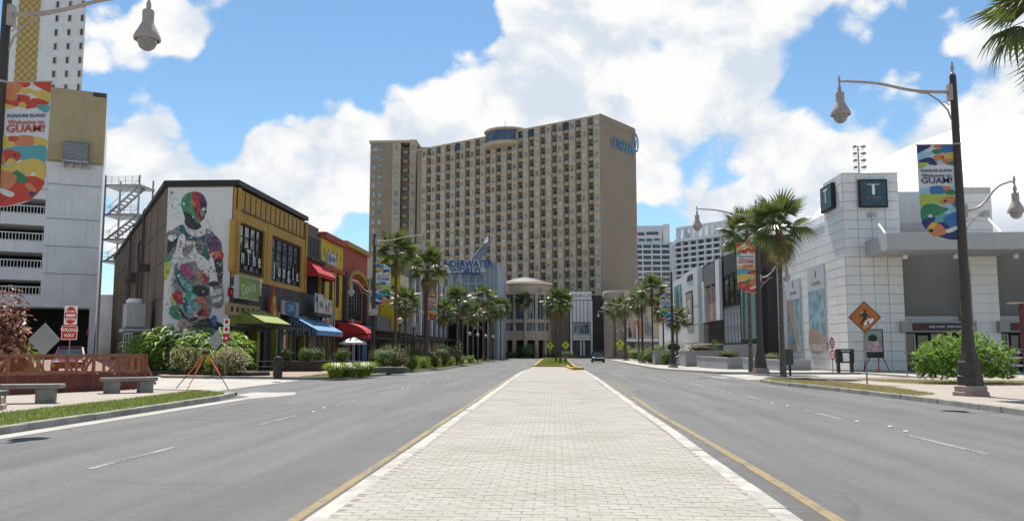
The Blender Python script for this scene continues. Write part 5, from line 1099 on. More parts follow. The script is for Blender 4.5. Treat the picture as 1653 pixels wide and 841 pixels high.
# ------------------------------------------------------------------ shops further along the right
F3 = Frame((20, 150), (0, -1)); qu = lambda px, py=500: F3.hit(px, py)[0]; qv = lambda px, py: F3.hit(px, py)[1]
gs_ = thing('glass_shop', 'dark glazed shop between the white store and the poster frame', 'building', (20, 92, 0))
a, c = qu(1170), qu(1239); GH = qv(1205, 395)
b = MB(); b.fb(F3, a, c, 0, GH, -10, 0); b.build('wall', mat('charcoal_wall', (.045, .045, .047), .6, .12, .6), gs_)
b = MB(); b.fb(F3, c - 2.6, c, 0, GH + .6, .003, .5); b.build('black_pier', black_m, gs_)
m1, m2 = qu(1197), qu(1226); vm = qv(1185, 495); vl = qv(1185, 553)
window(F3, a + .1, m1, vm + .1, qv(1183, 440), 3, 2, gs_, black_m, glass, .01, .15, .15, .1)
window(F3, a + .1, m1, vl, vm, 5, 2, gs_, steel_g, mat('frosted_glass', (.36, .38, .39), .4, .1, 1), .01, .12, .15, .2)
window(F3, m1 + .1, m2, vl, qv(1210, 440), 2, 3, gs_, black_m, glass_b, .01, .15, .15, .1)
s = MB(); s.fb(F3, m1 + .8, m2 - .6, vl + .3, qv(1210, 450), .2, .22); fg = s.build('window_figure_print', mat('print_teal', (.12, .22, .20), .5, .2, .8), gs_)
s = MB(); s.fprism(F3, smooth_poly([(m1 + 1.6, vl + .3), (m1 + 2.4, vl + .3), (m1 + 2.5, vl + 3), (m1 + 2.8, vl + 5), (m1 + 2.2, vl + 6.2), (m1 + 1.6, vl + 5), (m1 + 1.5, vl + 3)], 3), .222, .23); s.build('figure_print', mat('print_dark', (.03, .05, .05), .5, .2, 1), fg)
b = MB(); b.fb(F3, a + .2, c - 2.7, .1, vl - .2, .003, .3); b.build('plinth', mat('plinth_grey', (.24, .24, .25), .7, .06, 1), gs_)
pf2 = thing('poster_frame_shop', 'black framed shopfront with a tall pink poster and white side panels', 'building', (20, 105, 0))
a, c = qu(1136), qu(1168.5); PH_ = qv(1166, 413)
b = MB(); b.fb(F3, a, c - .02, 0, PH_, -9, 0); b.build('wall', black_m, pf2)
vv0 = qv(1150, 519); w_ = c - a
for x0, x1_, v0_, v1_, m_, nm in ((.03, .2, vv0, PH_ - 2.2, white_w, 'white_panel'), (.8, .97, vv0, PH_ - .3, white_w, 'white_panel'), (.26, .72, vv0, PH_ - 3.2, mat('poster_pink', (.33, .22, .18), .5, .15, .5), 'pink_poster'), (.2, .76, PH_ - 3.0, PH_ - .4, gray_w, 'glass_transom')):
    s = MB(); s.fb(F3, a + w_ * x0, a + w_ * x1_, v0_, v1_, .05, .4 if nm != 'pink_poster' else .2); o = s.build(nm, m_, pf2)
    if nm == 'pink_poster':
        s = MB(); q = a + w_ * .5; s.fprism(F3, smooth_poly([(q - .8, vv0 + .4), (q + .9, vv0 + .4), (q + .5, vv0 + 3), (q + .6, vv0 + 4.6), (q, vv0 + 5.4), (q - .5, vv0 + 4.4), (q - .3, vv0 + 2.5)], 3), .203, .21); s.build('poster_figure', MATS['poster_tan'], o)
b = MB(); b.fb(F3, a + .3, c - .4, 1.6, vv0 - .2, .003, .06); b.build('shop_window', glass, pf2)
ww = thing('white_gallery_wall', 'white wall with small lettering and a framed poster above the steps', 'building', (20, 118, 0))
a, c = qu(1085), qu(1135.5); WH2 = qv(1134, 428)
b = MB(); b.fb(F3, a, c, 0, WH2, -9, .0); b.build('wall', white_w, ww)
uE1 = qu(1112); b = MB(); b.fb(F3, uE1, c - .02, .1, WH2 - .15, .003, .7); b.build('front_slab', white_t, ww)
for v in (2.5, 5, 7.5): b = MB(); b.fb(F3, uE1 + .1, c - .1, v, v + .04, .70, .715); b.build('slab_joint', gray_w, ww)
lettering('ATELIER', 1.15, F3, qu(1122, 450), qv(1122, 449), .72, brown_d, ww, .05, .01, 1.25)
s = MB(); s.fb(F3, qu(1116), qu(1127), qv(1122, 525), qv(1122, 470), .703, .8); fp = s.build('framed_poster', brown_d, ww)
s = MB(); s.fb(F3, qu(1116) + .3, qu(1127) - .3, qv(1122, 525) + .3, qv(1122, 470) - .3, .803, .82); s.build('poster_image', MATS['poster_tan'], fp)
s = MB(); s.fb(F3, qu(1120), qu(1123.5), qv(1122, 515), qv(1122, 485), .823, .83); s.build('poster_figure', white_t, fp)
s = MB(); s.fb(F3, qu(1090), qu(1101), qv(1096, 500), qv(1096, 460), .003, .2); tp = s.build('teal_poster', MATS['poster_aqua'], ww)
s = MB(); s.fprism(F3, smooth_poly([(qu(1092), qv(1096, 495)), (qu(1099), qv(1096, 498)), (qu(1098), qv(1096, 478)), (qu(1095), qv(1096, 463)), (qu(1093), qv(1096, 480))], 3), .203, .21); s.build('poster_figure', MATS['mural_teal'], tp)
b = MB(); b.fb(F3, qu(1060), qu(1085) - .1, 0, 8.2, -8, -.4); o = b.build('white_end_shop', white_w); tag(o, 'plain white low shop at the far end of the right row', 'building')
# ------------------------------------------------------------------ planters, steps
pl_m = mat('planter_grey', (.31, .315, .325), .75, .06, .7, .1, 20, streak=.15)
def planter(x0, x1_, y0, y1, h, label, soil=(.09, .05, .035)):
    t = thing('planter', label, 'planter', ((x0 + x1_) / 2, (y0 + y1) / 2, .13), group='grey masonry planters')
    b = MB(); e = .18; b.box(x0, x1_, y0, y0 + e, .13, h); b.box(x0, x1_, y1 - e, y1, .13, h); b.box(x0, x0 + e, y0 + e, y1 - e, .13, h); b.box(x1_ - e, x1_, y0 + e, y1 - e, .13, h); b.build('planter_wall', pl_m, t)
    b = MB(); b.box(x0 - .04, x1_ + .04, y0 - .04, y0 + e + .02, h + .002, h + .08); b.box(x0 - .04, x0 + e + .02, y0 + e + .021, y1 - e, h + .002, h + .08); b.build('coping', mat('planter_cap', (.42, .42, .43), .7, .05, 1), t)
    b = MB(); b.box(x0 + e, x1_ - e, y0 + e, y1 - e, .14, h - .08); b.build('soil', mat('red_mulch', soil, .95, .4, 12, .8, 20), t); return t
planter(17.4, 19.9, 66.5, 79, 1.0, 'long low grey planter in front of the tall posters')
planter(16.2, 19.9, 80, 97, 1.25, 'grey planter below the dark glazed shop')
planter(15.2, 19.9, 98.5, 104, 1.9, 'taller grey planter with red flowers beside the steps')
planter(13.6, 19.0, 111, 120, 1.9, 'far grey planter left of the steps')
st2 = thing('front_steps', 'grey concrete steps with white handrails up to the white wall', 'steps', (17, 107, .13))
for i in range(8):
    b = MB(); b.box(14.6 + i * .42, 19.95, 104.1, 110.8, .13 + i * .22, .13 + (i + 1) * .22 - .003); b.build('step', pl_m, st2)
for y in (104.3, 110.6):
    b = MB(); b.tube([(14.4, y, .9), (17.8, y, 2.75), (19.3, y, 2.75)], .05, 8)
    for k in range(4): x = 14.5 + k * 1.1; b.tube([(x, y, .3 + k * .5), (x, y, .95 + k * .6)], .04, 6)
    b.build('handrail', white_t, st2)
# floodlight mast on the roof
fm_ = thing('floodlight_mast', 'grey mast with eight floodlights above the store tower', 'floodlight', at(1387, 280, 66)); q = at(1387, 285, 66); zt_ = at(1387, 233, 66)[2]
b = MB(); b.tube([(q.x, 66, TT - .3), (q.x, 66, zt_)], .06, 8); b.build('mast', steel_g, fm_)
for i in range(4):
    z = zt_ - .1 - i * .55
    for sx in (-1, 1):
        b = MB(); b.ball((q.x + sx * .32, 65.8, z), (.24 if sx > 0 else .17, .16, .12), 10, 6); l_ = b.build('floodlight', mat('lamp_grey', (.20, .20, .20), .5, .2, 5), fm_, smooth=True)
        b = MB(); b.tube([(q.x, 66, z - .22), (q.x + sx * .38, 65.95, z - .22), (q.x + sx * .42, 65.9, z - .06)], .02, 5); b.build('bracket', steel_g, l_)
# ------------------------------------------------------------------ street lamps with banners
pole_m = mat('lamp_brown', (.060, .048, .040), .55, .15, 3, .15, 30)
arm_m = mat('lamp_beige', (.40, .33, .30), .5, .1, 4)
ped_m = mat('pedestal_pink', (.33, .25, .215), .85, .12, 3, .3, 40)
lens_m = mat('lamp_lens', (.55, .55, .52), .15, .1, 4, trans=.6)
PAL = dict(w=(.62, .62, .62), n=(.03, .045, .14), b=(.05, .16, .36), l=(.30, .48, .60), o=(.55, .20, .09), g=(.04, .20, .10), y=(.36, .45, .10), k=(.012, .015, .03), r=(.50, .06, .04), e=(.60, .42, .10), t=(.10, .33, .36))
BM = {k: mat('banner_' + k, v, .6, .06, 4) for k, v in PAL.items()}
SW_RED = dict(n='r', b='o', l='e', o='r', g='e', y='t', k='n', w='w', e='o', r='b', t='g')
FISH = [('n', [(35, 55), (130, 55), (90, 95), (42, 120)]), ('l', [(42, 130), (95, 90), (150, 65), (150, 110), (110, 150), (50, 180)]), ('w', [(90, 95), (150, 65), (150, 90), (115, 105)]), ('o', [(150, 54), (205, 54), (190, 82), (155, 80)]), ('g', [(138, 100), (190, 85), (207, 115), (160, 127)]), ('b', [(195, 60), (268, 57), (274, 110), (210, 117)]),
 ('n', [(52, 185), (130, 150), (172, 200), (160, 215)]), ('o', [(150, 142), (215, 125), (276, 118), (280, 180), (230, 200), (170, 190)]), ('e', [(215, 127), (276, 112), (280, 150), (230, 166)]), ('l', [(170, 190), (190, 172), (212, 190), (190, 210)]), ('g', [(225, 202), (282, 182), (284, 214), (250, 212)]), ('k', [(199, 155), (207, 148), (215, 155), (207, 163)]), ('y', [(55, 197), (120, 195), (92, 232), (62, 236)]),
 ('l', [(80, 402), (140, 385), (150, 420), (86, 440)]), ('b', [(140, 385), (215, 380), (230, 430), (150, 445)]), ('o', [(215, 385), (262, 382), (258, 415), (228, 412)]), ('l', [(262, 388), (308, 382), (310, 440), (280, 430)]), ('g', [(228, 425), (272, 405), (290, 440), (250, 450)]),
 ('y', [(85, 447), (160, 440), (270, 450), (300, 490), (280, 540), (200, 522), (98, 542)]), ('o', [(205, 482), (270, 460), (298, 500), (262, 542), (215, 522)]), ('k', [(223, 495), (232, 486), (241, 495), (232, 504)]), ('l', [(228, 532), (250, 512), (272, 532), (250, 554)]), ('b', [(285, 490), (316, 500), (316, 540), (282, 540)]),
 ('g', [(95, 546), (150, 516), (220, 542), (252, 562), (172, 622), (108, 650)]), ('w', [(137, 612), (150, 599), (163, 612), (150, 625)]), ('w', [(122, 655), (130, 647), (138, 655), (130, 663)]), ('n', [(105, 650), (172, 622), (310, 690), (310, 795), (235, 785), (165, 750), (120, 708)]),
 ('t', [(175, 642), (230, 580), (312, 542), (316, 600), (262, 642), (200, 662)]), ('l', [(230, 580), (312, 542), (314, 570), (260, 600)]), ('b', [(235, 612), (314, 582), (314, 692), (270, 702), (230, 652)]), ('o', [(130, 722), (165, 660), (215, 682), (246, 742), (195, 770), (150, 752)]), ('e', [(140, 705), (165, 662), (190, 672), (165, 715)]), ('k', [(146, 725), (160, 711), (174, 725), (160, 739)]), ('w', [(240, 720), (305, 690), (300, 720), (255, 745)])]
def bn(x, y):
    l = 35 + (y - 55) * .105; r = 272 + (y - 55) * .055; return ((x - l) / (r - l), (y - 55) / 750.0)
def banner_parts(parent, sx, red, z0, z1, wd, off):
    """banner hangs beside the pole on the road side (sx); its face looks to -Y"""
    def P(u, v, d): # u 0 outer .. 1 pole for right lamps, mirrored outline for left ones
        x = sx * (off + wd * (1 - u)) if sx < 0 else off + wd * u
        return (x, -d, z1 - (z1 - z0) * v)
    out = [(0, 0), (1, 0), (1, 1), (.62, .985), (.33, .95), (.13, .89), (.03, .83), (0, .78)]
    if sx > 0: out = [(1 - u, v) for u, v in out]
    b = MB(); n = len(out); b.add([P(u, v, .004) for u, v in out] + [P(u, v, -.004) for u, v in out], [tuple(range(n)), tuple(range(2 * n - 1, n - 1, -1))] + [(i, (i + 1) % n, n + (i + 1) % n, n + i) for i in range(n)])
    bo = b.build('banner', BM['w'], parent, False)
    art = MB(); keys = list(BM)
    for i, (c, pts) in enumerate(FISH):
        if red: c = SW_RED[c]
        q = [(min(max(u, .0), 1), min(v, .99)) for u, v in (bn(*p) for p in smooth_poly(pts, 4))]
        if sx > 0: q = [(1 - u, v) for u, v in q]
        # keep the print inside the rounded lower corner
        lim = lambda v: 0 if v < .78 else (v - .78) ** 1.6 * 5.2
        q = [((max(u, lim(v)) if sx < 0 else min(u, 1 - lim(v))), v) for u, v in q]
        tri_poly(art, [Vector(P(u, v, .006 + i * .0006)) for u, v in q], keys.index(c))
    art.build('fish_print', [BM[k] for k in keys], bo, False, recalc=False)
    ink = BM['r'] if red else BM['n']
    for s_, v, hgt, wid in (('PLEASURE ISLAND', .272, .062, .84), ('Welcome to', .322, .075, .80), ('GUAM!', .376, .14, .84)):
        me = text_data(s_, hgt * 2.0, .002, 'CENTER', min(.004, .03 * hgt)).copy(); me.materials.append(ink if s_[0] != 'P' else BM['n'])
        xs = [v_.co.x for v_ in me.vertices]; k = wid * wd / (max(xs) - min(xs))
        M = Matrix(((k, 0, 0, 0), (0, 0, -1, 0), (0, 1, 0, 0), (0, 0, 0, 1))); me.transform(M)
        c = P(.5, v, .03); link('lettering', me, bo, False, loc=c)
    for z in (z1 + .02, z0 + .45):
        b = MB(); b.tube([(0, 0, z), (sx * (off + wd + .05), 0, z)], .018, 6); b.lathe([(.14, -.03), (.14, .03)], 12, (0, 0, z)); b.build('banner_rod', arm_m, bo, False)
def lamp_head(mbk, x, z, s=1.0):
    pass
def street_lamp(x, y, sx, label, banner=None, far=False, h=10.55):
    t = thing('street_lamp', label, 'street lamp', (x, y, .13), group='brown street lamps with curved arms')
    nn = 8
    if not far or True:
        b = MB(); b.lathe([(.56, 0), (.56, .12), (.50, .14), (.50, .30), (.46, .33)], 8); b.build('pedestal', ped_m, t, False)
        b = MB(); b.lathe([(.40, .331), (.40, .62), (.36, .66), (.34, 1.05), (.30, 1.12), (.22, 1.45), (.18, 1.9), (.165, 2.6)], 8); b.build('pole_base', pole_m, t, False)
    b = MB(); b.lathe([(.165, 2.601), (.15, 5), (.105, h), (.10, h + .02)], 12); b.build('pole', pole_m, t, False, smooth=True)
    b = MB(); b.lathe([(.07, h + .021), (.08, h + .08), (.035, h + .13), (.055, h + .22), (.065, h + .28), (.03, h + .38), (.04, h + .42), (.0, h + .52)], 10); b.build('finial', arm_m, t, False, smooth=True)
    def arm(sg, zb, L, rise, sc, name):
        r_ = .045 * sc; b = MB(); b.box(min(sg * .06, sg * .2), max(sg * .06, sg * .2), -.09, .09, zb - .3 * sc, zb + .25 * sc)
        pts = [(sg * (.15 + (L - .15) * k / 14), 0, zb + rise * (1 / (1 + math.exp(-9 * (k / 14 - .5))) - .011) - .0) for k in range(13)] + [(sg * L * .95, 0, zb + rise * 1.01), (sg * L, 0, zb + rise * .98), (sg * (L + .04), 0, zb + rise * .9)]
        b.tube(pts, [r_ * 1.35 - r_ * .5 * k / 15 for k in range(16)], 8)
        b.tube([(sg * .12, 0, zb - .95 * sc), (sg * .22, 0, zb - .62 * sc), (sg * .5, 0, zb - .28 * sc), (sg * .85 * sc, 0, zb - .04), (sg * 1.15 * sc, 0, zb + .0)], r_ * .6, 6)
        b.tube([(sg * .16, 0, zb - .45 * sc), (sg * .3, 0, zb - .32 * sc), (sg * .42, 0, zb - .36 * sc)], r_ * .4, 5)
        a = b.build('arm', arm_m, t, False, smooth=True); ex = sg * (L + .03); ez = zb + rise
        b = MB(); b.lathe([(.02, .2), (.035, .12), (.05, .06), (.03, 0), (.03, -.12), (.06, -.2), (.065, -.3), (.03, -.36)], 8, (ex, 0, ez)); b.build('hanger', arm_m, a, False, smooth=True)
        b = MB(); k = sc; b.lathe([(.03, -.36), (.13 * k, -.38), (.145 * k, -.42), (.14 * k, -.46 - .22 * k), (.17 * k, -.48 - .28 * k), (.27 * k, -.46 - .50 * k), (.325 * k, -.46 - .62 * k), (.33 * k, -.46 - .70 * k), (.29 * k, -.46 - .71 * k), (.25 * k, -.46 - .60 * k)], 16, (ex, 0, ez)); b.build('lamp_shade', arm_m, t, False, smooth=True)
        b = MB(); b.lathe([(.24 * k, -.46 - .64 * k), (.235 * k, -.46 - .78 * k), (.18 * k, -.46 - .90 * k), (.09 * k, -.46 - .965 * k), (0, -.46 - .98 * k)], 14, (ex, 0, ez)); b.build('lamp_glass', lens_m, t, False, smooth=True)
    arm(sx, h - .55, 3.7, .42, 1.0, 'arm')
    arm(-sx, 6.0, 1.75, .95, .8, 'arm')
    if banner: banner_parts(t, sx, banner == 'red', 5.0, 8.2, 1.18, .12)
    return t
street_lamp(13.34, 27.85, -1, 'brown lamp post with a blue fish banner beside the big green bush', 'blue')
street_lamp(12.9, 53.5, -1, 'lamp post with a red fish banner beside the single palm', 'red')
street_lamp(13.1, 94, -1, 'lamp post with a blue banner in front of the steps', 'blue')
street_lamp(12.9, 124, -1, 'bare lamp post just left of the clipped hedges on the right', far=True)
street_lamp(12.8, 152, -1, 'bare lamp post next to the yellow crossing sign', far=True)
street_lamp(13.5, 187, -1, 'smallest lamp post beyond the black car on the right', far=True)
street_lamp(-14.0, 20.0, 1, 'lamp post cut by the left edge with a red fish banner', 'red')
street_lamp(-14.0, 64.3, 1, 'tall lamp post with a blue banner in front of the red shopfront', 'blue')
street_lamp(-14.1, 91, 1, 'lamp post with a red banner among the left palms', 'red')
street_lamp(-14.0, 123, 1, 'lamp post in front of the aquarium letters', far=True)
street_lamp(-13.2, 158, 1, 'farthest left lamp post before the round pavilion', far=True)
def globe_lamp(x, y, label):
    t = thing('globe_lamp', label, 'street lamp', (x, y, .13), group='globe lamps along the left pavement')
    b = MB(); b.lathe([(.2, 0), (.2, .3), (.12, .5), (.07, .9), (.055, 3.9), (.09, 3.95), (.14, 4.02), (.1, 4.1)], 10); b.build('post', black_m, t, False, smooth=True)
    b = MB(); b.ball((0, 0, 4.38), (.29, .29, .28), 14, 8); b.build('globe', mat('globe_pink', (.40, .33, .29), .35, .1, 5), t, False, smooth=True)
for px, Y, lb_ in ((602, 63, 'globe lamp nearest the red shopfront'), (645, 76, 'globe lamp left of the paired ones under the palms'), (667, 84, 'globe lamp right of the first pair under the palms'), (758, 130, 'globe lamp in front of the striped wall end'), (771, 140, 'globe lamp before the aquarium right corner'), (784, 150, 'globe lamp close to the round pavilion'), (796, 162, 'last globe lamp by the road bend')):
    globe_lamp(at(px, 560, Y).x, Y, lb_)
# ------------------------------------------------------------------ traffic signs
post_m = mat('sign_post', (.23, .23, .22), .5, .1, 6, metal=.5)
alu = mat('sign_back', (.33, .34, .34), .45, .08, 3, metal=.3)
def rsq(cx, cz, r, k=6):    # diamond with rounded corners
    o = []
    for i in range(4):
        a = math.pi / 2 * i; c = (cx + r * .9 * math.cos(a), cz + r * .9 * math.sin(a))
        for j in range(k): b_ = a - math.pi / 4 + math.pi / 2 * j / (k - 1); o.append((c[0] + r * .072 * math.cos(b_), c[1] + r * .072 * math.sin(b_)))
    return o
FX = Frame((0, 0), (1, 0))
def sign_base(name, label, x, y, h, z=.13, pr=.035, group=None, rz=0.0):
    t = thing(name, label, 'sign', (x, y, z), rz, group); b = MB(); b.bar((0, 0, 0), (0, 0, h), pr * 1.6, pr, (0, 1, 0)); b.build('post', post_m, t, False); return t
def loc(mb, name, m, t, **k): return mb.build(name, m, t, False, **k)
def ped_figure(t, cx, cz, s, m, w0=.055):
    b = MB(); b.fprism(FX, [(cx + .02 * s + .07 * s * math.cos(a * .785), cz + .33 * s + .07 * s * math.sin(a * .785)) for a in range(8)], w0, w0 + .006)
    for k, pts in enumerate(([(-.08, .23), (.06, .26), (.11, .2), (.07, -.02), (-.07, -.02)], [(-.07, .0), (.05, .0), (-.06, -.22), (-.2, -.4), (-.27, -.36), (-.14, -.18)], [(-.03, .0), (.07, .0), (.13, -.2), (.2, -.4), (.12, -.42), (.05, -.22)], [(-.08, .22), (-.03, .14), (-.2, .0), (-.25, .05)], [(.06, .24), (.1, .17), (.22, .08), (.2, .02), (.08, .1)])):
        b.fprism(FX, [(cx + p[0] * s, cz + p[1] * s) for p in pts], w0 + .0004 * (k + 1), w0 + .0066 + .0004 * k)
    return loc(b, 'walking_figure', m, t)
def diamond(t, cz, r, face, border=None, figure=None, back=False):
    b = MB(); b.fprism(FX, rsq(0, cz, r), .03, .045); p_ = loc(b, 'sign_plate', alu if back or border else face, t)
    if not back:
        b = MB(); b.fprism(FX, rsq(0, cz, r * .985), .046, .048); loc(b, 'sign_border', border or face, p_); b = MB(); b.fprism(FX, rsq(0, cz, r * .92), .049, .052); loc(b, 'sign_face', face, p_)
    if figure: ped_figure(p_, 0, cz, r * 1.15, figure)
    return p_
org = mat('sign_orange', (.38, .12, .025), .5, .15, 3)
t = sign_base('work_sign', 'orange diamond pedestrian sign with stickers on the dry grass', 13.3, 36.7, 3.25)
pz_ = diamond(t, 2.85, .70, org, black_m, black_m)
for cx, cz, r_ in ((-.12, .20, .07), (.02, -.28, .09), (.10, -.36, .07), (-.04, -.42, .06), (.30, -.12, .08), (.22, -.22, .07), (.17, -.10, .06), (.08, -.16, .05)):
    b = MB(); b.fprism(FX, [(cx + r_ * rnd.uniform(.8, 1.1) * math.cos(a * .9), 2.85 + cz + r_ * rnd.uniform(.8, 1.1) * math.sin(a * .9)) for a in range(7)], .064 + rnd.uniform(0, .003), .069); loc(b, 'sticker', [white_t, MATS['poster_tan'], MATS['mural_pink']][rnd.randrange(3)], pz_)
q = at(72, 548, 33.5); t = sign_base('diamond_sign', 'grey back of a diamond sign standing behind the orange fence', q.x, 33.5, q.z + .55); diamond(t, q.z - .13, .68, alu, back=True)
q = at(115, 508, 47); t = sign_base('do_not_enter_sign', 'red and white do not enter and wrong way signs on one post', q.x, 47, at(115, 494, 47).z - .13)
s_ = .39; cz = at(115, 509, 47).z - .13; sr = mat('sign_signal_red', (.42, .02, .03), .45, .08, 3)
b = MB(); b.fb(FX, -s_, s_, cz - .54, cz + .54, .03, .045); pl = loc(b, 'sign_plate', white_t, t, bevel=.03)
b = MB(); b.fprism(FX, [(s_ * .92 * math.cos(a * .314), cz + .50 * math.sin(a * .314)) for a in range(20)], .046, .049); loc(b, 'red_disc', sr, pl); b = MB(); b.fb(FX, -.28, .28, cz - .07, cz + .07, .05, .053); loc(b, 'white_bar', white_t, pl)
for tx_, dz in (('DO NOT', .22), ('ENTER', -.22)): me = text_data(tx_, .19, .002, 'CENTER', .006).copy(); me.materials.append(white_t); me.transform(Matrix(((1, 0, 0, 0), (0, 0, -1, -.054), (0, 1, 0, cz + dz), (0, 0, 0, 1)))); link('lettering', me, pl, False)
cz2 = at(113, 537, 47).z - .13; b = MB(); b.fb(FX, -.52, .46, cz2 - .42, cz2 + .42, .03, .045); pl = loc(b, 'sign_plate', sr, t, bevel=.03)
b = MB()
for a in ((-.49, .43, cz2 - .39, cz2 - .36), (-.49, .43, cz2 + .36, cz2 + .39)): b.fb(FX, *a, .046, .05)
for a in ((-.49, -.46, cz2 - .359, cz2 + .359), (.40, .43, cz2 - .359, cz2 + .359)): b.fb(FX, *a, .046, .05)
loc(b, 'white_border', white_t, pl)
for tx_, dz in (('WRONG', .15), ('WAY', -.16)): me = text_data(tx_, .29, .002, 'CENTER', .006).copy(); me.materials.append(white_t); me.transform(Matrix(((.9, 0, 0, -.03), (0, 0, -1, -.051), (0, 1, 0, cz2 + dz), (0, 0, 0, 1)))); link('lettering', me, pl, False)
q = at(366, 530, 46); t = sign_base('parking_sign', 'narrow post with red and white parking signs by the flowering shrubs', q.x, 46, at(366, 514, 46).z - .13)
zz = [at(366, y, 46).z - .13 for y in (514, 526, 538, 552)]
for i in range(3):
    b = MB(); b.fb(FX, -.17, .17, zz[i + 1] + .02, zz[i] - .02, .03, .045); pl = loc(b, 'sign_plate', white_t if i < 2 else sr, t)
    m_ = (zz[i] + zz[i + 1]) / 2; b = MB()
    if i < 2: b.fprism(FX, [(.11 * math.cos(a * .5236), m_ + .02 + .12 * math.sin(a * .5236)) for a in range(12)], .046, .049)
    else: b.fprism(FX, [(-.1, m_ - .03), (.02, m_ - .1), (.02, m_ - .05), (.1, m_ - .05), (.1, m_), (.02, m_), (.02, m_ + .05)], .046, .05)
    loc(b, 'sign_symbol', sr if i < 2 else white_t, pl)
q = at(348, 550, 46.5); t = sign_base('diamond_sign', 'grey back of a sign half hidden by the flowering shrubs', q.x, 46.5, q.z + .4, rz=R(58)); diamond(t, q.z - .13, .52, post_m, back=True)
fluo = mat('sign_fluorescent', (.55, .62, .03), .5, .05, 2)
for px, py, Y, lb_, plate in ((913, 551, 112, 'yellow-green crossing sign right of the median palms', 0), (888, 552, 116, 'yellow-green crossing sign half hidden behind the median palms', 0), (1001, 550, 150, 'larger yellow-green crossing sign with a plate under it', 1), (1014, 556, 165, 'smaller yellow-green crossing sign right of the larger one', 1)):
    q = at(px, py, Y); t = sign_base('crossing_sign', lb_, q.x, Y, q.z + .3, group='yellow-green crossing signs'); pl = diamond(t, q.z - .13, .6 if Y != 150 else .9, fluo, black_m, black_m)
    if plate: b = MB(); b.fb(FX, -.38, .38, q.z - 1.15, q.z - .85, .03, .045); loc(b, 'arrow_plate', fluo, t)
q = at(913, 573, 113); t = sign_base('small_work_sign', 'tiny orange sign low on the grass median island', q.x, 113, .55, z=.2); diamond(t, .5, .28, org)
q = at(1343, 560, 57); t = sign_base('no_parking_sign', 'two red oval no parking signs left of the newspaper box', q.x, 57, at(1343, 543, 57).z - .13)
for y0, y1, k in ((544, 562, 0), (564, 580, 1)):
    z_a, z_b = at(1343, y1, 57).z - .13, at(1343, y0, 57).z - .13; m_ = (z_a + z_b) / 2
    b = MB(); b.fprism(FX, [(.17 * math.cos(a * .3927), m_ + (z_b - z_a) / 2 * math.sin(a * .3927)) for a in range(16)], .03, .045); pl = loc(b, 'sign_plate', sr, t)
    if k: b = MB(); b.fprism(FX, [(.12 * math.cos(a * .3927), m_ + (z_b - z_a) * .36 * math.sin(a * .3927)) for a in range(16)], .046, .049); loc(b, 'white_disc', white_t, pl); b = MB(); b.bar((-.1, -.051, m_ + .15), (.1, -.051, m_ - .15), .01, .05, (0, 1, 0)); b.fb(FX, -.07, .07, m_ - .03, m_ + .03, .05, .056); loc(b, 'prohibition_bar', sr, pl)
    else: b = MB(); [b.fb(FX, -.09, .09, m_ + d - .035, m_ + d + .035, .046, .05) for d in (-.16, 0, .16)]; loc(b, 'white_text_bar', white_t, pl)
q = at(1463, 575, 46.5); t = sign_base('bare_sign_post', 'thin bare metal post left of the big bush', q.x, 46.5, at(1463, 541, 46.5).z - .13)
b = MB(); b.fb(FX, -.12, .05, 1.25, 1.32, -.03, .06); loc(b, 'clamp', post_m, t)
# ------------------------------------------------------------------ boxes, boards, bollards, cone, railing
q = at(1364, 590, 57.4); t = thing('newspaper_box', 'black newspaper box on legs with a white card window', 'newspaper box', (q.x, 57.4, .13))
b = MB(); b.box(-.56, .56, -.25, .25, .62, 1.55); loc(b, 'body', black_m, t, bevel=.04)
for x in (-.5, .38):
    b = MB(); b.box(x, x + .12, -.22, .22, 0, .619); loc(b, 'leg', black_m, t)
b = MB(); b.box(-.2, .22, -.27, -.252, .72, 1.28); loc(b, 'card_window', white_t, t); b = MB(); b.box(-.3, .3, -.265, -.252, 1.38, 1.46); loc(b, 'coin_slot', steel_g, t)
q = at(1412, 590, 57.2); t = thing('poster_easel', 'black easel board with a dark haired figure poster', 'poster stand', (q.x, 57.2, .13))
zt_ = at(1412, 530, 57).z - .13; b = MB(); b.fb(FX, -.62, .62, .95, zt_, 0, .06); bo = loc(b, 'board', black_m, t)
b = MB(); b.fb(FX, -.54, .54, 1.35, zt_ - .07, .062, .07); im = loc(b, 'poster_image', mat('poster_green', (.20, .24, .20), .5, .2, 1.5), bo)
b = MB(); b.fprism(FX, smooth_poly([(-.5, 1.4), (.5, 1.4), (.35, 1.9), (.1, 2.1), (-.3, 2.0)], 3), .072, .076); loc(b, 'poster_figure', MATS['mural_pink'], im); b = MB(); b.fprism(FX, smooth_poly([(-.35, 2.1), (.1, 2.05), (.2, 2.35), (-.1, 2.5), (-.35, 2.35)], 3), .077, .08); loc(b, 'poster_hair', black_m, im)
for x0, x1_, y1 in ((-.55, -.75, -.1), (.55, .95, -.1), (-.3, -.5, .7), (.3, .5, .7)):
    b = MB(); b.bar((x0, .0, 1.0), (x1_, y1, 0), .05, .05); loc(b, 'leg', black_m, t)
q = at(1415, 597, 57); t = thing('traffic_cone', 'small orange cone under the poster easel', 'cone', (q.x + .1, 56.9, .13)); b = MB(); b.box(-.16, .16, -.16, .16, 0, .03); loc(b, 'base', org, t); b = MB(); b.lathe([(.12, .031), (.03, .5), (.02, .52), (0, .52)], 12); loc(b, 'cone', mat('cone_orange', (.62, .12, .05), .5, .1, 5), t, smooth=True)
q = at(1271, 590, 47.5); t = thing('utility_box', 'dark utility cabinet on two legs behind the single palm', 'utility box', (q.x, 47.5, .13)); b = MB(); b.box(-.3, .3, -.2, .2, .62, 1.5); loc(b, 'cabinet', mat('cabinet_dark', (.06, .06, .055), .6, .1, 3), t, bevel=.03)
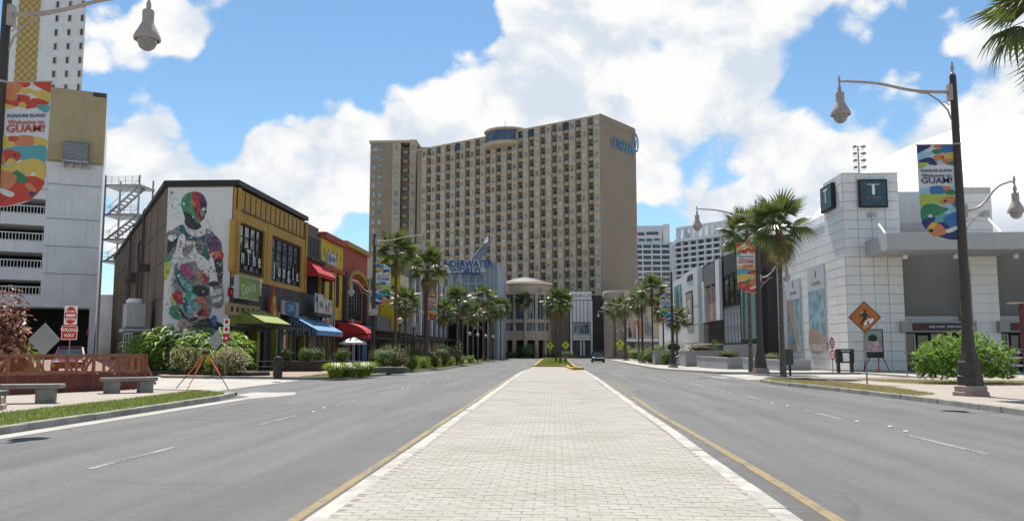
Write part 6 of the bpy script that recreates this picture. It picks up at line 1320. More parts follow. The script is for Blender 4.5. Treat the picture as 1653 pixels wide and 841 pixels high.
b = MB(); b.box(-.24, .24, -.215, -.202, .7, 1.42); loc(b, 'cabinet_door', MATS['cabinet_dark'], t)
for x in (-.14, .14): b = MB(); b.box(x - .05, x + .05, -.05, .05, 0, .619); loc(b, 'leg', black_m, t)
for px, Y, h_, lb_ in ((1614, 45.2, 1.62, 'cream yellow bollard in front of the green bush'), (1580, 47, 1.45, 'tan bollard behind the lamp post and bush')):
    q = at(px, 600, Y); t = thing('bollard', lb_, 'bollard', (q.x, Y, .13), group='cream bollards'); b = MB(); b.lathe([(.13, 0), (.125, h_ - .18), (.15, h_ - .17), (.15, h_ - .1), (.1, h_), (0, h_ + .01)], 14); loc(b, 'shaft', mat('bollard_cream', (.42, .34, .16), .7, .12, 3), t, smooth=True)
t = thing('pipe_railing', 'grey pipe railing at the right edge behind the bush', 'railing', (27, 50, .13))
for z_ in (.55, 1.0):
    b = MB(); b.tube([(-.8, 0, z_), (5, 0, z_)], .045, 8); loc(b, 'rail', steel_g, t)
for x in (-.8, .6, 2, 3.4): b = MB(); b.tube([(x, 0, 0), (x, 0, 1.0)], .045, 8); loc(b, 'post', steel_g, t)
q = at(1650, 560, 44); t = thing('menu_totem', 'dark red menu post with a flat cap at the right edge', 'menu stand', (q.x + .1, 44, .13)); zc = at(1650, 490, 44).z - .13
b = MB(); b.box(-.07, .07, -.07, .07, 0, zc); loc(b, 'post', mat('totem_red', (.10, .025, .02), .5, .2, 3), t); b = MB(); b.box(-.55, .55, -.35, .35, zc + .002, zc + .06); loc(b, 'cap', arm_m, t); b = MB(); b.box(-.2, .2, -.12, -.072, 1.5, zc - .1); loc(b, 'menu_case', MATS['totem_red'], t)
b = MB(); b.tube([(-.07, 0, 1.45), (-.25, 0, 1.5), (-.25, 0, 1.35)], .03, 6); b.lathe([(.05, 1.4), (.12, 1.28), (.1, 1.27)], 8, (-.25, 0, 0)); loc(b, 'lamp', steel_g, t)
# ------------------------------------------------------------------ concrete benches
bench_m = mat('bench_concrete', (.21, .205, .175), .85, .2, 2.5, .35, 40, streak=.2)
def bench(x, y, rz, label, L=1.75):
    t = thing('concrete_bench', label, 'bench', (x, y, .13), rz, 'concrete benches'); b = MB(); b.box(-L / 2, L / 2, -.3, .3, .40, .52); loc(b, 'seat', bench_m, t, bevel=.015)
    for s_ in (-1, 1): b = MB(); b.box(s_ * L * .3 - .22, s_ * L * .3 + .22, -.26, .26, 0, .398); loc(b, 'leg', bench_m, t, bevel=.012)
bench(-14.55, 28.2, R(38), 'concrete bench right in front of the fence corner'); bench(-14.7, 22.6, R(20), 'concrete bench on the left in front of the orange fence', 2.1); bench(-13.75, 18.9, R(8), 'concrete bench cut off by the left edge', 1.9)
# ------------------------------------------------------------------ construction fence
wood = mat('fence_timber', (.26, .13, .075), .8, .2, 4, .3, 40)
mesh_o = mat('orange_mesh', (.42, .10, .05), .8, .2, 5, alpha=.2)
mesh_r = mat('red_brown_sheet', (.14, .045, .035), .85, .2, 2.5, .3, 15)
fe = thing('construction_fence', 'red-brown construction fence of timber posts and orange mesh around a pit', 'fence', (-17, 30, .13))
pts = [(-15.45, 31.1), (-16.4, 29.3), (-17.3, 27.5), (-18.2, 25.7), (-19.2, 23.6)]; back = [(-15.45, 31.1), (-17.6, 34.4), (-21.0, 36.2), (-24.6, 35.2), (-28.0, 33.8)]
def fence_run(P, lo_h, hgt, brace):
    for i, (a, c) in enumerate(zip(P[:-1], P[1:])):
        a3, c3 = Vector((*a, .13)), Vector((*c, .13)); d = (c3 - a3)
        b = MB(); b.bar(a3 + Vector((0, 0, hgt)), c3 + Vector((0, 0, hgt)), .05, .10); b.build('top_rail', wood, fe)
        b = MB(); b.bar(a3 + Vector((0, 0, lo_h)), c3 + Vector((0, 0, lo_h)), .04, .09); b.build('mid_rail', wood, fe)
        n_ = d.normalized().cross(Vector((0, 0, 1))) * -.05
        b = MB(); N_ = 8
        for k in range(N_):
            f0, f1 = k / N_, (k + 1) / N_; s0, s1 = .03 * math.sin(k * 2.1 + i), .03 * math.sin((k + 1) * 2.1 + i)
            b.poly([a3 + d * f0 + n_ + n_ * s0 * 8, a3 + d * f1 + n_ + n_ * s1 * 8, a3 + d * f1 + n_ + Vector((0, 0, lo_h - .05 + s1)), a3 + d * f0 + n_ + Vector((0, 0, lo_h - .05 + s0))])
        b.build('lower_sheet', mesh_r, fe, recalc=False)
        b = MB(); b.poly([a3 + n_ * .7 + Vector((0, 0, lo_h)), c3 + n_ * .7 + Vector((0, 0, lo_h)), c3 + n_ * .7 + Vector((0, 0, hgt)), a3 + n_ * .7 + Vector((0, 0, hgt))]); b.build('orange_mesh', mesh_o, fe, recalc=False)
        for k in range(2):
            q = a3 + d * (k * .5 + .02); b = MB(); b.bar(q, q + Vector((0, 0, hgt - .052)), .09, .09, (0, 1, 0)); b.build('post', wood, fe)
            if brace: b = MB(); e = d * (.36 if (i + k) % 2 else -.30); b.bar(q - n_ * 1.4 + Vector((0, 0, hgt - .1)), q + e - n_ * 2.4 + Vector((0, 0, .15)), .04, .09); b.build('brace', wood, fe)
fence_run(pts, .66, 1.26, True); fence_run(back, .5, 1.2, False)
b = MB(); b.bar((-15.45, 31.1, .13), (-15.45, 31.1, 1.44), .14, .14, (0, 1, 0)); b.build('corner_post', mat('fence_red', (.22, .05, .04), .8, .15, 3), fe)
# orange tripod sign stand
tr = thing('tripod_stand', 'folded orange and black tripod sign stand on the kerb corner', 'sign stand', (-12.9, 30.6, .13)); ap = Vector((-.1, .25, 1.36))
for e, c in (((-1.5, .9, 0), 'k'), ((-.35, -.75, 0), 'o'), ((1.0, -.25, 0), 'k')):
    e = Vector(e); m_ = ap.lerp(e, .62); oc = mat('tripod_orange', (.62, .12, .05), .5, .1, 5)
    b = MB(); b.bar(ap, m_, .034, .034); loc(b, 'leg', oc, tr); b = MB(); b.bar(m_, e, .022, .022); loc(b, 'leg_extension', black_m if c == 'k' else oc, tr)
b = MB(); b.box(-.2, 0, .15, .35, 1.3, 1.42); loc(b, 'hub', black_m, tr)
# stone bollard, planters and table outside the restaurant
q = gp(448, 612, .13); st3 = thing('stone_bollard', 'dark carved stone bollard on the pink paving', 'bollard', (q.x, q.y, .13)); b = MB(); b.lathe([(.22, 0), (.23, .3), (.21, .7), (.235, .78), (.23, .95), (.16, 1.1), (0, 1.14)], 14); loc(b, 'stone', mat('basalt', (.035, .03, .027), .7, .3, 4, .5, 20), st3, smooth=True)
def planter_box(x, y, L, rz, label):
    t = thing('planter_box', label, 'planter', (x, y, .13), rz, 'dark planter boxes at the restaurant'); b = MB(); b.box(-L / 2, L / 2, -.35, .35, 0, .72); loc(b, 'box', brown_d, t, bevel=.02)
    for k in range(3): b = MB(); b.box(-L / 2 - .02, L / 2 + .02, -.375, -.352, .05 + k * .23, .25 + k * .23); loc(b, 'plank', mat('planter_plank', (.055, .035, .028), .7, .2, 4), t)
planter_box(-17.7, 57.5, 3.2, R(15), 'dark plank planter left of the shop door'); planter_box(-16.2, 60.5, 4.2, R(20), 'dark plank planter right with two round shrubs')
t = thing('picnic_table', 'black slatted picnic table near the flowering shrubs', 'table', (-17.2, 50.2, .13), R(20))
b = MB(); b.box(-.8, .8, -.35, .35, .72, .77); loc(b, 'table_top', black_m, t)
for s_ in (-1, 1):
    b = MB(); b.box(-.8, .8, s_ * .65 - .13, s_ * .65 + .13, .42, .46); loc(b, 'seat', black_m, t)
    b = MB(); b.bar((s_ * .55, -.6, 0), (s_ * .55, .3, .72), .06, .08); b.bar((s_ * .62, .6, 0), (s_ * .62, -.3, .72), .06, .08); loc(b, 'leg', black_m, t)
# restaurant pergolas
def pergola(name, label, x0, x1_, y0, y1, h, n):
    t = thing(name, label, 'pergola', ((x0 + x1_) / 2, (y0 + y1) / 2, .13))
    for i in range(n + 1):
        y = y0 + (y1 - y0) * i / n
        for x in (x0, x1_):
            b = MB(); b.box(x - .1, x + .1, y - .1, y + .1, .13, h); b.build('post', black_m, t)
            b = MB(); b.bar((x, y, h - .6), (x + (.6 if x == x0 else -.6), y, h - .02), .08, .1); b.build('brace', black_m, t)
    for x in (x0, x1_): b = MB(); b.box(x - .08, x + .08, y0 - .5, y1 + .5, h + .002, h + .25); b.build('beam', black_m, t)
    k = int((y1 - y0) / .8)
    for i in range(k + 1): y = y0 - .3 + (y1 - y0 + .6) * i / k; b = MB(); b.box(x0 - .5, x1_ + .5, y - .05, y + .05, h + .252, h + .4); b.build('rafter', black_m, t)
pergola('cafe_pergola', 'dark timber pergola under the lime awning', -18.6, -22.0, 56.0, 62.5, 3.0, 2)
pergola('street_pergola', 'long black pergola in front of the grey shops', -15.6, -20.5, 84, 120, 3.3, 8)
q = at(566, 520, 88); t = thing('parasol', 'white square parasol beside the blue front', 'parasol', (-20.3, 84, .13)); b = MB(); b.tube([(0, 0, 0), (0, 0, 3.2)], .04, 8); loc(b, 'pole', steel_g, t)
b = MB(); b.add([(-1.1, -1.1, 2.6), (1.1, -1.1, 2.6), (1.1, 1.1, 2.6), (-1.1, 1.1, 2.6), (0, 0, 3.2), (-1.1, -1.1, 2.4), (1.1, -1.1, 2.4), (1.1, 1.1, 2.4), (-1.1, 1.1, 2.4)], [(0, 1, 4), (1, 2, 4), (2, 3, 4), (3, 0, 4), (0, 5, 6, 1), (1, 6, 7, 2), (2, 7, 8, 3), (3, 8, 5, 0)]); loc(b, 'canopy', white_can, t)
# ------------------------------------------------------------------ vehicles
def car(name, label, x, y, rz, body, L=4.5, Wd=1.8, H=1.5, suv=False, z=.012):
    t = thing(name, label, 'car', (x, y, z), rz); w2 = Wd / 2; bl = .95 if suv else .82; gl = mat('car_glass', (.03, .035, .04), .05, .3, 1, spec=.9); tyre = mat('tyre', (.02, .02, .02), .8, .2, 8)
    # front looks to -y ; body loft from stations (y, half width, z low, z belt)
    sta = [(-L / 2, w2 * .78, .38, bl * .72), (-L / 2 + .18, w2 * .92, .24, bl * .84), (-L * .3, w2, .2, bl * .96), (0, w2, .2, bl), (L * .3, w2, .2, bl * 1.02), (L / 2 - .15, w2 * .95, .26, bl * 1.0), (L / 2, w2 * .84, .4, bl * .86)]
    b = MB(); ring = lambda s: [(-s[1] * .9, s[0], s[2]), (s[1] * .9, s[0], s[2]), (s[1], s[0], s[2] + .2), (s[1], s[0], s[3] - .12), (s[1] * .93, s[0], s[3]), (-s[1] * .93, s[0], s[3]), (-s[1], s[0], s[3] - .12), (-s[1], s[0], s[2] + .2)]
    vs = []; [vs.extend(ring(s)) for s in sta]; fs = [(i * 8 + j, i * 8 + (j + 1) % 8, i * 8 + 8 + (j + 1) % 8, i * 8 + 8 + j) for i in range(6) for j in range(8)] + [tuple(range(8)), tuple(range(48, 56))]
    b.add(vs, fs); loc(b, 'body', body, t, smooth=True)
    yf, yr, tf, tr_ = (-L * .22, L * .47, -L * .05, L * .40) if suv else (-L * .22, L * .36, -L * .04, L * .2)
    A = [(-w2 * .9, yf, bl - .03), (w2 * .9, yf, bl - .03), (w2 * .9, yr, bl - .03), (-w2 * .9, yr, bl - .03), (-w2 * .7, tf, H - .06), (w2 * .7, tf, H - .06), (w2 * .72, tr_, H - .06), (-w2 * .72, tr_, H - .06)]
    b = MB(); b.hexa(A); loc(b, 'cabin_glass', gl, t)
    b = MB(); b.box(-w2 * .72, w2 * .72, tf - .06, tr_ + .06, H - .058, H); loc(b, 'roof', body, t, bevel=.03)
    for i, (p, q_) in enumerate(((0, 4), (1, 5), (2, 6), (3, 7))): b = MB(); b.bar(A[p], A[q_], .09, .09); loc(b, 'roof_pillar', body, t)
    for sx in (-1, 1):
        b = MB(); b.bar((sx * w2 * .93, L * .08, bl), (sx * w2 * .74, L * .08, H - .04), .07, .05); loc(b, 'door_pillar', body, t)
        b = MB(); b.ball((sx * (w2 + .1), yf + .25, bl + .08), (.11, .07, .08), 8, 5); loc(b, 'mirror', body, t, smooth=True)
        b = MB(); b.ball((sx * w2 * .66, -L / 2 + .09, bl * .72), (.2, .1, .09), 10, 6); loc(b, 'headlight', mat('headlight_glass', (.6, .62, .65), .1, .05, 5), t, smooth=True)
        b = MB(); b.box(sx * w2 * .78 - .14, sx * w2 * .78 + .14, L / 2 - .07, L / 2 + .01, bl * .66, bl * .9); loc(b, 'tail_light', mat('tail_red', (.30, .01, .01), .2, .1, 5), t)
        for yy in (-L * .31, L * .30):
            b = MB(); r_ = .36 if suv else .32; b.tube([(sx * (w2 - .2), yy, r_), (sx * (w2 + .01), yy, r_)], r_, 18); wl = loc(b, 'wheel', tyre, t)
            b = MB(); b.tube([(sx * (w2 + .011), yy, r_), (sx * (w2 + .025), yy, r_)], r_ * .6, 12); loc(b, 'rim', steel_g, wl)
    b = MB(); b.box(-w2 * .5, w2 * .5, -L / 2 - .015, -L / 2 + .06, .36, bl * .62); loc(b, 'grille', black_m, t); b = MB(); b.box(-.26, .26, L / 2 + .0, L / 2 + .02, bl * .55, bl * .72); loc(b, 'number_plate', white_t, t)
    b = MB(); b.box(-w2 * .85, w2 * .85, L / 2 - .02, L / 2 + .05, .32, .5); loc(b, 'bumper', black_m, t); return t
car('parked_car', 'maroon car facing the street behind the orange fence', at(113, 590, 50).x, 50, R(27), mat('maroon_paint', (.14, .018, .018), .25, .05, 2, coat=.6), z=.28)
car('suv', 'black SUV driving away on the right carriageway', at(965, 575, 138).x, 138, 0, mat('black_paint', (.012, .012, .014), .2, .05, 2, coat=.7), 4.9, 2.05, 1.9, True)
# ------------------------------------------------------------------ palms
palm_l = leaf_mat('palm_leaf', (.05, .078, .02), (.135, .165, .045), .33, 1.6, .28)
palm_y = leaf_mat('palm_leaf_old', (.14, .13, .04), (.26, .20, .09), .6, 2, .2)
palm_d = leaf_mat('palm_leaf_dead', (.15, .105, .06), (.24, .17, .10), .8, 3, .1)
trunk_m = mat('palm_trunk', (.105, .088, .072), .9, .3, 6, .7, 18)
bark_red = mat('palm_skirt', (.16, .075, .045), .9, .3, 8, .6, 30)
def frond_geo(mb, M, r, Lp=.95, Rb=1.15, nseg=22, droop=.35, k=0, spread=112):
    """fan frond: petiole along +x then a folded fan blade"""
    pts = []
    for i in range(5):
        t_ = i / 4; pts.append(Vector((Lp * t_, 0, -.10 * Lp * droop * t_ * t_)))
    o = len(mb.v); b = MB(); b.tube(pts, [.028, .022, .018, .014, .012], 4, cap=False)
    mb.add([M @ Vector(v) for v in b.v], b.f, k)
    c = pts[-1]
    for s in range(nseg):
        a0 = R(-spread + 2 * spread * s / nseg); a1 = R(-spread + 2 * spread * (s + 1) / nseg); am = (a0 + a1) / 2
        ln = Rb * (.80 + .2 * math.cos(am)) * r.uniform(.88, 1.06); web = .52 * ln
        def pt(a, d, h):
            x = c.x + d * math.cos(a); y = d * math.sin(a); dr = droop * (d / Rb) ** 2.2 * .55 + .28 * abs(math.sin(a)) * d * .5
            return Vector((x, y, c.z + h - dr))
        tipd = r.uniform(.1, .32) * droop * 1.2
        tip = pt(am + r.uniform(-.03, .03), ln, -tipd); am2 = pt(am, ln * .8, .0 - tipd * .35); w_ = (a1 - a0) * .30
        vs = [pt(am, .02, 0), pt(a0, web, -.018), pt(am, web, .02), pt(a1, web, -.018), pt(am - w_ * .55, ln * .8, -.015 - tipd * .35), am2, pt(am + w_ * .55, ln * .8, -.015 - tipd * .35), tip]
        mb.add([M @ v for v in vs], [(0, 1, 2), (0, 2, 3), (1, 4, 5, 2), (2, 5, 6, 3), (4, 7, 5), (5, 7, 6)], k)
fr_r = random.Random(11)
FRONDS = []
for i, (dr_, m_) in enumerate(((.15, palm_l), (.4, palm_l), (.75, palm_l), (1.0, palm_l), (1.2, palm_y), (1.3, palm_d))):
    b = MB(); frond_geo(b, Matrix.Identity(4), fr_r, droop=dr_, spread=112 if i < 4 else 80); FRONDS.append(b.mesh('frond', m_, recalc=False))
def frond_set(r, n, dead=3):
    out = []
    for i in range(n):
        t_ = (i + .5) / n; el = 82 - 118 * t_ ** 1.05 + r.uniform(-9, 9); az = i * 137.5 + r.uniform(-18, 18)
        k = 0 if el > 45 else 1 if el > 12 else 2 if el > -18 else 3
        if i >= n - dead: k = r.choice((4, 4, 5)); el = -62 + r.uniform(-14, 8)
        out.append((k, R(az), R(el), R(r.uniform(-30, 30)), r.uniform(.88, 1.08)))
    return out
def fm(az, el, tw, s): return Matrix.Rotation(az, 4, 'Z') @ Matrix.Rotation(-el, 4, 'Y') @ Matrix.Rotation(tw, 4, 'X') @ Matrix.Diagonal((s, s, s, 1))
CROWNS = []
for q in range(3):
    b = MB(); r = random.Random(40 + q)
    for k, az, el, tw, s in frond_set(r, 26, 2): frond_geo(b, fm(az, el, tw, s), r, droop=(.15, .4, .75, 1.0, 1.2, 1.3)[k], nseg=16, k=0 if k < 4 else k - 3)
    CROWNS.append(b.mesh('crown', [palm_l, palm_y, palm_d], recalc=False))
def palm(x, y, h, sc, label, near=False, seed=0, lean=0.0, skirt=False, z=.13, group='fan palms along the street', n=30):
    t = thing('fan_palm', label, 'palm tree', (x, y, z), group=group); r = random.Random(seed + 5); b = MB()
    pts = [(lean * (i / 7) ** 2, .05 * math.sin(i), h * i / 7) for i in range(8)]
    b.tube(pts, [.19, .145, .13, .12, .115, .11, .11, .12], 10); b.build('trunk', trunk_m, t, False, smooth=True)
    if skirt or near:
        b = MB(); b.tube([(lean * .8, 0, h - .9), (lean * .92, 0, h - .45), (lean, 0, h + .05)], [.14, .2, .13], 9); b.build('leaf_bases', bark_red, t, False, smooth=True)
    if near:
        for k, az, el, tw, s in frond_set(r, n, 4):
            o = link('frond', FRONDS[k], t, False); o.matrix_basis = Matrix.Translation((lean, 0, h)) @ fm(az, el, tw, s * sc)
    else:
        o = link('crown', CROWNS[seed % 3], t, False, loc=(lean, 0, h), rot=(0, 0, seed * 1.7), scale=sc)
    return t
def palm_at(px, pyc, Y, sc, label, near=False, seed=0, **k):
    q = at(px, pyc, Y); palm(q.x, Y, q.z - .13 + dip(Y), sc, label, near, seed, **k)
palm(12.38, 46.4, 8.1, 1.08, 'tall single palm on the dry grass right of the banner lamp', True, 1)
palm_at(1206, 378, 58, 1.1, 'palm crown directly behind the red banner lamp', True, 2)
palm_at(1692, 22, 21.5, .98, 'palm whose fronds hang into the top right corner', True, 3)
palm_at(640, 408, 67, 1.05, 'leftmost tall palm in front of the yellow sign', True, 4)
palm_at(690, 432, 84, 1.25, 'second palm left of the aquarium letters', True, 5)
palm_at(897, 492, 130, 1.35, 'left palm of the pair on the median island', True, 6); palm_at(904, 488, 118, 1.25, 'right palm of the pair on the median island', True, 7)
for i, (px, pyc, Y, s, lb_) in enumerate(((655, 490, 86, 1.0, 'shorter palm behind the paired globe lamps'), (738, 486, 110, 1.25, 'palm left of the aquarium entrance sign'), (716, 505, 106, 1.0, 'low palm under the aquarium sign'), (780, 482, 148, 1.35, 'palm in front of the aquarium right wall'), (808, 497, 168, 1.35, 'palm beside the round pavilion'), (764, 508, 128, 1.05, 'middle palm hiding the white grill sign'), (792, 505, 156, 1.1, 'small palm behind the globe lamps near the pavilion'),
        (845, 484, 200.5, 1.3, 'slim palm in front of the round pavilion'), (1052, 470, 118, 1.35, 'palm with a rusty skirt on the right pavement'), (1030, 488, 140, 1.3, 'palm behind the far right lamps'), (1070, 500, 122, 1.1, 'short palm before the tan corner store'), (1008, 497, 168, 1.4, 'farthest palm on the right pavement'), (990, 500, 176, 1.3, 'palm just left of the farthest right lamp'), (1092, 515, 110, 1.0, 'small palm in the planting left of the steps'))):
    palm_at(px, pyc, Y, s, lb_, False, i + 10, skirt=('rusty' in lb_))
# ------------------------------------------------------------------ shrubs
def leaf_cloud(rx, ry, rz, n, size, seed, asp=.45, k=1, lump=.25, flat=False):
    r = random.Random(seed); b = MB(); ph = [r.uniform(0, 6.28) for _ in range(6)]
    for i in range(n):
        u = r.uniform(-1, 1); a = r.uniform(0, 6.28); q = math.sqrt(1 - u * u); d = Vector((q * math.cos(a), q * math.sin(a), u))
        lm = 1 + lump * (math.sin(4 * d.x + ph[0]) * math.sin(3.3 * d.y + ph[1]) + .6 * math.sin(6 * d.z + ph[2] + 3 * d.x) + .5 * math.sin(9 * d.y + ph[3]) * math.sin(8 * d.x + ph[4]))
        rad = (r.random() ** .28) * lm; p = Vector((d.x * rx, d.y * ry, d.z * rz)) * rad
        if flat: p = Vector((max(-rx, min(rx, p.x * 1.35)), max(-ry, min(ry, p.y * 1.35)), max(-rz, min(rz, p.z * 1.3))))
        nd = (d + Vector((r.uniform(-.8, .8), r.uniform(-.8, .8), r.uniform(-.3, .9)))).normalized(); sd = nd.cross(Vector((r.uniform(-1, 1), r.uniform(-1, 1), r.uniform(-1, 1)))).normalized(); up = nd.cross(sd)
        L = size * r.uniform(.6, 1.3); w_ = L * asp * .5
        b.add([p, p + sd * L * .5 + up * w_ + nd * .1 * L, p + sd * L, p + sd * L * .5 - up * w_ + nd * .1 * L], [(0, 1, 2), (0, 2, 3)], r.randrange(k) if k > 1 else 0)
    return b
lv_oleander = leaf_mat('oleander_leaf', (.07, .15, .02), (.20, .31, .05), .55, 2.5, .35)
lv_hedge = leaf_mat('hedge_leaf', (.075, .14, .018), (.21, .29, .045), .45, 3, .3)
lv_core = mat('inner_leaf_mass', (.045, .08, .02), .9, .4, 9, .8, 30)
lv_dark = leaf_mat('dark_leaf', (.02, .04, .012), (.06, .085, .025), .45, 3, .2)
lv_red = leaf_mat('red_leaf', (.08, .03, .022), (.19, .07, .045), .5, 3, .25)
lv_tan = leaf_mat('tan_leaf', (.12, .155, .045), (.26, .28, .10), .6, 3, .25)
lv_pale = leaf_mat('variegated_leaf', (.27, .30, .14), (.52, .49, .33), .55, 5, .3)
lv_lime = leaf_mat('lime_leaf', (.16, .24, .02), (.34, .42, .05), .45, 3, .4)
lv_pink = leaf_mat('pink_leaf', (.33, .16, .11), (.45, .25, .18), .6, 5, .2)
lv_ginger = leaf_mat('ginger_leaf', (.07, .15, .02), (.22, .33, .05), .5, 1.2, .4)
stem_m = mat('shrub_stem', (.10, .07, .05), .9, .2, 5)
def stems(t, n, r_, h, seed):
    r = random.Random(seed); b = MB()
    for i in range(n): a = r.uniform(0, 6.28); b.tube([(.1 * math.cos(a), .1 * math.sin(a), 0), (r_ * .5 * math.cos(a), r_ * .5 * math.sin(a), h * .5), (r_ * .8 * math.cos(a + .3), r_ * .8 * math.sin(a + .3), h)], [.03, .022, .012], 5)
    b.build('stems', stem_m, t, False)
def shrub(name, label, x, y, rx, ry, rz, n, size, mats, seed=1, z=.13, zc=None, group=None, flat=False, lump=.25, asp=.45):
    t = thing(name, label, 'shrub', (x, y, z), group=group); mats = mats if isinstance(mats, list) else [mats]
    b = leaf_cloud(rx, ry, rz, n, size, seed, asp, len(mats), lump, flat); zc = rz * .98 if zc is None else zc; b.v = [(v[0], v[1], max(.02, v[2] + zc)) for v in b.v]
    b.build('foliage', mats, t, False, recalc=False); stems(t, 5, rx * .6, zc, seed)
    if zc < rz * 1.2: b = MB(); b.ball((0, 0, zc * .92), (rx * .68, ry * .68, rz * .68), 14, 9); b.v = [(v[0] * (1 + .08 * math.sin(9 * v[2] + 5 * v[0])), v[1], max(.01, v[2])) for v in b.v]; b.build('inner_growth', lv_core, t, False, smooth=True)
    return t
# big oleander right: strappy upright leaves on clumped shoots
def shoots(n, rad, hmin, hmax, leaf, per, seed, ox=1.0, oy=1.0, wd=.045, curve=.5):
    r = random.Random(seed); b = MB()
    for i in range(n):
        a = r.uniform(0, 6.28); q = math.sqrt(r.random()); p = Vector((rad * q * math.cos(a) * ox, rad * q * math.sin(a) * oy, r.uniform(hmin, hmax) * (1 - .45 * q * q)))
        out = Vector((math.cos(a) * q * ox, math.sin(a) * q * oy, .9)).normalized()
        for j in range(per):
            b2 = r.uniform(0, 6.28); d = (out * r.uniform(.4, 1.1) + Vector((math.cos(b2), math.sin(b2), r.uniform(-.2, .5))) * .75).normalized(); L = leaf * r.uniform(.6, 1.25); s = d.cross(Vector((0, 0, 1))).normalized() * wd * r.uniform(.7, 1.2)
            m1 = p + d * L * .5 + Vector((0, 0, .0)); m2 = p + d * L - Vector((0, 0, L * curve * .35)); nn = s.cross(d) * .35
            b.add([p, m1 + s, m1 - nn, m1 - s, m2], [(0, 1, 2), (0, 2, 3), (1, 4, 2), (2, 4, 3)])
    return b
q = gp(1566, 620, .13); t = thing('oleander_bush', 'big bright green bush behind the nearest right lamp post', 'shrub', (q.x + .35, q.y + 1.1, .13))
b = shoots(760, 2.05, .25, 2.3, .30, 9, 3, 1.0, .8, .034); b.build('foliage', lv_oleander, t, False, recalc=False); stems(t, 14, 1.6, 1.4, 3)
# ginger clump in the left planter
for i, (x, y, rr, hh, sd, lb_) in enumerate(((-23.6, 52.0, 1.9, 4.0, 5, 'tall strap-leaved green clump below the brown wall'), (-21.0, 51.0, 1.8, 3.4, 6, 'strap-leaved green clump in front of the mural'), (-25.8, 53.2, 1.5, 3.3, 9, 'lower strap-leaved clump nearest the fence'))):
    t = thing('ginger_clump', lb_, 'plant', (x, y, .13), group='strap-leaved clumps by the mural'); r = random.Random(sd); b = MB()
    for k in range(520):
        a = r.uniform(0, 6.28); q = math.sqrt(r.random()) * rr; h = hh * r.uniform(.15, 1.0) * (1 - .3 * (q / rr) ** 2); p = Vector((q * math.cos(a), q * math.sin(a), h * .8)); a2 = a + r.uniform(-1.2, 1.2); out = Vector((math.cos(a2), math.sin(a2), 0)); L = r.uniform(.6, 1.15); s = Vector((-out.y, out.x, 0)) * r.uniform(.06, .10); up = r.uniform(.3, 1.1)
        P_ = [p + out * L * f + Vector((0, 0, L * (up * f - 1.0 * f * f))) for f in (0, .35, .7, 1)]
        b.add([P_[0], P_[1] + s, P_[1] - Vector((0, 0, .03)), P_[1] - s, P_[2] + s * .85, P_[2] - Vector((0, 0, .03)), P_[2] - s * .85, P_[3]], [(0, 1, 2), (0, 2, 3), (1, 4, 5, 2), (2, 5, 6, 3), (4, 7, 5), (5, 7, 6)])
    b.build('foliage', lv_ginger, t, False, recalc=False); b = MB()
    for k in range(12): a = k * .52; b.tube([(rr * .4 * math.cos(a), rr * .4 * math.sin(a), 0), (rr * .55 * math.cos(a), rr * .55 * math.sin(a), hh * .75)], [.03, .015], 5)
    b.build('stems', lv_dark, t, False)
b = MB(); b.prism([(-27, 51.0), (-17.0, 46.2), (-16.2, 47.3), (-17.2, 50.0), (-23, 55), (-27, 55)], .05, .32); o = b.build('stone_planter_edge', mat('mulch_dark', (.05, .04, .03), .95, .3, 6, .7, 15)); tag(o, 'low dark planting bed edge below the mural', 'planter')
for i, (px, py, rx, rz, m_, lb_) in enumerate(((302, 598, 1.05, .85, [lv_pale, lv_pale, lv_lime, lv_pink], 'cream variegated shrub behind the tripod stand'), (330, 598, .8, .8, [lv_pale, lv_pale, lv_hedge], 'pale variegated shrub in the middle of the bed'), (352, 600, .75, .72, [lv_lime, lv_lime, lv_hedge], 'lime yellow shrub left of the parking sign'), (377, 606, .75, .8, [lv_pale, lv_pale, lv_pink, lv_hedge], 'cream and pink shrub at the end of the bed'), (363, 606, .7, .7, [lv_pale, lv_lime, lv_pink], 'mixed pale shrub under the parking sign'))):
    Y_ = (49.2, 48.9, 48.2, 46.9, 47.4)[i]; q = at(px, 590, Y_); shrub('flowering_shrub', lb_, q.x, Y_, rx, rx, rz, 1500, .15, m_, 20 + i, z=.2, group='pale shrubs in the mural bed')
q = at(8, 540, 36); shrub('red_leaf_shrub', 'red-leaved shrub at the left edge behind the fence', q.x - .3, 36, 1.3, 1.1, 1.7, 900, .34, [lv_red, lv_red, lv_pink], 31, zc=2.2, asp=.5); q = at(35, 565, 36.5); shrub('green_shrub', 'small light green shrub beside the red-leaved one', q.x, 36.5, .8, .7, .8, 700, .2, lv_hedge, 32)
